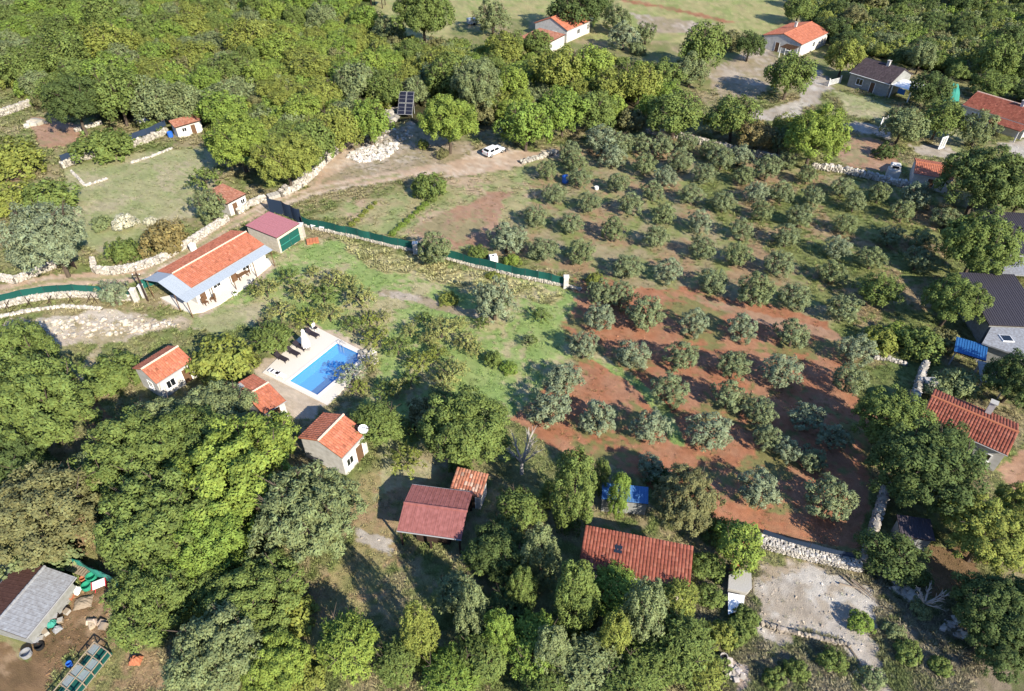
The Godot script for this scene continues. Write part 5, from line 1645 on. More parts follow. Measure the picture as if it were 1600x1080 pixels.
	p("olive", "olive", 43.7, -107.8, 2.69, "seventh,second", 0.93)
	p("olive", "grey", 48.0, -111.8, 2.25, "ninth,first", 0.93)
	p("olive", "grey", 50.3, -106.7, 2.00, "tenth,first", 0.93)
	p("olive", "olive", 33.8, -97.3, 2.01, "sixth,fourth", 0.93)
	p("olive", "olive", 44.0, -100.4, 2.01, "fourth,third", 0.93)
	p("olive", "olive", 48.7, -99.2, 2.01, "fifth,third", 0.93)
	p("olive", "olive", 54.8, -102.6, 2.00, "eighth,second", 0.93)
	p("olive", "grey", 39.3, -94.6, 2.02, "seventh,fourth", 0.93)
	p("olive", "olive", 44.7, -92.9, 2.02, "eighth,fourth", 0.93)
	p("olive", "silver", 28.8, -91.0, 2.02, "fifth,fifth", 0.93)
	p("olive", "olive", 34.6, -89.1, 2.03, "sixth,fifth", 0.93)
	p("olive", "olive", 40.8, -87.1, 2.03, "seventh,fifth", 0.93)
	p("olive", "grey", 51.0, -90.6, 2.03, "ninth,fourth", 0.93)
	p("olive", "olive", 54.8, -97.3, 2.01, "sixth,third", 0.93)
	p("olive", "grey", 59.9, -100.2, 2.01, "ninth,second", 0.93)
	p("olive", "silver", 64.8, -98.5, 2.53, "tenth,second", 0.93)
	p("olive", "grey", 61.3, -94.4, 2.02, "seventh,third", 0.93)
	p("olive", "olive", 67.1, -92.5, 2.02, "eighth,third", 0.93)
	p("olive", "olive", 56.4, -87.3, 2.03, "tenth,fourth", 0.93)
	p("olive", "grey", 60.6, -86.4, 2.03, "eleventh,fourth", 0.93)
	p("olive", "grey", 51.2, -81.3, 2.04, "ninth,fifth", 0.93)
	p("olive", "olive", 57.6, -81.0, 2.04, "tenth,fifth", 0.93)
	p("olive", "silver", 47.2, -84.0, 2.04, "eighth,fifth", 0.93)
	p("olive", "olive", 27.5, -83.7, 2.04, "fifth,sixth", 0.93)
	p("olive", "grey", 32.1, -82.2, 2.04, "sixth,sixth", 0.93)
	p("olive", "olive", 37.5, -79.6, 2.04, "seventh,sixth", 0.93)
	p("olive", "grey", 44.3, -77.8, 2.05, "eighth,sixth", 0.93)
	p("olive", "olive", 27.3, -75.9, 2.05, "sixth,eighth", 0.93)
	p("olive", "grey", 32.1, -72.6, 2.81, "seventh,eighth", 0.93)
	p("olive", "olive", 37.3, -72.0, 2.06, "eighth,eighth", 0.93)
	p("olive", "olive", 42.7, -69.5, 2.06, "ninth,eighth", 0.93)
	p("olive", "silver", 23.0, -66.5, 2.07, "third,ninth", 0.93)
	p("olive", "silver", 28.8, -65.6, 2.07, "fourth,ninth", 0.93)
	p("olive", "olive", 34.7, -64.4, 2.07, "fifth,ninth", 0.93)
	p("olive", "silver", 0.7, -86.8, 2.03, "first,eighth", 0.93)
	p("olive", "olive", 4.6, -83.3, 2.04, "second,eighth", 0.93)
	p("olive", "grey", 9.8, -82.5, 2.04, "third,eighth", 0.93)
	p("olive", "olive", 16.1, -79.3, 2.05, "fourth,eighth", 0.93)
	p("olive", "silver", 21.7, -78.2, 2.05, "fifth,eighth", 0.93)
	p("olive", "olive", 16.8, -68.1, 2.71, "second,tenth", 0.93)
	p("olive", "silver", 11.3, -67.9, 2.06, "first,tenth", 0.93)
	p("olive", "olive", 11.6, -73.0, 2.06, "first,ninth", 0.93)
	p("olive", "olive", 14.3, -72.7, 2.06, "second,ninth", 0.93)
	p("olive", "silver", 8.7, -62.2, 2.07, "first,eleventh", 0.93)
	p("olive", "silver", 14.4, -60.9, 2.08, "second,eleventh", 0.93)
	p("olive", "olive", 20.3, -60.3, 2.08, "third,eleventh", 0.93)
	p("olive", "silver", 6.0, -56.8, 2.08, "first,twelfth", 0.93)
	p("olive", "olive", 17.9, -54.8, 2.09, "second,twelfth", 0.93)
	p("olive", "olive", 26.0, -58.8, 2.08, "third,tenth", 0.93)
	p("olive", "silver", 31.3, -57.7, 2.34, "fourth,tenth", 0.93)
	p("olive", "olive", 24.1, -53.7, 2.09, "fourth,eleventh", 0.93)
	p("olive", "olive", 27.2, -51.7, 1.72, "fourth,twelfth", 0.93)
	p("olive", "silver", 4.2, -51.9, 2.45, "first,thirteenth", 0.93)
	p("olive", "silver", 9.4, -50.5, 2.18, "second,thirteenth", 0.93)
	p("olive", "silver", 14.8, -49.2, 2.10, "third,thirteenth", 0.93)
	p("olive", "silver", 21.0, -48.3, 2.13, "third,twelfth", 0.93)
	p("olive", "olive", 26.8, -47.8, 1.66, "fifth,twelfth", 0.93)
	p("olive", "silver", 28.7, -46.5, 1.40, "sixth,twelfth", 0.93)
	p("olive", "olive", 30.8, -45.2, 1.39, "seventh,twelfth", 0.93)
	p("olive", "silver", 24.0, -41.0, 2.08, "fifth,thirteenth", 0.93)
	p("olive", "olive", 30.2, -39.6, 2.37, "sixth,thirteenth", 0.93)
	p("olive", "olive", 38.5, -56.4, 2.08, "fifth,tenth", 0.93)
	p("olive", "silver", 41.3, -61.3, 2.08, "sixth,ninth", 0.93)
	p("olive", "silver", 33.8, -47.9, 1.78, "eighth,twelfth", 0.93)
	p("olive", "silver", 14.1, -44.2, 1.60, "fourth,thirteenth", 0.93)
	p("olive", "silver", 32.0, -50.8, 1.83, "fifth,eleventh", 0.93)
	p("olive", "mid", 48.6, -72.9, 2.68, "first,seventh", 0.93)
	p("olive", "silver", 39.8, -100.4, 2.02, "third,third", 0.93)
	p("olive", "silver", 40.3, -113.5, 2.27, "eighth,first", 0.93)
	p("olive", "silver", 25.9, -105.8, 2.09, "second,third", 0.93)
	p("olive", "grey", 11.1, -110.4, 2.22, "first,third", 0.93)
	set_of = "vine1"
	p("bush", "bright", -14.2, -99.4, 0.61, "first")
	p("bush", "bright", -14.8, -98.0, 0.65, "second")
	p("bush", "bright", -15.4, -96.8, 0.52, "third")
	p("bush", "bright", -16.0, -95.5, 0.52, "fourth")
	p("bush", "bright", -16.6, -94.2, 0.55, "fifth")
	p("bush", "bright", -17.2, -92.9, 0.61, "sixth")
	p("bush", "bright", -17.8, -91.8, 0.51, "seventh")
	p("bush", "bright", -18.3, -90.5, 0.61, "last")
	set_of = "vine2"
	p("bush", "yellow", -22.5, -99.9, 0.47, "first")
	p("bush", "yellow", -23.0, -98.5, 0.51, "second")
	p("bush", "yellow", -23.6, -97.1, 0.52, "third")
	p("bush", "yellow", -24.1, -95.9, 0.48, "fourth")
	p("bush", "yellow", -24.6, -94.5, 0.51, "fifth")
	p("bush", "yellow", -25.1, -93.2, 0.53, "last")
	set_of = "wood"
	p("broad_small", "mid", -56.5, -191.2, 3.04, "behind the solar panels, second nearest", 1.08)
	p("broad_small", "bright", -145.7, -196.6, 3.41, "left of the whitewashed hut, seventh nearest", 0.65)
	p("broad_small", "grey", -64.9, -158.7, 3.14, "behind the whitewashed hut, second nearest", 0.90)
	p("broad_small", "lime", -63.7, -195.7, 4.33, "behind the solar panels, sixth nearest", 0.83)
	p("broad_small", "mid", -88.7, -139.7, 4.83, "left of the whitewashed hut, second nearest", 0.67)
	p("broad_small", "yellow", -63.3, -177.6, 4.75, "behind the whitewashed hut, twelfth nearest", 0.64)
	p("broad_small", "lime", -32.0, -155.0, 3.90, "behind the solar panels, the nearest", 0.91)
	p("broad_small", "lime", 0.1, -144.4, 3.40, "right of the solar panels, the nearest", 1.04)
	p("broad_small", "mid", -40.7, -200.0, 3.21, "left of the meadow house", 0.79)
	p("broad_small", "grey", -53.1, -208.5, 4.64, "left of the meadow house", 0.77)
	p("broad_small", "bright", -7.8, -161.3, 3.43, "behind the solar panels, second nearest", 0.60)
	p("broad_small", "yellow", -37.7, -123.5, 2.98, "behind the pink roofed hut, second nearest", 0.78)
	p("broad_small", "yellow", -48.9, -121.5, 2.16, "right of the whitewashed hut, second nearest", 1.01)
	p("broad_small", "bright", -98.8, -181.3, 4.86, "behind the whitewashed hut, seventh nearest", 0.68)
	p("broad_small", "yellow", -49.7, -164.0, 4.03, "left of the solar panels, third nearest", 0.63)
	p("broad_small", "bright", -34.4, -148.2, 4.45, "left of the solar panels", 0.81)
	p("broad_small", "yellow", -83.8, -193.2, 3.75, "behind the whitewashed hut, sixteenth nearest", 0.83)
	p("broad_small", "mid", -77.6, -189.9, 3.14, "behind the whitewashed hut, fifth nearest", 0.87)
	p("broad_small", "yellow", -50.3, -181.7, 2.80, "behind the solar panels, fourth nearest", 0.70)
	p("broad_small", "mid", -114.1, -183.7, 4.14, "behind the whitewashed hut, tenth nearest", 0.77)
	p("broad_small", "lime", -38.0, -159.7, 2.97, "left of the solar panels, the nearest", 0.79)
	p("broad_small", "yellow", -48.4, -148.6, 2.90, "behind the whitewashed hut, fifth nearest", 0.62)
	p("broad_small", "bright", -30.6, -162.3, 3.30, "behind the solar panels, the nearest", 0.67)
	p("broad_small", "yellow", -112.8, -212.0, 4.74, "behind the whitewashed hut, nineteenth nearest", 0.76)
	p("broad_small", "mid", -138.9, -196.3, 4.79, "left of the whitewashed hut, tenth nearest", 0.58)
	p("broad_small", "lime", -52.1, -197.1, 3.07, "behind the solar panels, fifth nearest", 0.57)
	p("broad_small", "yellow", -76.8, -179.6, 2.96, "behind the whitewashed hut, fourteenth nearest", 0.61)
	p("broad_small", "grey", -101.6, -171.8, 4.14, "behind the whitewashed hut, sixth nearest", 0.57)
	p("broad_small", "bright", -126.6, -184.2, 4.78, "left of the whitewashed hut, sixth nearest", 0.57)
	p("broad_small", "grey", -31.8, -140.6, 4.25, "left of the solar panels", 1.05)
	p("broad_small", "yellow", -9.2, -154.4, 3.14, "right of the solar panels, the nearest", 0.69)
	p("broad_small", "mid", -100.4, -159.4, 4.84, "left of the whitewashed hut, fifth nearest", 1.09)
	p("broad_small", "mid", -41.0, -141.2, 2.68, "left of the solar panels, second nearest", 0.80)
	p("broad_small", "yellow", -99.6, -222.2, 3.97, "behind the whitewashed hut, twentieth nearest", 0.89)
	p("broad_small", "mid", -23.1, -166.1, 3.18, "behind the solar panels, the nearest", 0.92)
	p("broad_small", "bright", -65.1, -147.8, 2.79, "behind the whitewashed hut, third nearest", 0.92)
	p("broad_small", "yellow", -81.3, -156.5, 4.24, "behind the whitewashed hut, seventh nearest", 0.56)
	p("broad_small", "yellow", -78.3, -151.4, 3.46, "behind the whitewashed hut, sixth nearest", 0.74)
	p("broad_small", "lime", -72.0, -215.7, 4.19, "behind the solar panels, seventh nearest", 0.72)
	p("broad_small", "grey", -101.1, -146.1, 3.13, "left of the whitewashed hut, the nearest", 0.85)
	p("broad_small", "yellow", -74.8, -165.1, 4.76, "behind the whitewashed hut, eighth nearest", 0.56)
	p("broad_small", "mid", -101.3, -194.3, 3.78, "behind the whitewashed hut, eleventh nearest", 0.80)
	p("broad_small", "bright", -78.0, -138.0, 3.09, "left of the whitewashed hut, the nearest", 0.87)
	p("broad_small", "grey", -88.3, -158.3, 3.87, "behind the whitewashed hut, third nearest", 0.88)
	p("broad_small", "mid", -61.1, -161.9, 2.69, "behind the whitewashed hut, third nearest", 1.05)
	p("broad_small", "mid", -25.8, -139.5, 3.56, "in front of the solar panels", 1.01)
	p("broad_small", "mid", -69.5, -201.2, 3.74, "behind the whitewashed hut, ninth nearest", 1.05)
	p("broad_small", "bright", -109.2, -157.4, 2.61, "left of the whitewashed hut, fourth nearest", 0.87)
	p("broad_small", "yellow", -71.9, -141.1, 2.72, "behind the whitewashed hut, the nearest", 0.61)
	p("broad_small", "mid", -103.6, -199.7, 3.23, "behind the whitewashed hut, twelfth nearest", 0.74)
	p("broad_small", "grey", -119.1, -168.3, 4.16, "left of the whitewashed hut, third nearest", 0.57)
	p("broad_small", "bright", -131.0, -199.6, 4.61, "behind the whitewashed hut, twelfth nearest", 0.64)
	p("broad_small", "mid", -61.7, -153.5, 4.15, "behind the whitewashed hut, the nearest", 0.79)
	p("broad_small", "mid", 5.1, -156.9, 4.08, "right of the solar panels, second nearest", 0.56)
	p("broad_small", "grey", -30.7, -126.0, 3.63, "in front of the solar panels, second nearest", 1.01)
	p("broad_small", "mid", -94.1, -151.0, 4.50, "left of the whitewashed hut, fourth nearest", 0.74)
	p("broad_small", "lime", 8.9, -134.3, 2.24, "behind the white car, second nearest", 0.67)
	p("broad_small", "lime", -55.2, -150.5, 3.12, "behind the whitewashed hut, the nearest", 1.07)
	p("broad_small", "bright", -34.7, -131.7, 2.25, "in front of the solar panels", 0.97)
	p("broad_small", "mid", -44.9, -120.4, 2.43, "behind the pink roofed hut, second nearest", 0.78)
	p("broad_small", "mid", -127.2, -205.5, 4.43, "behind the whitewashed hut, fourteenth nearest", 0.99)
	p("broad_small", "dark", -131.9, -173.4, 2.69, "left of the whitewashed hut, second nearest", 0.60)
	p("broad_small", "bright", -125.8, -166.1, 2.60, "left of the whitewashed hut, fifth nearest", 0.92)
	p("broad_small", "bright", -95.8, -195.6, 3.26, "behind the whitewashed hut, ninth nearest", 0.99)
	p("broad_small", "yellow", -47.8, -215.5, 3.46, "left of the meadow house, the nearest", 0.67)
	p("broad_small", "yellow", -87.2, -222.1, 4.50, "behind the whitewashed hut, eighteenth nearest", 0.73)
	p("broad_small", "yellow", -16.0, -155.6, 4.79, "behind the solar panels, second nearest", 0.78)
	p("broad_small", "grey", -68.6, -189.5, 3.61, "behind the whitewashed hut, seventh nearest", 0.91)
	p("broad_small", "lime", -46.5, -130.4, 3.09, "right of the whitewashed hut, the nearest", 0.60)
	p("broad_small", "bright", -84.7, -178.3, 3.72, "behind the whitewashed hut, sixth nearest", 0.80)
	p("broad_small", "yellow", -39.6, -183.1, 3.12, "behind the solar panels, third nearest", 0.67)
	p("broad_small", "yellow", -44.2, -154.4, 4.87, "left of the solar panels, second nearest", 0.69)
	p("broad_small", "lime", -57.8, -182.8, 3.91, "behind the solar panels, fourth nearest", 0.69)
	p("broad_small", "yellow", -93.3, -172.2, 3.46, "behind the whitewashed hut, thirteenth nearest", 1.01)
	p("broad_small", "yellow", -50.1, -142.6, 3.48, "behind the whitewashed hut, second nearest", 0.82)
	p("broad_small", "bright", -7.8, -146.8, 3.22, "right of the solar panels", 0.58)
	p("broad_small", "grey", -77.1, -212.7, 3.79, "behind the whitewashed hut, tenth nearest", 0.68)
	p("broad_small", "grey", -117.9, -159.3, 3.99, "left of the whitewashed hut, second nearest", 1.01)
	p("broad_small", "yellow", -82.3, -183.9, 4.47, "behind the whitewashed hut, fifteenth nearest", 0.74)
	p("broad_small", "yellow", -80.0, -167.7, 2.71, "behind the whitewashed hut, tenth nearest", 1.10)
	p("broad_small", "mid", -86.8, -188.2, 3.36, "behind the whitewashed hut, sixth nearest", 0.93)
	p("broad_small", "mid", -156.9, -221.3, 3.54, "left of the whitewashed hut, eleventh nearest", 0.75)
	p("broad_small", "mid", -91.4, -181.6, 3.97, "behind the whitewashed hut, fourth nearest", 0.86)
	p("broad_small", "dark", -104.1, -177.2, 3.22, "behind the whitewashed hut", 0.76)
	p("broad_small", "yellow", -1.5, -162.8, 4.36, "right of the solar panels, second nearest", 0.92)
	p("broad_small", "mid", -111.8, -162.9, 3.92, "left of the whitewashed hut, seventh nearest", 0.77)
	p("broad_small", "yellow", 1.9, -130.5, 2.46, "behind the white car, the nearest", 0.66)
	p("broad_small", "grey", -127.2, -213.3, 4.03, "behind the whitewashed hut, thirteenth nearest", 0.77)
	p("broad_small", "mid", -103.9, -187.7, 4.54, "behind the whitewashed hut, seventh nearest", 1.09)
	p("broad_small", "bright", -62.1, -209.8, 4.44, "left of the meadow house, second nearest", 0.77)
	p("broad_small", "yellow", -95.0, -165.6, 4.51, "behind the whitewashed hut, eleventh nearest", 1.03)
	p("broad_small", "grey", -101.6, -215.3, 3.81, "behind the whitewashed hut, eleventh nearest", 0.82)
	p("broad_small", "yellow", -63.0, -169.4, 4.73, "behind the whitewashed hut, ninth nearest", 0.98)
	p("broad_small", "mid", -138.3, -210.6, 4.31, "behind the whitewashed hut, fifteenth nearest", 0.97)
	p("broad_small", "yellow", -51.3, -118.0, 2.18, "right of the whitewashed hut, the nearest", 0.59)
	p("broad_small", "bright", -151.0, -215.2, 4.16, "left of the whitewashed hut, eighth nearest", 0.89)
	p("broad_small", "bright", -57.6, -202.9, 4.06, "behind the solar panels, fifth nearest", 0.97)
	p("broad_small", "mid", -132.1, -178.7, 3.63, "left of the whitewashed hut, ninth nearest", 1.08)
	p("broad_small", "bright", -82.2, -163.1, 4.08, "behind the whitewashed hut, fourth nearest", 0.72)
	p("broad_small", "mid", -106.4, -152.2, 4.12, "left of the whitewashed hut, sixth nearest", 0.93)
	p("broad_small", "yellow", -66.7, -151.9, 2.82, "behind the whitewashed hut, fourth nearest", 0.56)
	p("broad_small", "lime", -45.9, -185.7, 2.89, "behind the solar panels, third nearest", 0.85)
	p("broad_small", "lime", -56.0, -167.4, 4.55, "behind the whitewashed hut, second nearest", 0.66)
	p("broad_small", "grey", -73.5, -173.3, 4.06, "behind the whitewashed hut, fourth nearest", 0.66)
	p("broad_small", "mid", -115.9, -175.5, 3.47, "left of the whitewashed hut, eighth nearest", 0.60)
	p("broad_small", "lime", 1.1, -150.4, 4.48, "right of the solar panels, second nearest", 0.67)
	p("broad_small", "yellow", -56.3, -222.5, 4.62, "left of the meadow house, third nearest", 1.00)
	p("broad_small", "bright", 10.1, -139.3, 3.04, "behind the white car", 0.69)
	p("broad_small", "bright", -124.1, -197.7, 3.46, "behind the whitewashed hut, eleventh nearest", 0.56)
	p("broad_small", "lime", 20.0, -133.1, 2.64, "right of the white car, the nearest", 0.96)
	p("broad_small", "yellow", -37.6, -127.8, 2.69, "in front of the solar panels", 0.66)
	p("broad_small", "yellow", -22.8, -146.9, 3.74, "behind the solar panels, the nearest", 0.76)
	p("broad_small", "yellow", -38.4, -136.6, 3.42, "left of the solar panels, the nearest", 1.10)
	p("broad_small", "grey", -58.2, -135.8, 4.70, "behind the whitewashed hut, the nearest", 0.67)
	p("broad_small", "bright", 27.3, -133.1, 2.69, "right of the white car, the nearest", 0.90)
	p("broad_small", "yellow", 24.3, -150.0, 2.42, "behind the white car, third nearest", 0.81)
	p("broad_small", "lime", -46.0, -209.9, 3.29, "left of the meadow house", 1.03)
	p("broad_small", "grey", -137.5, -202.7, 3.68, "behind the whitewashed hut, twelfth nearest", 0.82)
	p("broad_small", "lime", 25.7, -146.4, 2.38, "right of the white car, second nearest", 0.75)
	p("broad_small", "bright", -68.3, -181.6, 3.24, "behind the whitewashed hut, fifth nearest", 0.71)
	p("broad_small", "bright", -85.4, -147.8, 4.58, "left of the whitewashed hut, third nearest", 0.94)
	p("broad_small", "yellow", -79.8, -219.9, 3.49, "behind the whitewashed hut, seventeenth nearest", 0.85)
	p("broad_small", "mid", -89.8, -209.0, 3.89, "behind the whitewashed hut, thirteenth nearest", 0.80)
	p("broad_small", "mid", -44.7, -116.6, 2.54, "behind the pink roofed hut, the nearest", 1.02)
	p("broad_small", "mid", -4.6, -156.3, 2.54, "right of the solar panels, the nearest", 1.07)
	p("broad_small", "grey", -20.2, -141.2, 3.24, "in front of the solar panels, the nearest", 0.95)
	p("broad_small", "lime", -6.4, -169.2, 2.82, "behind the solar panels, second nearest", 0.58)
	p("broad_small", "bright", -72.5, -145.2, 2.74, "behind the whitewashed hut, second nearest", 1.05)
	p("broad_small", "mid", -81.7, -135.1, 2.80, "left of the whitewashed hut, the nearest", 0.58)
	p("broad_small", "yellow", -55.0, -173.1, 3.17, "left of the solar panels, fourth nearest", 1.02)
	p("broad_small", "grey", -50.0, -190.9, 3.69, "behind the solar panels", 1.01)
	p("broad_small", "lime", 12.0, -155.5, 2.69, "right of the solar panels, third nearest", 1.05)
	p("broad_small", "dark", -123.9, -161.7, 3.50, "left of the whitewashed hut, the nearest", 0.80)
	p("broad_small", "bright", -107.7, -195.1, 3.55, "behind the whitewashed hut, tenth nearest", 1.06)
	p("broad_small", "mid", 33.0, -149.7, 4.17, "right of the white car", 0.82)
	p("broad_small", "mid", -82.8, -198.7, 3.17, "behind the whitewashed hut, eighth nearest", 0.96)
	p("broad_small", "grey", -80.4, -174.8, 2.99, "behind the whitewashed hut, fifth nearest", 0.66)
	p("broad_small", "grey", -16.7, -147.5, 3.15, "right of the solar panels", 1.04)
	p("broad_small", "yellow", -50.0, -222.1, 3.74, "left of the meadow house, second nearest", 0.63)
	p("broad_small", "yellow", -46.6, -137.3, 2.67, "right of the whitewashed hut, third nearest", 0.92)
	p("broad_small", "lime", -49.9, -171.7, 2.92, "left of the solar panels, second nearest", 0.77)
	p("broad_small", "bright", -81.1, -143.2, 2.34, "left of the whitewashed hut, second nearest", 0.84)
	p("broad_small", "bright", 32.5, -143.4, 2.97, "right of the white car, second nearest", 0.70)
	p("broad_small", "yellow", -73.4, -137.3, 2.58, "left of the whitewashed hut", 0.55)
	p("broad_small", "bright", -111.4, -178.2, 3.11, "behind the whitewashed hut, eighth nearest", 0.65)
	p("broad_small", "lime", -37.8, -117.2, 2.88, "behind the pink roofed hut", 0.97)
	p("broad_small", "bright", -48.5, -201.6, 4.09, "left of the meadow house, the nearest", 0.64)
	p("broad_small", "grey", -149.6, -201.4, 3.97, "left of the whitewashed hut, fourth nearest", 0.61)
	p("broad_small", "bright", -63.3, -141.8, 3.78, "behind the whitewashed hut, the nearest", 1.01)
	p("broad_small", "bright", -40.0, -168.3, 3.24, "behind the solar panels, third nearest", 0.88)
	p("broad_small", "grey", -90.7, -196.3, 3.27, "behind the whitewashed hut, ninth nearest", 0.73)
	p("broad_small", "grey", -97.2, -187.6, 3.47, "behind the whitewashed hut, eighth nearest", 0.95)
	p("broad_small", "lime", -41.2, -131.4, 3.74, "right of the whitewashed hut, second nearest", 0.89)
	p("broad_small", "mid", -68.9, -155.3, 2.53, "behind the whitewashed hut, second nearest", 0.86)
	p("broad_small", "yellow", -40.5, -113.3, 2.90, "behind the pink roofed hut, the nearest", 0.83)
	p("broad_small", "mid", 19.6, -157.2, 3.01, "in front of the meadow house", 0.81)
	p("broad_small", "mid", -42.6, -125.5, 3.16, "right of the whitewashed hut", 0.57)
	p("broad_small", "bright", -38.0, -189.0, 4.67, "behind the solar panels, fourth nearest", 0.72)
	p("broad_small", "yellow", 14.3, -141.7, 2.75, "behind the white car, second nearest", 0.94)
	p("broad_small", "yellow", -67.7, -219.7, 3.61, "left of the meadow house, fourth nearest", 0.56)
	p("broad_small", "mid", -95.9, -142.2, 3.16, "left of the whitewashed hut, third nearest", 0.87)
	p("broad_small", "mid", -38.3, -154.7, 2.48, "left of the solar panels, the nearest", 0.96)
	p("broad_small", "lime", -0.6, -133.1, 2.20, "behind the white car, the nearest", 1.05)
	p("broad_small", "yellow", -77.3, -146.0, 3.28, "behind the whitewashed hut, third nearest", 0.79)
	set_of = "wood2"
	p("broad_small", "dark", 145.3, -220.4, 3.62, "right of the pergola house, ninth nearest", 0.60)
	p("broad_small", "mid", 127.9, -194.5, 3.39, "right of the pergola house, second nearest", 0.74)
	p("broad_small", "dark", 99.3, -171.2, 3.51, "right of the dark roofed house, the nearest", 0.64)
	p("broad_small", "dark", 126.9, -163.3, 4.55, "right of the teal tarpaulin stand, second nearest", 0.57)
	p("broad_small", "grey", 92.8, -176.7, 3.51, "behind the dark roofed house", 0.60)
	p("broad_small", "dark", 110.1, -207.8, 3.96, "right of the pergola house, third nearest", 0.75)
	p("broad_small", "dark", 114.9, -156.1, 3.86, "right of the teal tarpaulin stand, the nearest", 0.70)
	p("broad_small", "dark", 145.5, -211.4, 4.63, "right of the pergola house, eighth nearest", 0.65)
	p("broad_small", "mid", 145.6, -201.5, 3.27, "right of the pergola house, fourth nearest", 1.10)
	p("broad_small", "brown", 90.0, -191.7, 3.49, "right of the pergola house, the nearest", 0.88)
	p("broad_small", "dark", 82.0, -174.6, 4.17, "behind the dark roofed house", 0.57)
	p("broad_small", "grey", 93.1, -160.0, 3.24, "right of the dark roofed house", 1.10)
	p("broad_small", "mid", 133.8, -203.4, 3.18, "right of the pergola house, third nearest", 0.60)
	p("broad_small", "mid", 104.0, -196.8, 2.99, "right of the pergola house, the nearest", 0.95)
	p("broad_small", "mid", 122.7, -154.1, 4.16, "right of the red roofed house", 0.86)
	p("broad_small", "dark", 82.0, -183.5, 4.67, "in front of the pergola house", 0.59)
	p("broad_small", "dark", 135.4, -212.2, 4.03, "right of the pergola house, sixth nearest", 0.75)
	p("broad_small", "dark", 105.5, -175.2, 2.99, "right of the dark roofed house, third nearest", 0.62)
	p("broad_small", "dark", 108.3, -143.3, 2.89, "right of the red roofed house, the nearest", 0.64)
	p("broad_small", "mid", 106.4, -154.2, 4.26, "right of the teal tarpaulin stand, second nearest", 1.09)
	p("broad_small", "dark", 117.1, -146.7, 4.61, "right of the red roofed house, second nearest", 0.59)
	p("broad_small", "dark", 122.4, -176.4, 3.41, "behind the teal tarpaulin stand, second nearest", 0.90)
	p("broad_small", "pine", 142.4, -195.4, 3.08, "right of the pergola house, second nearest", 0.64)
	p("broad_small", "mid", 114.5, -166.2, 3.88, "right of the teal tarpaulin stand, third nearest", 0.74)
	p("broad_small", "pine", 112.8, -139.9, 2.72, "right of the red roofed house, second nearest", 0.98)
	p("broad_small", "pine", 116.4, -186.4, 3.48, "right of the dark roofed house", 0.94)
	p("broad_small", "brown", 100.7, -208.2, 4.04, "right of the pergola house, second nearest", 0.86)
	p("broad_small", "dark", 120.2, -193.9, 3.16, "right of the pergola house, fourth nearest", 0.66)
	p("broad_small", "dark", 132.8, -221.9, 4.39, "right of the pergola house, seventh nearest", 0.89)
	p("broad_small", "mid", 111.9, -175.2, 2.77, "right of the dark roofed house", 0.68)
	p("broad_small", "dark", 142.0, -185.5, 3.53, "right of the teal tarpaulin stand, fourth nearest", 0.99)
	p("broad_small", "mid", 101.3, -144.8, 3.61, "right of the teal tarpaulin stand, the nearest", 0.76)
	p("broad_small", "dark", 104.1, -167.0, 3.02, "right of the dark roofed house, second nearest", 0.57)
	p("broad_small", "dark", 124.8, -204.0, 3.86, "right of the pergola house, fifth nearest", 0.94)
	p("broad_small", "dark", 95.1, -203.5, 3.28, "right of the pergola house, the nearest", 0.62)
	p("broad_small", "grey", 97.0, -219.6, 3.87, "behind the pergola house", 0.93)
	p("broad_small", "pine", 108.0, -185.7, 3.16, "right of the pergola house, the nearest", 0.79)
	p("broad_small", "dark", 109.1, -162.2, 3.01, "behind the teal tarpaulin stand, the nearest", 0.94)
	p("broad_small", "pine", 153.3, -212.5, 3.34, "right of the pergola house, third nearest", 0.76)
	p("broad_small", "dark", 137.3, -191.0, 3.86, "right of the dark roofed house, fourth nearest", 0.72)
	p("broad_small", "mid", 129.0, -180.4, 3.44, "right of the teal tarpaulin stand, fourth nearest", 0.75)
	p("broad_small", "mid", 77.3, -197.9, 3.65, "behind the pergola house", 1.04)
	p("broad_small", "dark", 110.9, -192.8, 4.03, "right of the pergola house, second nearest", 0.57)
	p("broad_small", "pine", 107.0, -133.4, 4.20, "right of the red roofed house, the nearest", 0.83)
	p("broad_small", "mid", 154.8, -205.2, 3.08, "right of the pergola house, fifth nearest", 0.91)
	p("broad_small", "dark", 128.9, -171.2, 3.00, "right of the teal tarpaulin stand, third nearest", 0.85)
	far("grey", -58, -142, 2.3)
	far("yellow", -22, -157, 2.5)
	far("mid", -131, -192, 2.9)
	far("grey", -132, -211, 3.1)
	far("dark", 88, -199, 3.0)
	far("dark", 113, -181, 2.8)
	far("dark", 117, -222, 3.2)
	far("grey", -141, -191, 2.8)
	far("bright", -86, -205, 3.0)
	far("dark", -128, -171, 2.6)
	far("lime", 2, -139, 2.2)
	far("dark", 105, -126, 2.0)
	far("yellow", -38, -173, 2.6)
	far("yellow", -19, -164, 2.5)
	far("mid", -123, -189, 2.8)
	far("grey", -106, -204, 2.9)
	far("yellow", -45, -142, 2.2)
	far("yellow", -28, -145, 2.2)
	far("dark", 98, -187, 2.7)
	far("mid", -50, -132, 2.1)
	far("mid", -84, -216, 3.1)
	far("mid", 107, -222, 3.1)
	far("mid", -7, -142, 2.2)
	far("grey", -15, -166, 2.5)
	far("pine", 152, -221, 3.1)
	far("dark", 161, -222, 3.1)
	far("mid", -92, -191, 2.7)
	far("bright", -109, -190, 2.7)
	far("bright", -38, -144, 2.2)
	far("bright", -98, -209, 2.9)
	far("bright", -43, -175, 2.5)
	far("bright", -118, -200, 2.8)
	far("bright", -112, -206, 2.9)
	far("mid", -107, -168, 2.4)
	far("dark", 127, -211, 2.9)
	far("mid", 98, -181, 2.6)
	far("bright", -116, -194, 2.7)
	far("grey", -71, -209, 2.8)
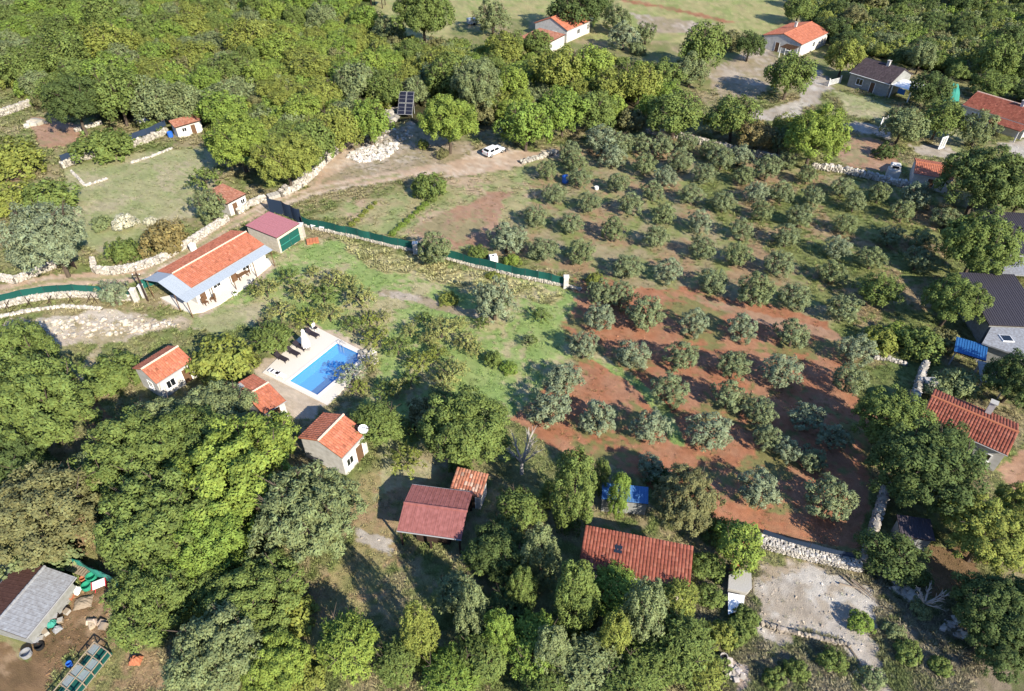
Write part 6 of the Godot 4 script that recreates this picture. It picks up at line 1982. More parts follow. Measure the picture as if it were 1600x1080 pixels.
	far("yellow", -41, -147, 2.2)
	far("mid", -112, -171, 2.4)
	far("dark", -134, -220, 2.9)
	far("mid", -102, -210, 2.8)
	far("lime", -40, -178, 2.5)
	far("dark", 94, -211, 2.8)
	far("mid", -156, -213, 2.8)
	far("dark", 162, -215, 2.9)
	far("dark", 96, -193, 2.6)
	far("yellow", -31, -170, 2.3)
	far("grey", 93, -197, 2.6)
	far("yellow", -62, -221, 2.9)
	far("mid", 99, -154, 2.2)
	far("pine", 119, -210, 2.8)
	far("yellow", -91, -162, 2.2)
	far("grey", -124, -177, 2.4)
	far("pine", 137, -182, 2.4)
	far("mid", 98, -162, 2.2)
	far("bright", -54, -157, 2.2)
	far("grey", 82, -214, 2.8)
	far("yellow", -118, -221, 2.8)
	far("bright", -118, -187, 2.5)
	far("grey", -57, -156, 2.1)
	far("dark", 94, -166, 2.2)
	far("lime", -44, -166, 2.2)
	far("dark", -149, -222, 2.8)
	far("yellow", -88, -172, 2.3)
	far("yellow", -47, -159, 2.1)
	far("yellow", -123, -220, 2.8)
	far("grey", -93, -200, 2.5)
	far("mid", 117, -172, 2.2)
	far("bright", -27, -163, 2.1)
	far("grey", -134, -186, 2.4)
	far("dark", 90, -164, 2.1)
	far("dark", 89, -209, 2.6)
	far("lime", 4, -162, 2.1)
	far("yellow", 83, -193, 2.4)
	far("bright", -111, -221, 2.7)
	far("dark", 123, -188, 2.3)
	far("lime", -30, -167, 2.1)
	far("dark", 106, -216, 2.6)
	far("bright", -70, -162, 2.0)
	far("mid", 133, -175, 2.1)
	far("dark", 132, -198, 2.4)
	far("yellow", -108, -215, 2.5)
	far("pine", 138, -201, 2.4)
	far("yellow", 88, -204, 2.4)
	far("pine", 121, -183, 2.2)
	far("mid", 118, -180, 2.2)
	far("grey", -85, -172, 2.1)
	far("dark", -122, -215, 2.5)
	far("yellow", 88, -169, 2.0)
	far("dark", 115, -204, 2.4)
	far("mid", 125, -220, 2.5)
	far("lime", -45, -172, 2.1)
	far("bright", -132, -215, 2.5)
	far("dark", 91, -221, 2.5)
	far("mid", -63, -204, 2.4)
	far("grey", 93, -184, 2.2)
	far("bright", -52, -217, 2.4)
	far("yellow", 78, -170, 2.0)
	far("yellow", -63, -186, 2.1)
	far("dark", 109, -201, 2.3)
	far("yellow", -47, -177, 2.0)
	far("yellow", -90, -204, 2.3)
	far("mid", -73, -194, 2.2)
	far("mid", -83, -208, 2.3)
	far("mid", -120, -204, 2.3)
	far("bright", -73, -188, 2.1)
	far("bright", -116, -208, 2.3)
	far("dark", -120, -211, 2.3)
	far("grey", -112, -196, 2.1)
	far("yellow", -42, -192, 2.1)
	far("yellow", -90, -217, 2.3)
	far("mid", 88, -215, 2.2)
	far("mid", -148, -206, 2.2)
	far("bright", -77, -198, 2.1)
	far("mid", -81, -206, 2.1)
	far("mid", -142, -215, 2.2)
	far("yellow", -106, -212, 2.2)
	far("bright", -64, -215, 2.2)
	far("yellow", -100, -206, 2.1)
	far("dark", 112, -218, 2.2)
	far("mid", -95, -220, 2.2)
	far("mid", -146, -211, 2.1)
	far("yellow", -111, -200, 2.0)
	far("bright", -74, -204, 2.0)
	far("yellow", 84, -207, 2.0)
	far("mid", -82, -212, 2.1)
	far("dark", 130, -215, 2.1)
	far("mid", -144, -222, 2.1)
	far("dark", 116, -216, 2.0)
	far("bright", -45, -222, 2.1)
	far("yellow", -113, -218, 2.0)


# ------------------------------------------------------------------ small things

func car() -> void:
	var t := thing("parked_car", "white estate car parked at the end of the red dirt track", "car", Vector3(-3.31, 0.00, -118.49), 0.769)
	# profile along x: nose at +x
	var prof := [[-2.2, 0.45, 0.95, 0.8], [-2.12, 0.35, 1.12, 0.86], [-1.7, 0.3, 1.44, 0.7], [-0.6, 0.28, 1.5, 0.68], [0.35, 0.28, 1.46, 0.68], [0.95, 0.28, 1.02, 0.84], [1.8, 0.3, 0.9, 0.82], [2.15, 0.38, 0.72, 0.72]]
	var st := start()
	var belt := 0.92
	for i in prof.size() - 1:
		var a: Array = prof[i]
		var b: Array = prof[i + 1]
		var ba := minf(belt, a[2])
		var bb := minf(belt, b[2])
		for s in [-1, 1]:
			quad(st, Vector3(a[0], a[1], s * 0.8), Vector3(b[0], b[1], s * 0.8), Vector3(b[0], bb, s * 0.88), Vector3(a[0], ba, s * 0.88))
			quad(st, Vector3(a[0], ba, s * 0.88), Vector3(b[0], bb, s * 0.88), Vector3(b[0], b[2], s * b[3]), Vector3(a[0], a[2], s * a[3]))
		quad(st, Vector3(a[0], a[2], -a[3]), Vector3(b[0], b[2], -b[3]), Vector3(b[0], b[2], b[3]), Vector3(a[0], a[2], a[3]))
		quad(st, Vector3(a[0], a[1], 0.8), Vector3(b[0], b[1], 0.8), Vector3(b[0], b[1], -0.8), Vector3(a[0], a[1], -0.8))
	for q in [[0, 1.0], [7, -1.0]]:
		var a: Array = prof[q[0]]
		quad(st, Vector3(a[0], a[1], -0.8), Vector3(a[0], a[1], 0.8), Vector3(a[0], a[2], a[3]), Vector3(a[0], a[2], -a[3]))
	part("body", done(st), M.car_white, t)
	st = start()
	quad(st, Vector3(0.38, 1.455, 0.6), Vector3(0.38, 1.455, -0.6), Vector3(0.93, 1.05, -0.72), Vector3(0.93, 1.05, 0.72))
	var wm := done(st)
	var ws := part("windscreen", wm, M.dark_glass, t)
	ws.position = Vector3(0.012, 0.016, 0)
	st = start()
	quad(st, Vector3(-1.72, 1.42, -0.6), Vector3(-1.72, 1.42, 0.6), Vector3(-2.08, 1.14, 0.7), Vector3(-2.08, 1.14, -0.7))
	var rw := part("rear_window", done(st), M.dark_glass, t)
	rw.position = Vector3(-0.015, 0.012, 0)
	for s in [-1, 1]:
		for q in [[-1.65, -0.65], [-0.55, 0.3]]:
			st = start()
			var z0 := 0.875
			var z1 := 0.705
			quad(st, Vector3(q[0], 0.98, s * z0), Vector3(q[1] + (0.35 if q[1] > 0 else 0.0), 0.98, s * z0), Vector3(q[1], 1.4, s * z1), Vector3(q[0] + 0.02, 1.38, s * z1))
			var sw := part("side_window", done(st), M.dark_glass, t)
			sw.position = Vector3(0, 0.005, s * 0.012)
		part("mirror", box(Vector3(0.12, 0.12, 0.2), Vector3(0.62, 1.0, s * 0.98), 0.02), M.car_white, t)
		part("headlight", box(Vector3(0.12, 0.14, 0.36), Vector3(2.06, 0.72, s * 0.56), 0.03), M.pane, t)
		part("tail_light", box(Vector3(0.08, 0.28, 0.16), Vector3(-2.17, 0.9, s * 0.68)), M.red_plastic, t)
		part("roof_rail", bar(Vector3(-1.5, 1.53, s * 0.6), Vector3(0.2, 1.52, s * 0.6), 0.02), M.dark_metal, t)
		for x in [-1.35, 1.35]:
			var w := part("wheel", bar(Vector3(x, 0.31, s * 0.7), Vector3(x, 0.31, s * 0.89), 0.31, 0.31, 16), M.rubber, t)
			part("rim", bar(Vector3(x, 0.31, s * 0.88), Vector3(x, 0.31, s * 0.905), 0.2, 0.18, 10), M.metal, w)


func lounger(at: Vector3, turn: float, label: String) -> void:
	var t := thing("sun_lounger", label, "sun lounger", at, turn, "dark loungers on the pool deck")
	part("seat", box(Vector3(1.35, 0.08, 0.64), Vector3(0.25, 0.34, 0), 0.02), M.rattan, t)
	part("backrest", box(Vector3(0.72, 0.07, 0.64), Vector3(-0.72, 0.5, 0), 0.02, Basis(Vector3.BACK, -0.5)), M.rattan, t)
	for x in [-0.35, 0.85]:
		for z in [-0.28, 0.28]:
			part("leg", box(Vector3(0.06, 0.3, 0.06), Vector3(x, 0.16, z)), M.rattan, t)


func slatted(called: String, label: String, category: String, at: Vector3, turn: float, L: float, W: float, n: int, m: Material, high: float) -> void:
	var t := thing(called, label, category, at, turn)
	for i in n:
		part("slat", box(Vector3(L / n * 0.62, 0.05, W), Vector3(-L / 2 + L * (i + 0.5) / n, high, 0)), m, t)
	for z in [-1, 1]:
		part("bearer", box(Vector3(L, 0.1, 0.1), Vector3(0, high - 0.08, z * (W / 2 - 0.08))), m, t)
		for x in [-1, 1]:
			part("foot", box(Vector3(0.1, high, 0.1), Vector3(x * (L / 2 - 0.1), high / 2 - 0.06, z * (W / 2 - 0.2))), m, t)


func barrel(at: Vector3, called: String, label: String, r: float, h: float, m: Material, tilt := 0.0) -> void:
	var t := thing(called, label, "tub", at)
	t.rotation.z = tilt
	part("drum", lathe([[0.0, 0.0], [r * 0.9, 0.0], [r, h * 0.15], [r * 1.03, h * 0.5], [r, h * 0.9], [r * 0.92, h * 0.9], [r * 0.88, h * 0.3], [0.0, h * 0.3]]), m, t)
	part("rim", lathe([[r * 0.94, h * 0.88], [r * 1.06, h * 0.9], [r * 1.06, h], [r * 0.92, h], [r * 0.92, h * 0.9]]), m, t)


func tarp(at: Vector3, called: String, label: String, w: float, d: float, h: float, m: Material, turn := 0.0) -> void:
	var st := start()
	var n := 9
	var hs := []
	for i in n + 1:
		for j in n + 1:
			var u := i / float(n) * 2 - 1
			var v := j / float(n) * 2 - 1
			var e := (1 - pow(absf(u), 3.0)) * (1 - pow(absf(v), 3.0))
			hs.append(Vector3(u * w / 2 * (1 + rng.randf_range(-0.06, 0.06)), e * h * rng.randf_range(0.75, 1.1) + 0.02, v * d / 2 * (1 + rng.randf_range(-0.06, 0.06))))
	for i in n:
		for j in n:
			var a := i * (n + 1) + j
			quad(st, hs[a], hs[a + 1], hs[a + n + 2], hs[a + n + 1])
	var o := whole(called, done(st), m, label, "tarpaulin")
	o.position = at
	o.rotation.y = turn


func white_frame(at: Vector3, turn: float, label: String) -> void:
	var t := thing("panel_frame", label, "panel", at, turn)
	for s in [-1, 1]:
		part("stile", box(Vector3(0.22, 2.3, 0.12), Vector3(s * 0.75, 1.15, 0)), M.white_paint, t)
		part("rail", box(Vector3(1.28, 0.22, 0.11), Vector3(0, 1.15 + s * 1.04, 0)), M.white_paint, t)
	part("mullion", box(Vector3(0.1, 1.86, 0.1), Vector3(0, 1.15, 0)), M.white_paint, t)
	part("board", box(Vector3(1.28, 1.86, 0.03), Vector3(0, 1.15, -0.02)), M.grey_wall, t)
	for s in [-1, 1]:
		part("foot", box(Vector3(0.14, 0.08, 0.9), Vector3(s * 0.75, 0.0, 0)), M.metal, t)


func small_things() -> void:
	car()
	# pool deck
	var across: float = -0.560
	lounger(Vector3(-28.02, 0.06, -61.73), across, "dark lounger nearest the white lounger pair, front of the row")
	lounger(Vector3(-26.87, 0.06, -62.79), across, "dark lounger second in the row on the pool deck")
	lounger(Vector3(-26.26, 0.06, -63.87), across, "dark lounger tucked half under the closed white parasol")
	lounger(Vector3(-25.29, 0.06, -66.33), across, "dark lounger beyond the parasol at the deck's far end")
	var t := thing("closed_parasol", "large closed white parasol standing among the dark loungers", "parasol", Vector3(-25.41, 0.06, -63.63))
	part("base", box(Vector3(0.7, 0.12, 0.7), Vector3(0, 0.06, 0), 0.02), M.concrete, t)
	part("pole", bar(Vector3(0, 0, 0), Vector3(0, 3.3, 0), 0.035), M.metal, t)
	var cl := start()
	var fold := 18
	var prof := [[0.55, 0.55], [0.52, 0.9], [0.36, 1.9], [0.2, 2.8], [0.24, 2.95], [0.05, 3.25]]
	for k in prof.size() - 1:
		for i in fold:
			var ra := 1.0 if i % 2 == 0 else 0.72
			var rb := 0.72 if i % 2 == 0 else 1.0
			var p := TAU * i / fold
			var q := TAU * (i + 1) / fold
			quad(cl, Vector3(cos(p) * prof[k][0] * ra, prof[k][1], sin(p) * prof[k][0] * ra), Vector3(cos(q) * prof[k][0] * rb, prof[k][1], sin(q) * prof[k][0] * rb), Vector3(cos(q) * prof[k + 1][0] * rb, prof[k + 1][1], sin(q) * prof[k + 1][0] * rb), Vector3(cos(p) * prof[k + 1][0] * ra, prof[k + 1][1], sin(p) * prof[k + 1][0] * ra))
	part("canopy", done(cl), M.white_cloth, t)
	for i in 2:
		t = thing("white_lounger", ["white lounger with a dark bar, nearer the pool house", "white lounger with a dark bar, nearer the pool"][i], "sun lounger", [Vector3(-28.30, 0.06, -59.23), Vector3(-27.43, 0.06, -58.79)][i], across)
		part("frame", box(Vector3(1.5, 0.08, 0.56), Vector3(0, 0.3, 0), 0.02), M.white_paint, t)
		part("headrest", box(Vector3(0.14, 0.1, 0.5), Vector3(-0.3, 0.38, 0), 0.02), M.rattan, t)
		for x in [-0.6, 0.6]:
			for z in [-0.22, 0.22]:
				part("leg", box(Vector3(0.06, 0.28, 0.06), Vector3(x, 0.14, z)), M.white_paint, t)
	t = thing("garden_chair", "white garden chair with dark seat at the deck's far corner", "chair", Vector3(-25.18, 0.06, -67.35), across)
	part("seat", box(Vector3(0.5, 0.06, 0.5), Vector3(0, 0.42, 0), 0.01), M.rattan, t)
	part("backrest", box(Vector3(0.06, 0.55, 0.5), Vector3(-0.25, 0.72, 0), 0.01), M.white_paint, t)
	for x in [-0.22, 0.22]:
		for z in [-0.22, 0.22]:
			part("leg", box(Vector3(0.05, 0.42, 0.05), Vector3(x, 0.21, z)), M.white_paint, t)
	t = thing("satellite_dish", "round white satellite dish on the cottage roof corner", "satellite dish", Vector3(-15.18, 3.90, -46.82))
	t.rotation = Vector3(0.35, 0.9, 0)
	part("dish", lathe([[0.02, 0.0], [0.3, 0.04], [0.42, 0.13], [0.52, 0.24], [0.5, 0.25], [0.4, 0.14], [0.02, 0.02]], 20), M.white_paint, t)
	part("mast", bar(Vector3(0, -0.7, 0), Vector3(0, 0.02, 0), 0.04), M.metal, t)
	part("feed_arm", bar(Vector3(0, 0.15, 0.5), Vector3(0, 0.6, 0), 0.02), M.metal, t)
	# solar array
	t = thing("solar_array", "tilted array of four dark solar panels on a steel frame", "solar panels", Vector3(-21.44, 0.00, -136.16), -0.1)
	for r in 2:
		for c in 2:
			var b := Basis(Vector3.RIGHT, 0.75)
			var at := b * Vector3(-0.78 + 1.56 * c, 0, -1.25 + 2.5 * r) + Vector3(0, 2.5, 0)
			var p := part("panel", box(Vector3(1.46, 0.05, 2.36), at, 0.0, b), M.metal, t)
			for k in 3:
				part("cell_row", box(Vector3(1.34, 0.012, 0.72), at + b * Vector3(0, 0.03, -0.76 + 0.76 * k), 0.0, b), M.solar_cell, p)
	for x in [-1.3, 1.3]:
		part("post", bar(Vector3(x, -0.1, 0.9), Vector3(x, 1.7, 0.9), 0.06), M.metal, t)
		part("post", bar(Vector3(x, -0.1, -1.2), Vector3(x, 3.5, -1.2), 0.06), M.metal, t)
	# utility pole
	t = thing("utility_pole", "brown wooden utility pole at the left end of the long house", "pole", Vector3(-49.23, 0.00, -73.65))
	part("mast", bar(Vector3(0, -0.2, 0), Vector3(0, 4.6, 0), 0.13, 0.1), M.dark_wood, t)
	part("crossarm", box(Vector3(1.1, 0.12, 0.12), Vector3(0, 4.3, 0.12)), M.dark_wood, t)
	for x in [-0.45, 0.45]:
		part("insulator", lathe([[0.0, 4.36], [0.05, 4.36], [0.06, 4.45], [0.03, 4.52], [0.0, 4.52]], 8), M.white_paint, t).position = Vector3(x, 0, 0.12)
	# wooden gate by the road
	t = thing("wooden_gate", "brown wooden double gate in the white road wall", "gate", Vector3(-64.09, 0.00, -81.87), -0.379)
	for i in 5:
		part("slat", box(Vector3(3.4, 0.13, 0.05), Vector3(0, 0.25 + 0.22 * i, 0)), M.dark_wood, t)
	for x in [-1.65, -0.05, 1.65]:
		part("stile", box(Vector3(0.12, 1.3, 0.09), Vector3(x, 0.62, 0)), M.dark_wood, t)
	# slanting props under the curved wall
	var props := [Vector3(-67.24, 0.00, -71.96), Vector3(-64.63, 0.00, -72.66), Vector3(-62.18, 0.00, -73.09), Vector3(-59.46, 0.00, -73.51), Vector3(-57.04, 0.00, -73.51), Vector3(-56.11, 0.00, -73.37)]
	for i in props.size():
		var s := 1.0 if i % 2 == 0 else -1.0
		t = thing("leaning_prop", "pair of slanting brown sticks below the curved wall, %s from the left" % ["first", "second", "third", "fourth", "fifth", "last"][i], "prop", props[i], 0, "props along the curved wall")
		part("stick", bar(Vector3(-0.35 * s, -0.1, 0.3), Vector3(0.45 * s, 1.1, -0.35), 0.05), M.dark_wood, t)
		part("stick", bar(Vector3(0.4 * s, -0.1, 0.35), Vector3(-0.2 * s, 0.9, -0.3), 0.045), M.dark_wood, t)
	# round white tank beside the long house
	barrel(Vector3(-47.31, 0.00, -85.89), "water_tank", "white round water tank on the road side of the long house", 0.5, 1.1, M.white_paint)
	# terrace furniture of the long house
	var seats := [Vector3(-40.99, 0.12, -72.65), Vector3(-40.24, 0.12, -73.50), Vector3(-38.30, 0.12, -78.53), Vector3(-37.41, 0.12, -79.78), Vector3(-37.04, 0.12, -81.70)]
	for i in seats.size():
		t = thing("terrace_chair", "reddish brown wooden chair on the long house's terrace, %s from the left" % ["first", "second", "third", "fourth", "last"][i], "chair", seats[i], rng.randf() * 6.0, "terrace chairs")
		part("seat", box(Vector3(0.6, 0.07, 0.6), Vector3(0, 0.45, 0), 0.01), M.wood, t)
		part("backrest", box(Vector3(0.6, 0.6, 0.07), Vector3(0, 0.78, -0.28), 0.01), M.wood, t)
		for x in [-0.25, 0.25]:
			for z in [-0.25, 0.25]:
				part("leg", box(Vector3(0.06, 0.45, 0.06), Vector3(x, 0.22, z)), M.wood, t)
	t = thing("terrace_table", "brown wooden table among the terrace chairs", "table", Vector3(-37.85, 0.12, -78.84), 1.002)
	for i in 6:
		part("plank", box(Vector3(1.7, 0.05, 0.14), Vector3(0, 0.74, -0.4 + 0.16 * i)), M.wood, t)
	for x in [-0.7, 0.7]:
		for z in [-0.3, 0.3]:
			part("leg", box(Vector3(0.08, 0.72, 0.08), Vector3(x, 0.36, z)), M.wood, t)
	t = thing("planter", "white square planter on the grass below the terrace", "planter", Vector3(-37.78, 0.00, -74.95))
	part("pot", lathe([[0.0, 0.0], [0.3, 0.0], [0.38, 0.45], [0.34, 0.45], [0.3, 0.3], [0.0, 0.3]], 10), M.white_paint, t)
	part("plant", crowns["bush"][2], leaf_mats["mid"], t).scale = Vector3(0.35, 0.5, 0.35)
	# beside the garage
	t = thing("tile_stack", "stack of orange roof tiles right of the garage", "tile stack", Vector3(-30.14, 0.00, -88.35), 0.3)
	for i in 4:
		for j in 6:
			part("tile", box(Vector3(0.42, 0.3, 0.1 + rng.randf() * 0.1), Vector3(-0.7 + 0.45 * i, 0.15 + rng.randf() * 0.05, -0.6 + 0.24 * j), 0.01), M.terracotta, t)
	for i in 2:
		t = thing("plastic_table", ["white plastic table left of its twin by the green net", "white plastic table right of its twin by the green net"][i], "table", [Vector3(-30.70, 0.00, -92.22), Vector3(-29.32, 0.00, -91.84)][i], 0.4 + i)
		part("top", box(Vector3(1.1, 0.06, 0.8), Vector3(0, 0.7, 0), 0.02), M.white_paint, t)
		for x in [-0.45, 0.45]:
			for z in [-0.3, 0.3]:
				part("leg", box(Vector3(0.06, 0.7, 0.06), Vector3(x, 0.35, z)), M.white_paint, t)
	t = thing("water_container", "white cube water container behind the green net", "container", Vector3(-2.70, 0.00, -82.86), 0.25)
	part("tank", box(Vector3(1.15, 1.05, 1.0), Vector3(0, 0.62, 0), 0.05), M.white_paint, t)
	part("lid", lathe([[0.0, 1.15], [0.14, 1.15], [0.14, 1.22], [0.0, 1.22]], 12), M.dark_metal, t)
	part("pallet", box(Vector3(1.2, 0.12, 1.0), Vector3(0, 0.05, 0)), M.pale_wood, t)
	barrel(Vector3(9.16, 0.00, -107.30), "blue_drum", "blue plastic drum between two olives of the upper rows", 0.55, 1.2, M.blue_plastic)
	barrel(Vector3(14.33, 0.00, -104.79), "pale_tub", "pale grey tub in the shade of an upper olive", 0.35, 0.5, M.white_paint)
	t = thing("stone_stack", "palleted pale stone blocks at the end of the rubble wall", "stone stack", Vector3(-39.63, 0.00, -101.93), 0.6)
	part("pallet", box(Vector3(2.0, 0.14, 1.4), Vector3(0, 0.07, 0)), M.pale_wood, t)
	for i in 4:
		for j in 3:
			for k in 2:
				part("block", box(Vector3(0.46, 0.26, 0.42), Vector3(-0.73 + 0.49 * i, 0.28 + 0.28 * k, -0.46 + 0.46 * j) + Vector3(rng.randf(), 0, rng.randf()) * 0.03, 0.02), M.concrete, t)
	# left hut clutter
	barrel(Vector3(-65.75, 0.00, -125.72), "blue_drum", "bright blue drum at the whitewashed hut's left corner", 0.5, 1.0, M.blue_plastic)
	tarp(Vector3(-74.26, 0.00, -132.96), "white_sheet", "white sheet over a heap below the wood", 2.4, 1.6, 0.7, M.white_cloth)
	t = thing("dark_cart", "dark garden cart beside the whitewashed hut", "cart", Vector3(-55.48, 0.00, -120.38), 0.6)
	part("tray", box(Vector3(1.6, 0.4, 1.0), Vector3(0, 0.6, 0), 0.04), M.dark_metal, t)
	part("handle", bar(Vector3(0.8, 0.7, 0), Vector3(1.6, 1.0, 0), 0.03), M.dark_metal, t)
	for z in [-0.55, 0.55]:
		part("wheel", bar(Vector3(0, 0.3, z - 0.06), Vector3(0, 0.3, z + 0.06), 0.3, 0.3, 12), M.rubber, t)
	# top of the picture
	t = thing("garden_trailer", "pale blue trailer under the grey olive in the far meadow", "trailer", Vector3(-10.64, 0.00, -197.85), 0.4)
	part("box_body", box(Vector3(3.0, 1.2, 1.8), Vector3(0, 1.0, 0), 0.06), M.blue_grey_sheet, t)
	for z in [-0.9, 0.9]:
		part("wheel", bar(Vector3(0, 0.35, z - 0.1), Vector3(0, 0.35, z + 0.1), 0.35, 0.35, 12), M.rubber, t)
	part("drawbar", bar(Vector3(1.5, 0.5, 0), Vector3(2.6, 0.45, 0), 0.06), M.dark_metal, t)
	t = thing("open_shelter", "dark open shelter at the top edge of the wood", "shelter", Vector3(-40.50, 0.00, -215.21), -0.1)
	part("roof", box(Vector3(7.0, 0.2, 4.0), Vector3(0, 2.8, 0)), M.rust_sheet, t)
	for x in [-3.2, 0.0, 3.2]:
		for z in [-1.7, 1.7]:
			part("post", box(Vector3(0.2, 2.8, 0.2), Vector3(x, 1.4, z)), M.dark_wood, t)
	white_frame(Vector3(73.00, 0.00, -129.87), 0.5, "white framed panel standing by the pale drive")
	white_frame(Vector3(80.25, 0.00, -120.65), 0.5, "white framed panel standing on the grass near the small store")
	t = thing("outdoor_oven", "white outdoor oven with a dark mouth beside the small orange roofed store", "oven", Vector3(66.21, 0.00, -109.18), -0.35)
	part("body", box(Vector3(2.0, 1.7, 1.5), Vector3(0, 0.8, 0), 0.05), M.white_wall, t)
	part("hood", box(Vector3(1.6, 0.9, 1.2), Vector3(0, 2.1, -0.1), 0.2), M.white_wall, t)
	part("mouth", box(Vector3(1.0, 0.4, 0.06), Vector3(0, 2.1, 0.52)), M.char, t)
	tarp(Vector3(93.24, 0.00, -144.33), "teal_tarpaulin", "tall teal tarpaulin draped over a stack behind the garden tree", 3.2, 2.4, 3.4, M.teal_tarp)
	t = thing("driveway_gate", "white metal gate beside the clipped column shrub", "gate", Vector3(71.84, 0.00, -153.24), 0.5)
	for i in 5:
		part("rail", box(Vector3(3.6, 0.08, 0.06), Vector3(0, 0.2 + 0.25 * i, 0)), M.white_paint, t)
	for x in [-1.85, 1.85]:
		part("post", box(Vector3(0.25, 1.7, 0.25), Vector3(x, 0.8, 0)), M.white_wall, t)
	t = thing("wall_block", "pale wall block in the corner of the far right wall", "block", Vector3(48.08, 0.00, -56.38))
	part("block", box(Vector3(1.1, 1.6, 1.0), Vector3(0, 0.8, 0), 0.06), M.white_wall, t)
	part("cap", box(Vector3(1.25, 0.1, 1.15), Vector3(0, 1.64, 0), 0.02), M.concrete, t)
	# cistern and sheet at the gravel clearing
	t = thing("cistern", "flat topped concrete cistern at the left edge of the gravel clearing", "cistern", Vector3.ZERO)
	part("top", slab([Vector2(19.17, -32.21), Vector2(20.33, -32.78), Vector2(21.26, -32.65), Vector2(20.88, -30.99), Vector2(20.38, -30.57), Vector2(18.82, -30.99)], 0.9, 1.1), M.concrete, t)
	part("wall", slab([Vector2(19.28, -32.27), Vector2(20.37, -32.77), Vector2(21.27, -32.71), Vector2(20.91, -31.16), Vector2(20.41, -30.74), Vector2(18.96, -31.16)], -0.2, 0.895), M.concrete, t)
	t = thing("white_sheet_stack", "bright white sheet lying against the cistern's near side", "sheet", Vector3.ZERO)
	part("sheet", slab([Vector2(18.89, -30.85), Vector2(20.26, -30.55), Vector2(19.96, -29.78), Vector2(19.12, -29.09), Vector2(18.41, -28.86)], 0.5, 0.6), M.white_paint, t)
	part("support", slab([Vector2(18.95, -30.79), Vector2(20.06, -30.55), Vector2(19.21, -29.37), Vector2(18.56, -29.14)], -0.1, 0.495), M.grey_wall, t)
	t = thing("brick_pile", "small pile of red bricks behind the concrete cistern", "brick pile", Vector3(20.19, 0.00, -33.56))
	for i in 14:
		part("brick", box(Vector3(0.3, 0.14, 0.16), Vector3(rng.randf_range(-0.5, 0.5), 0.08 + 0.13 * (i / 6), rng.randf_range(-0.4, 0.4)), 0.0, Basis(Vector3.UP, rng.randf() * 3.0)), M.terracotta, t)
	var hose := start()
	var hl := [Vector3(27.97, 0.08, -26.29), Vector3(28.20, 0.08, -25.50), Vector3(28.40, 0.08, -24.67), Vector3(28.64, 0.08, -23.96), Vector3(28.77, 0.08, -23.26), Vector3(28.78, 0.08, -22.29)]
	for i in hl.size() - 1:
		add_bar(hose, hl[i], hl[i + 1], 0.06)
	whole("water_pipe", done(hose), M.pale_wood, "thin pale pipe running from the kerb's end to the picture's lower edge", "pipe")
	var logs := [[Vector3(29.75, 0.10, -32.61), Vector3(31.03, 0.10, -30.89)], [Vector3(30.08, 0.10, -32.87), Vector3(31.63, 0.12, -31.00)], [Vector3(30.28, 0.22, -32.29), Vector3(31.57, 0.20, -30.35)], [Vector3(29.18, 0.10, -31.99), Vector3(31.08, 0.15, -31.34)]]
	for i in logs.size():
		whole("dry_branch", bar(logs[i][0], logs[i][1], 0.09, 0.04, 6), M.dry_stick, "dry pole on the brush at the clearing's upper right corner, %s" % ["lowest one", "longest one", "topmost one", "one lying most level"][i], "branch", "dry poles at the clearing")
	t = thing("fire_drum", "charred drum on the pale ash patch", "drum", Vector3(17.27, 0.00, -25.32))
	part("shell", lathe([[0.3, 0.0], [0.32, 0.5], [0.26, 0.5], [0.24, 0.1], [0.0, 0.1]]), M.ash, t)
	part("soot", lathe([[0.0, 0.3], [0.25, 0.3]], 10), M.char, t)
	whole("white_plate", box(Vector3(0.5, 0.05, 0.35), Vector3(27.69, 0.05, -24.27), 0.01, Basis(Vector3.UP, 0.6)), M.white_paint, "small white board lying on the weeds near the pipe", "board")
	# left yard
	net_fence([Vector2(-40.6, -34.3), Vector2(-34.3, -31.4)], "net_fence", "bright green net fence behind the yard shed", 0.1, 1.6, M.teal_tarp)
	slatted("pallet_rack", "long reddish slatted rack leaning by the green yard fence", "rack", Vector3(-39.06, 0.00, -33.24), -0.321, 2.6, 1.0, 10, M.pale_wood, 0.5)
	barrel(Vector3(-37.57, 0.00, -32.42), "green_tub", "round green tub nearest the slatted rack", 0.42, 0.6, M.green_plastic)
	barrel(Vector3(-37.65, 0.00, -31.61), "green_tub", "round green tub on the yard's bare earth side", 0.4, 0.5, M.green_plastic)
	barrel(Vector3(-38.35, 0.00, -32.36), "orange_pot", "clay pot beside the green tubs", 0.25, 0.4, M.terracotta)
	barrel(Vector3(-35.26, 0.00, -30.70), "tyre_planter", "dark round tyre lying at the yard's right end", 0.4, 0.3, M.rubber)
	t = thing("yard_table", "white and red folding table among the yard clutter", "table", Vector3(-36.49, 0.00, -31.67), 0.5)
	part("top", box(Vector3(1.2, 0.05, 0.8), Vector3(0, 0.6, 0), 0.01), M.white_paint, t)
	for x in [-1, 1]:
		part("trim", box(Vector3(0.1, 0.06, 0.84), Vector3(x * 0.55, 0.605, 0)), M.red_plastic, t)
		part("leg", bar(Vector3(x * 0.5, 0, -0.35), Vector3(x * 0.2, 0.6, 0.3), 0.03), M.red_plastic, t)
		part("leg", bar(Vector3(x * 0.5, 0, 0.35), Vector3(x * 0.2, 0.6, -0.3), 0.03), M.red_plastic, t)
	tarp(Vector3(-38.58, 0.00, -31.31), "white_sheet", "crumpled white sheet under the yard shed's eave", 0.9, 0.8, 0.6, M.white_cloth)
	tarp(Vector3(-37.39, 0.00, -30.22), "sand_heap", "low sand coloured tarpaulin heap on the brown yard", 1.5, 1.2, 0.3, M.pale_wood, 0.3)
	tarp(Vector3(-39.18, 0.00, -28.26), "teal_tarpaulin", "teal tarpaulin heap in front of the yard shed", 0.9, 0.7, 0.5, M.teal_tarp, 0.4)
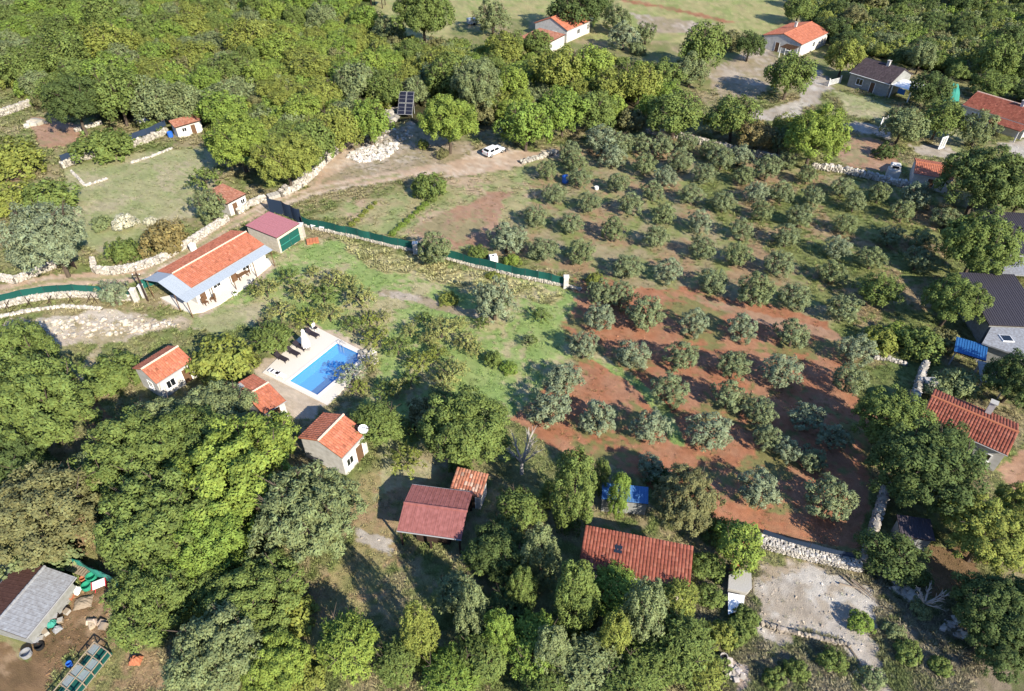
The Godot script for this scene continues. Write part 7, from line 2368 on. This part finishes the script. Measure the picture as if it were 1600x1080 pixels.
	tarp(Vector3(-38.41, 0.00, -27.81), "clear_sheet", "pale translucent sheet beside the teal tarpaulin heap", 0.7, 0.6, 0.4, M.grey_sheet, 0.9)
	barrel(Vector3(-39.07, 0.00, -26.28), "tyre_planter", "dark round tub by the white shed corner", 0.35, 0.4, M.rubber)
	barrel(Vector3(-39.79, 0.00, -25.64), "pale_tub", "grey green tub at the shed's front corner", 0.4, 0.5, M.grey_sheet)
	for i in 9:
		var at: Vector3 = [Vector3(-39.25, 0.00, -26.92), Vector3(-39.21, 0.00, -27.47), Vector3(-39.03, 0.00, -28.82), Vector3(-39.17, 0.00, -29.75), Vector3(-39.13, 0.00, -30.34), Vector3(-38.27, 0.00, -29.28), Vector3(-39.46, 0.00, -26.71), Vector3(-38.60, 0.00, -30.64), Vector3(-38.42, 0.00, -28.48)][i]
		t = thing("yard_crate", "weathered crate or board along the yard shed, %s from the near end" % ["third", "fourth", "sixth", "eighth", "ninth", "seventh", "second", "last", "fifth"][i], "crate", at, rng.randf() * 3.0, "clutter along the yard shed")
		part("box_side", box(Vector3(0.5, 0.3, 0.4) * rng.randf_range(0.7, 1.2), Vector3(0, 0.18, 0), 0.01), [M.pale_wood, M.concrete, M.dark_wood, M.terracotta][i % 4], t)
		part("lid", box(Vector3(0.45, 0.03, 0.42), Vector3(0, 0.4, 0), 0.005, Basis(Vector3.BACK, 0.12)), [M.concrete, M.pale_wood, M.metal, M.dry_stick][i % 4], t)
	# cold frames
	t = thing("cold_frame", "long timber cold frame with glass panes at the bottom left", "cold frame", Vector3(0, 0, 0))
	var A := Vector3(-34.35, 0.80, -26.38)
	var B := Vector3(-32.89, 0.80, -25.59)
	var C := Vector3(-35.76, 0.80, -22.33)
	var along_ := (C - A).normalized()
	var side := (B - A).normalized()
	var len_ := A.distance_to(C) + 1.0
	var wid := A.distance_to(B)
	for s in [0.0, 0.5, 1.0]:
		var o: Vector3 = A + side * wid * s
		part("rail", bar(o, o + along_ * len_, 0.05), M.pale_wood, t)
		part("rail", bar(o + Vector3.DOWN * 0.7, o + along_ * len_ + Vector3.DOWN * 0.7, 0.05), M.pale_wood, t)
	for k in 7:
		var o := A + along_ * len_ * k / 6.0
		part("crossbar", bar(o, o + side * wid, 0.05), M.pale_wood, t)
		for s in [0.0, 1.0]:
			part("post", bar(o + side * wid * s, o + side * wid * s + Vector3.DOWN * 0.9, 0.05), M.pale_wood, t)
	for k in 6:
		for s in 2:
			if (k + s) % 3 == 1:
				continue
			var o: Vector3 = A + along_ * len_ * (k + 0.5) / 6.0 + side * wid * (0.25 + 0.5 * s) + Vector3.DOWN * 0.06
			part("pane", box(Vector3(len_ / 6.0 - 0.14, 0.01, wid / 2 - 0.1), o, 0.0, Basis(along_, Vector3.UP, along_.cross(Vector3.UP))), M.pane, t)
	part("bed", box(Vector3(len_, 0.3, wid), A + along_ * len_ / 2 + side * wid / 2 + Vector3.DOWN * 0.65, 0.0, Basis(along_, Vector3.UP, along_.cross(Vector3.UP))), M.green_net, t)
	barrel(Vector3(-35.87, 0.00, -24.81), "blue_drum", "small blue bucket beside the cold frame", 0.22, 0.4, M.blue_plastic)
	tarp(Vector3(-30.71, 0.00, -25.17), "tan_boulder", "tan boulder at the edge of the big trees", 1.0, 0.8, 0.6, M.terracotta)
	# barn and path surroundings
	t = thing("wood_store", "dark wood stack inside the open barn", "wood stack", Vector3(-7.90, 0.00, -38.56), 0.2)
	for i in 5:
		for j in 3:
			part("log", bar(Vector3(-1.2, 0.15 + 0.24 * j, -0.5 + 0.25 * i), Vector3(1.2, 0.15 + 0.24 * j, -0.5 + 0.25 * i), 0.12), M.dry_stick, t)


# ------------------------------------------------------------------ grass and weeds

func tuft_mesh(blades: int, wide_: float) -> ArrayMesh:
	var L := Leaves.new()
	for i in blades:
		var a := TAU * i / blades + rng.randf()
		var d := Vector3(cos(a), rng.randf_range(0.8, 1.8), sin(a)).normalized()
		var f := d.cross(Vector3(-sin(a), 0, cos(a))).normalized()
		if f.y < 0:
			f = -f
		var g := rng.randf_range(0.7, 1.0)
		L.add(Vector3(cos(a), 0, sin(a)) * 0.12 + d * 0.42, (f + Vector3.UP * 0.4).normalized(), d, 0.9, wide_, Vector3.UP, Color(g, g, g))
	return L.mesh()


func ground_cover() -> void:
	# how thick and how tall the growth stands on each kind of ground
	var cover := {"base": [0.8, 0.34], "grove": [0.32, 0.22], "grove_green": [0.75, 0.3], "red": [0.14, 0.2], "grass": [0.8, 0.28], "dry": [0.6, 0.24], "lawn": [0.5, 0.16], "garden": [0.55, 0.24], "lush": [0.55, 0.22], "straw": [0.95, 0.45], "weed": [0.95, 0.42], "verge": [0.4, 0.16], "rock": [0.2, 0.25], "dust": [0.3, 0.2], "red_clay": [0.08, 0.2], "pink": [0.12, 0.18], "brown": [0.2, 0.18], "white": [0.03, 0.25], "field": [0.3, 0.3]}
	var pl := []
	var tn := []
	for i in 190000:
		# even over the view: nearer ground gets more, smaller tufts
		var s := rng.randf()
		var z := -22.0 - 128.0 * pow(s, 1.35)
		var x := rng.randf_range(-1, 1) * (-z * 0.9 + 16.0)
		var p := Vector2(x, z)
		var k := kind_at(p)
		if not cover.has(k):
			continue
		var d: Array = cover[k]
		var clump := mid.get_noise_2d(p.x * 2.2, p.y * 2.2) * 0.6 + 0.55
		if rng.randf() > d[0] * clump * 1.25:
			continue
		var c := colour_at(p, k)
		var h: float = d[1] * rng.randf_range(0.5, 1.5) * (0.8 - z * 0.0075)
		var b := Basis(Vector3.UP, rng.randf() * TAU).scaled_local(Vector3(h * 0.9, h, h * 0.9))
		pl.append(Transform3D(b, Vector3(x, height_at(p), z)))
		var dull := 0.85 if k in ["white", "dust", "pink", "red", "red_clay", "brown", "grove", "rock"] else 1.0
		var green := 0.45 if dull < 1.0 else 0.12
		var f := rng.randf_range(0.6, 1.2) * dull
		var leafy := Color(0.24, 0.27, 0.095)
		c = c.lerp(leafy, green)
		tn.append(Color(c.r * f, c.g * f, c.b * f))
	var o := scatter("grass", tuft_mesh(10, 0.085), M.leaf_grass, pl, tn)
	tag(o, "rough grass and weeds over the meadows, lawns and tracks' edges", "grass")
	# loose small stones on the pale and red ground
	pl = []
	tn = []
	var often := {"white": 0.5, "pale": 0.3, "rock": 0.8, "red": 0.25, "grove": 0.2, "dust": 0.35, "weed": 0.12, "brown": 0.6, "ash": 0.3}
	for i in 60000:
		var z := -22.0 - 110.0 * pow(rng.randf(), 1.3)
		var x := rng.randf_range(-1, 1) * (-z * 0.9 + 16.0)
		var p := Vector2(x, z)
		var k := kind_at(p)
		if not often.has(k) or rng.randf() > often[k]:
			continue
		var c := colour_at(p, k)
		stone_at(pl, tn, Vector3(x, height_at(p), z), 0.05 + 0.16 * pow(rng.randf(), 3.0), Color(c.r * 1.1, c.g * 1.08, c.b * 1.08))
	var g := scatter("gravel", stone_mesh(4), M.stone, pl, tn)
	tag(g, "loose pebbles and clods on the bare ground", "gravel")
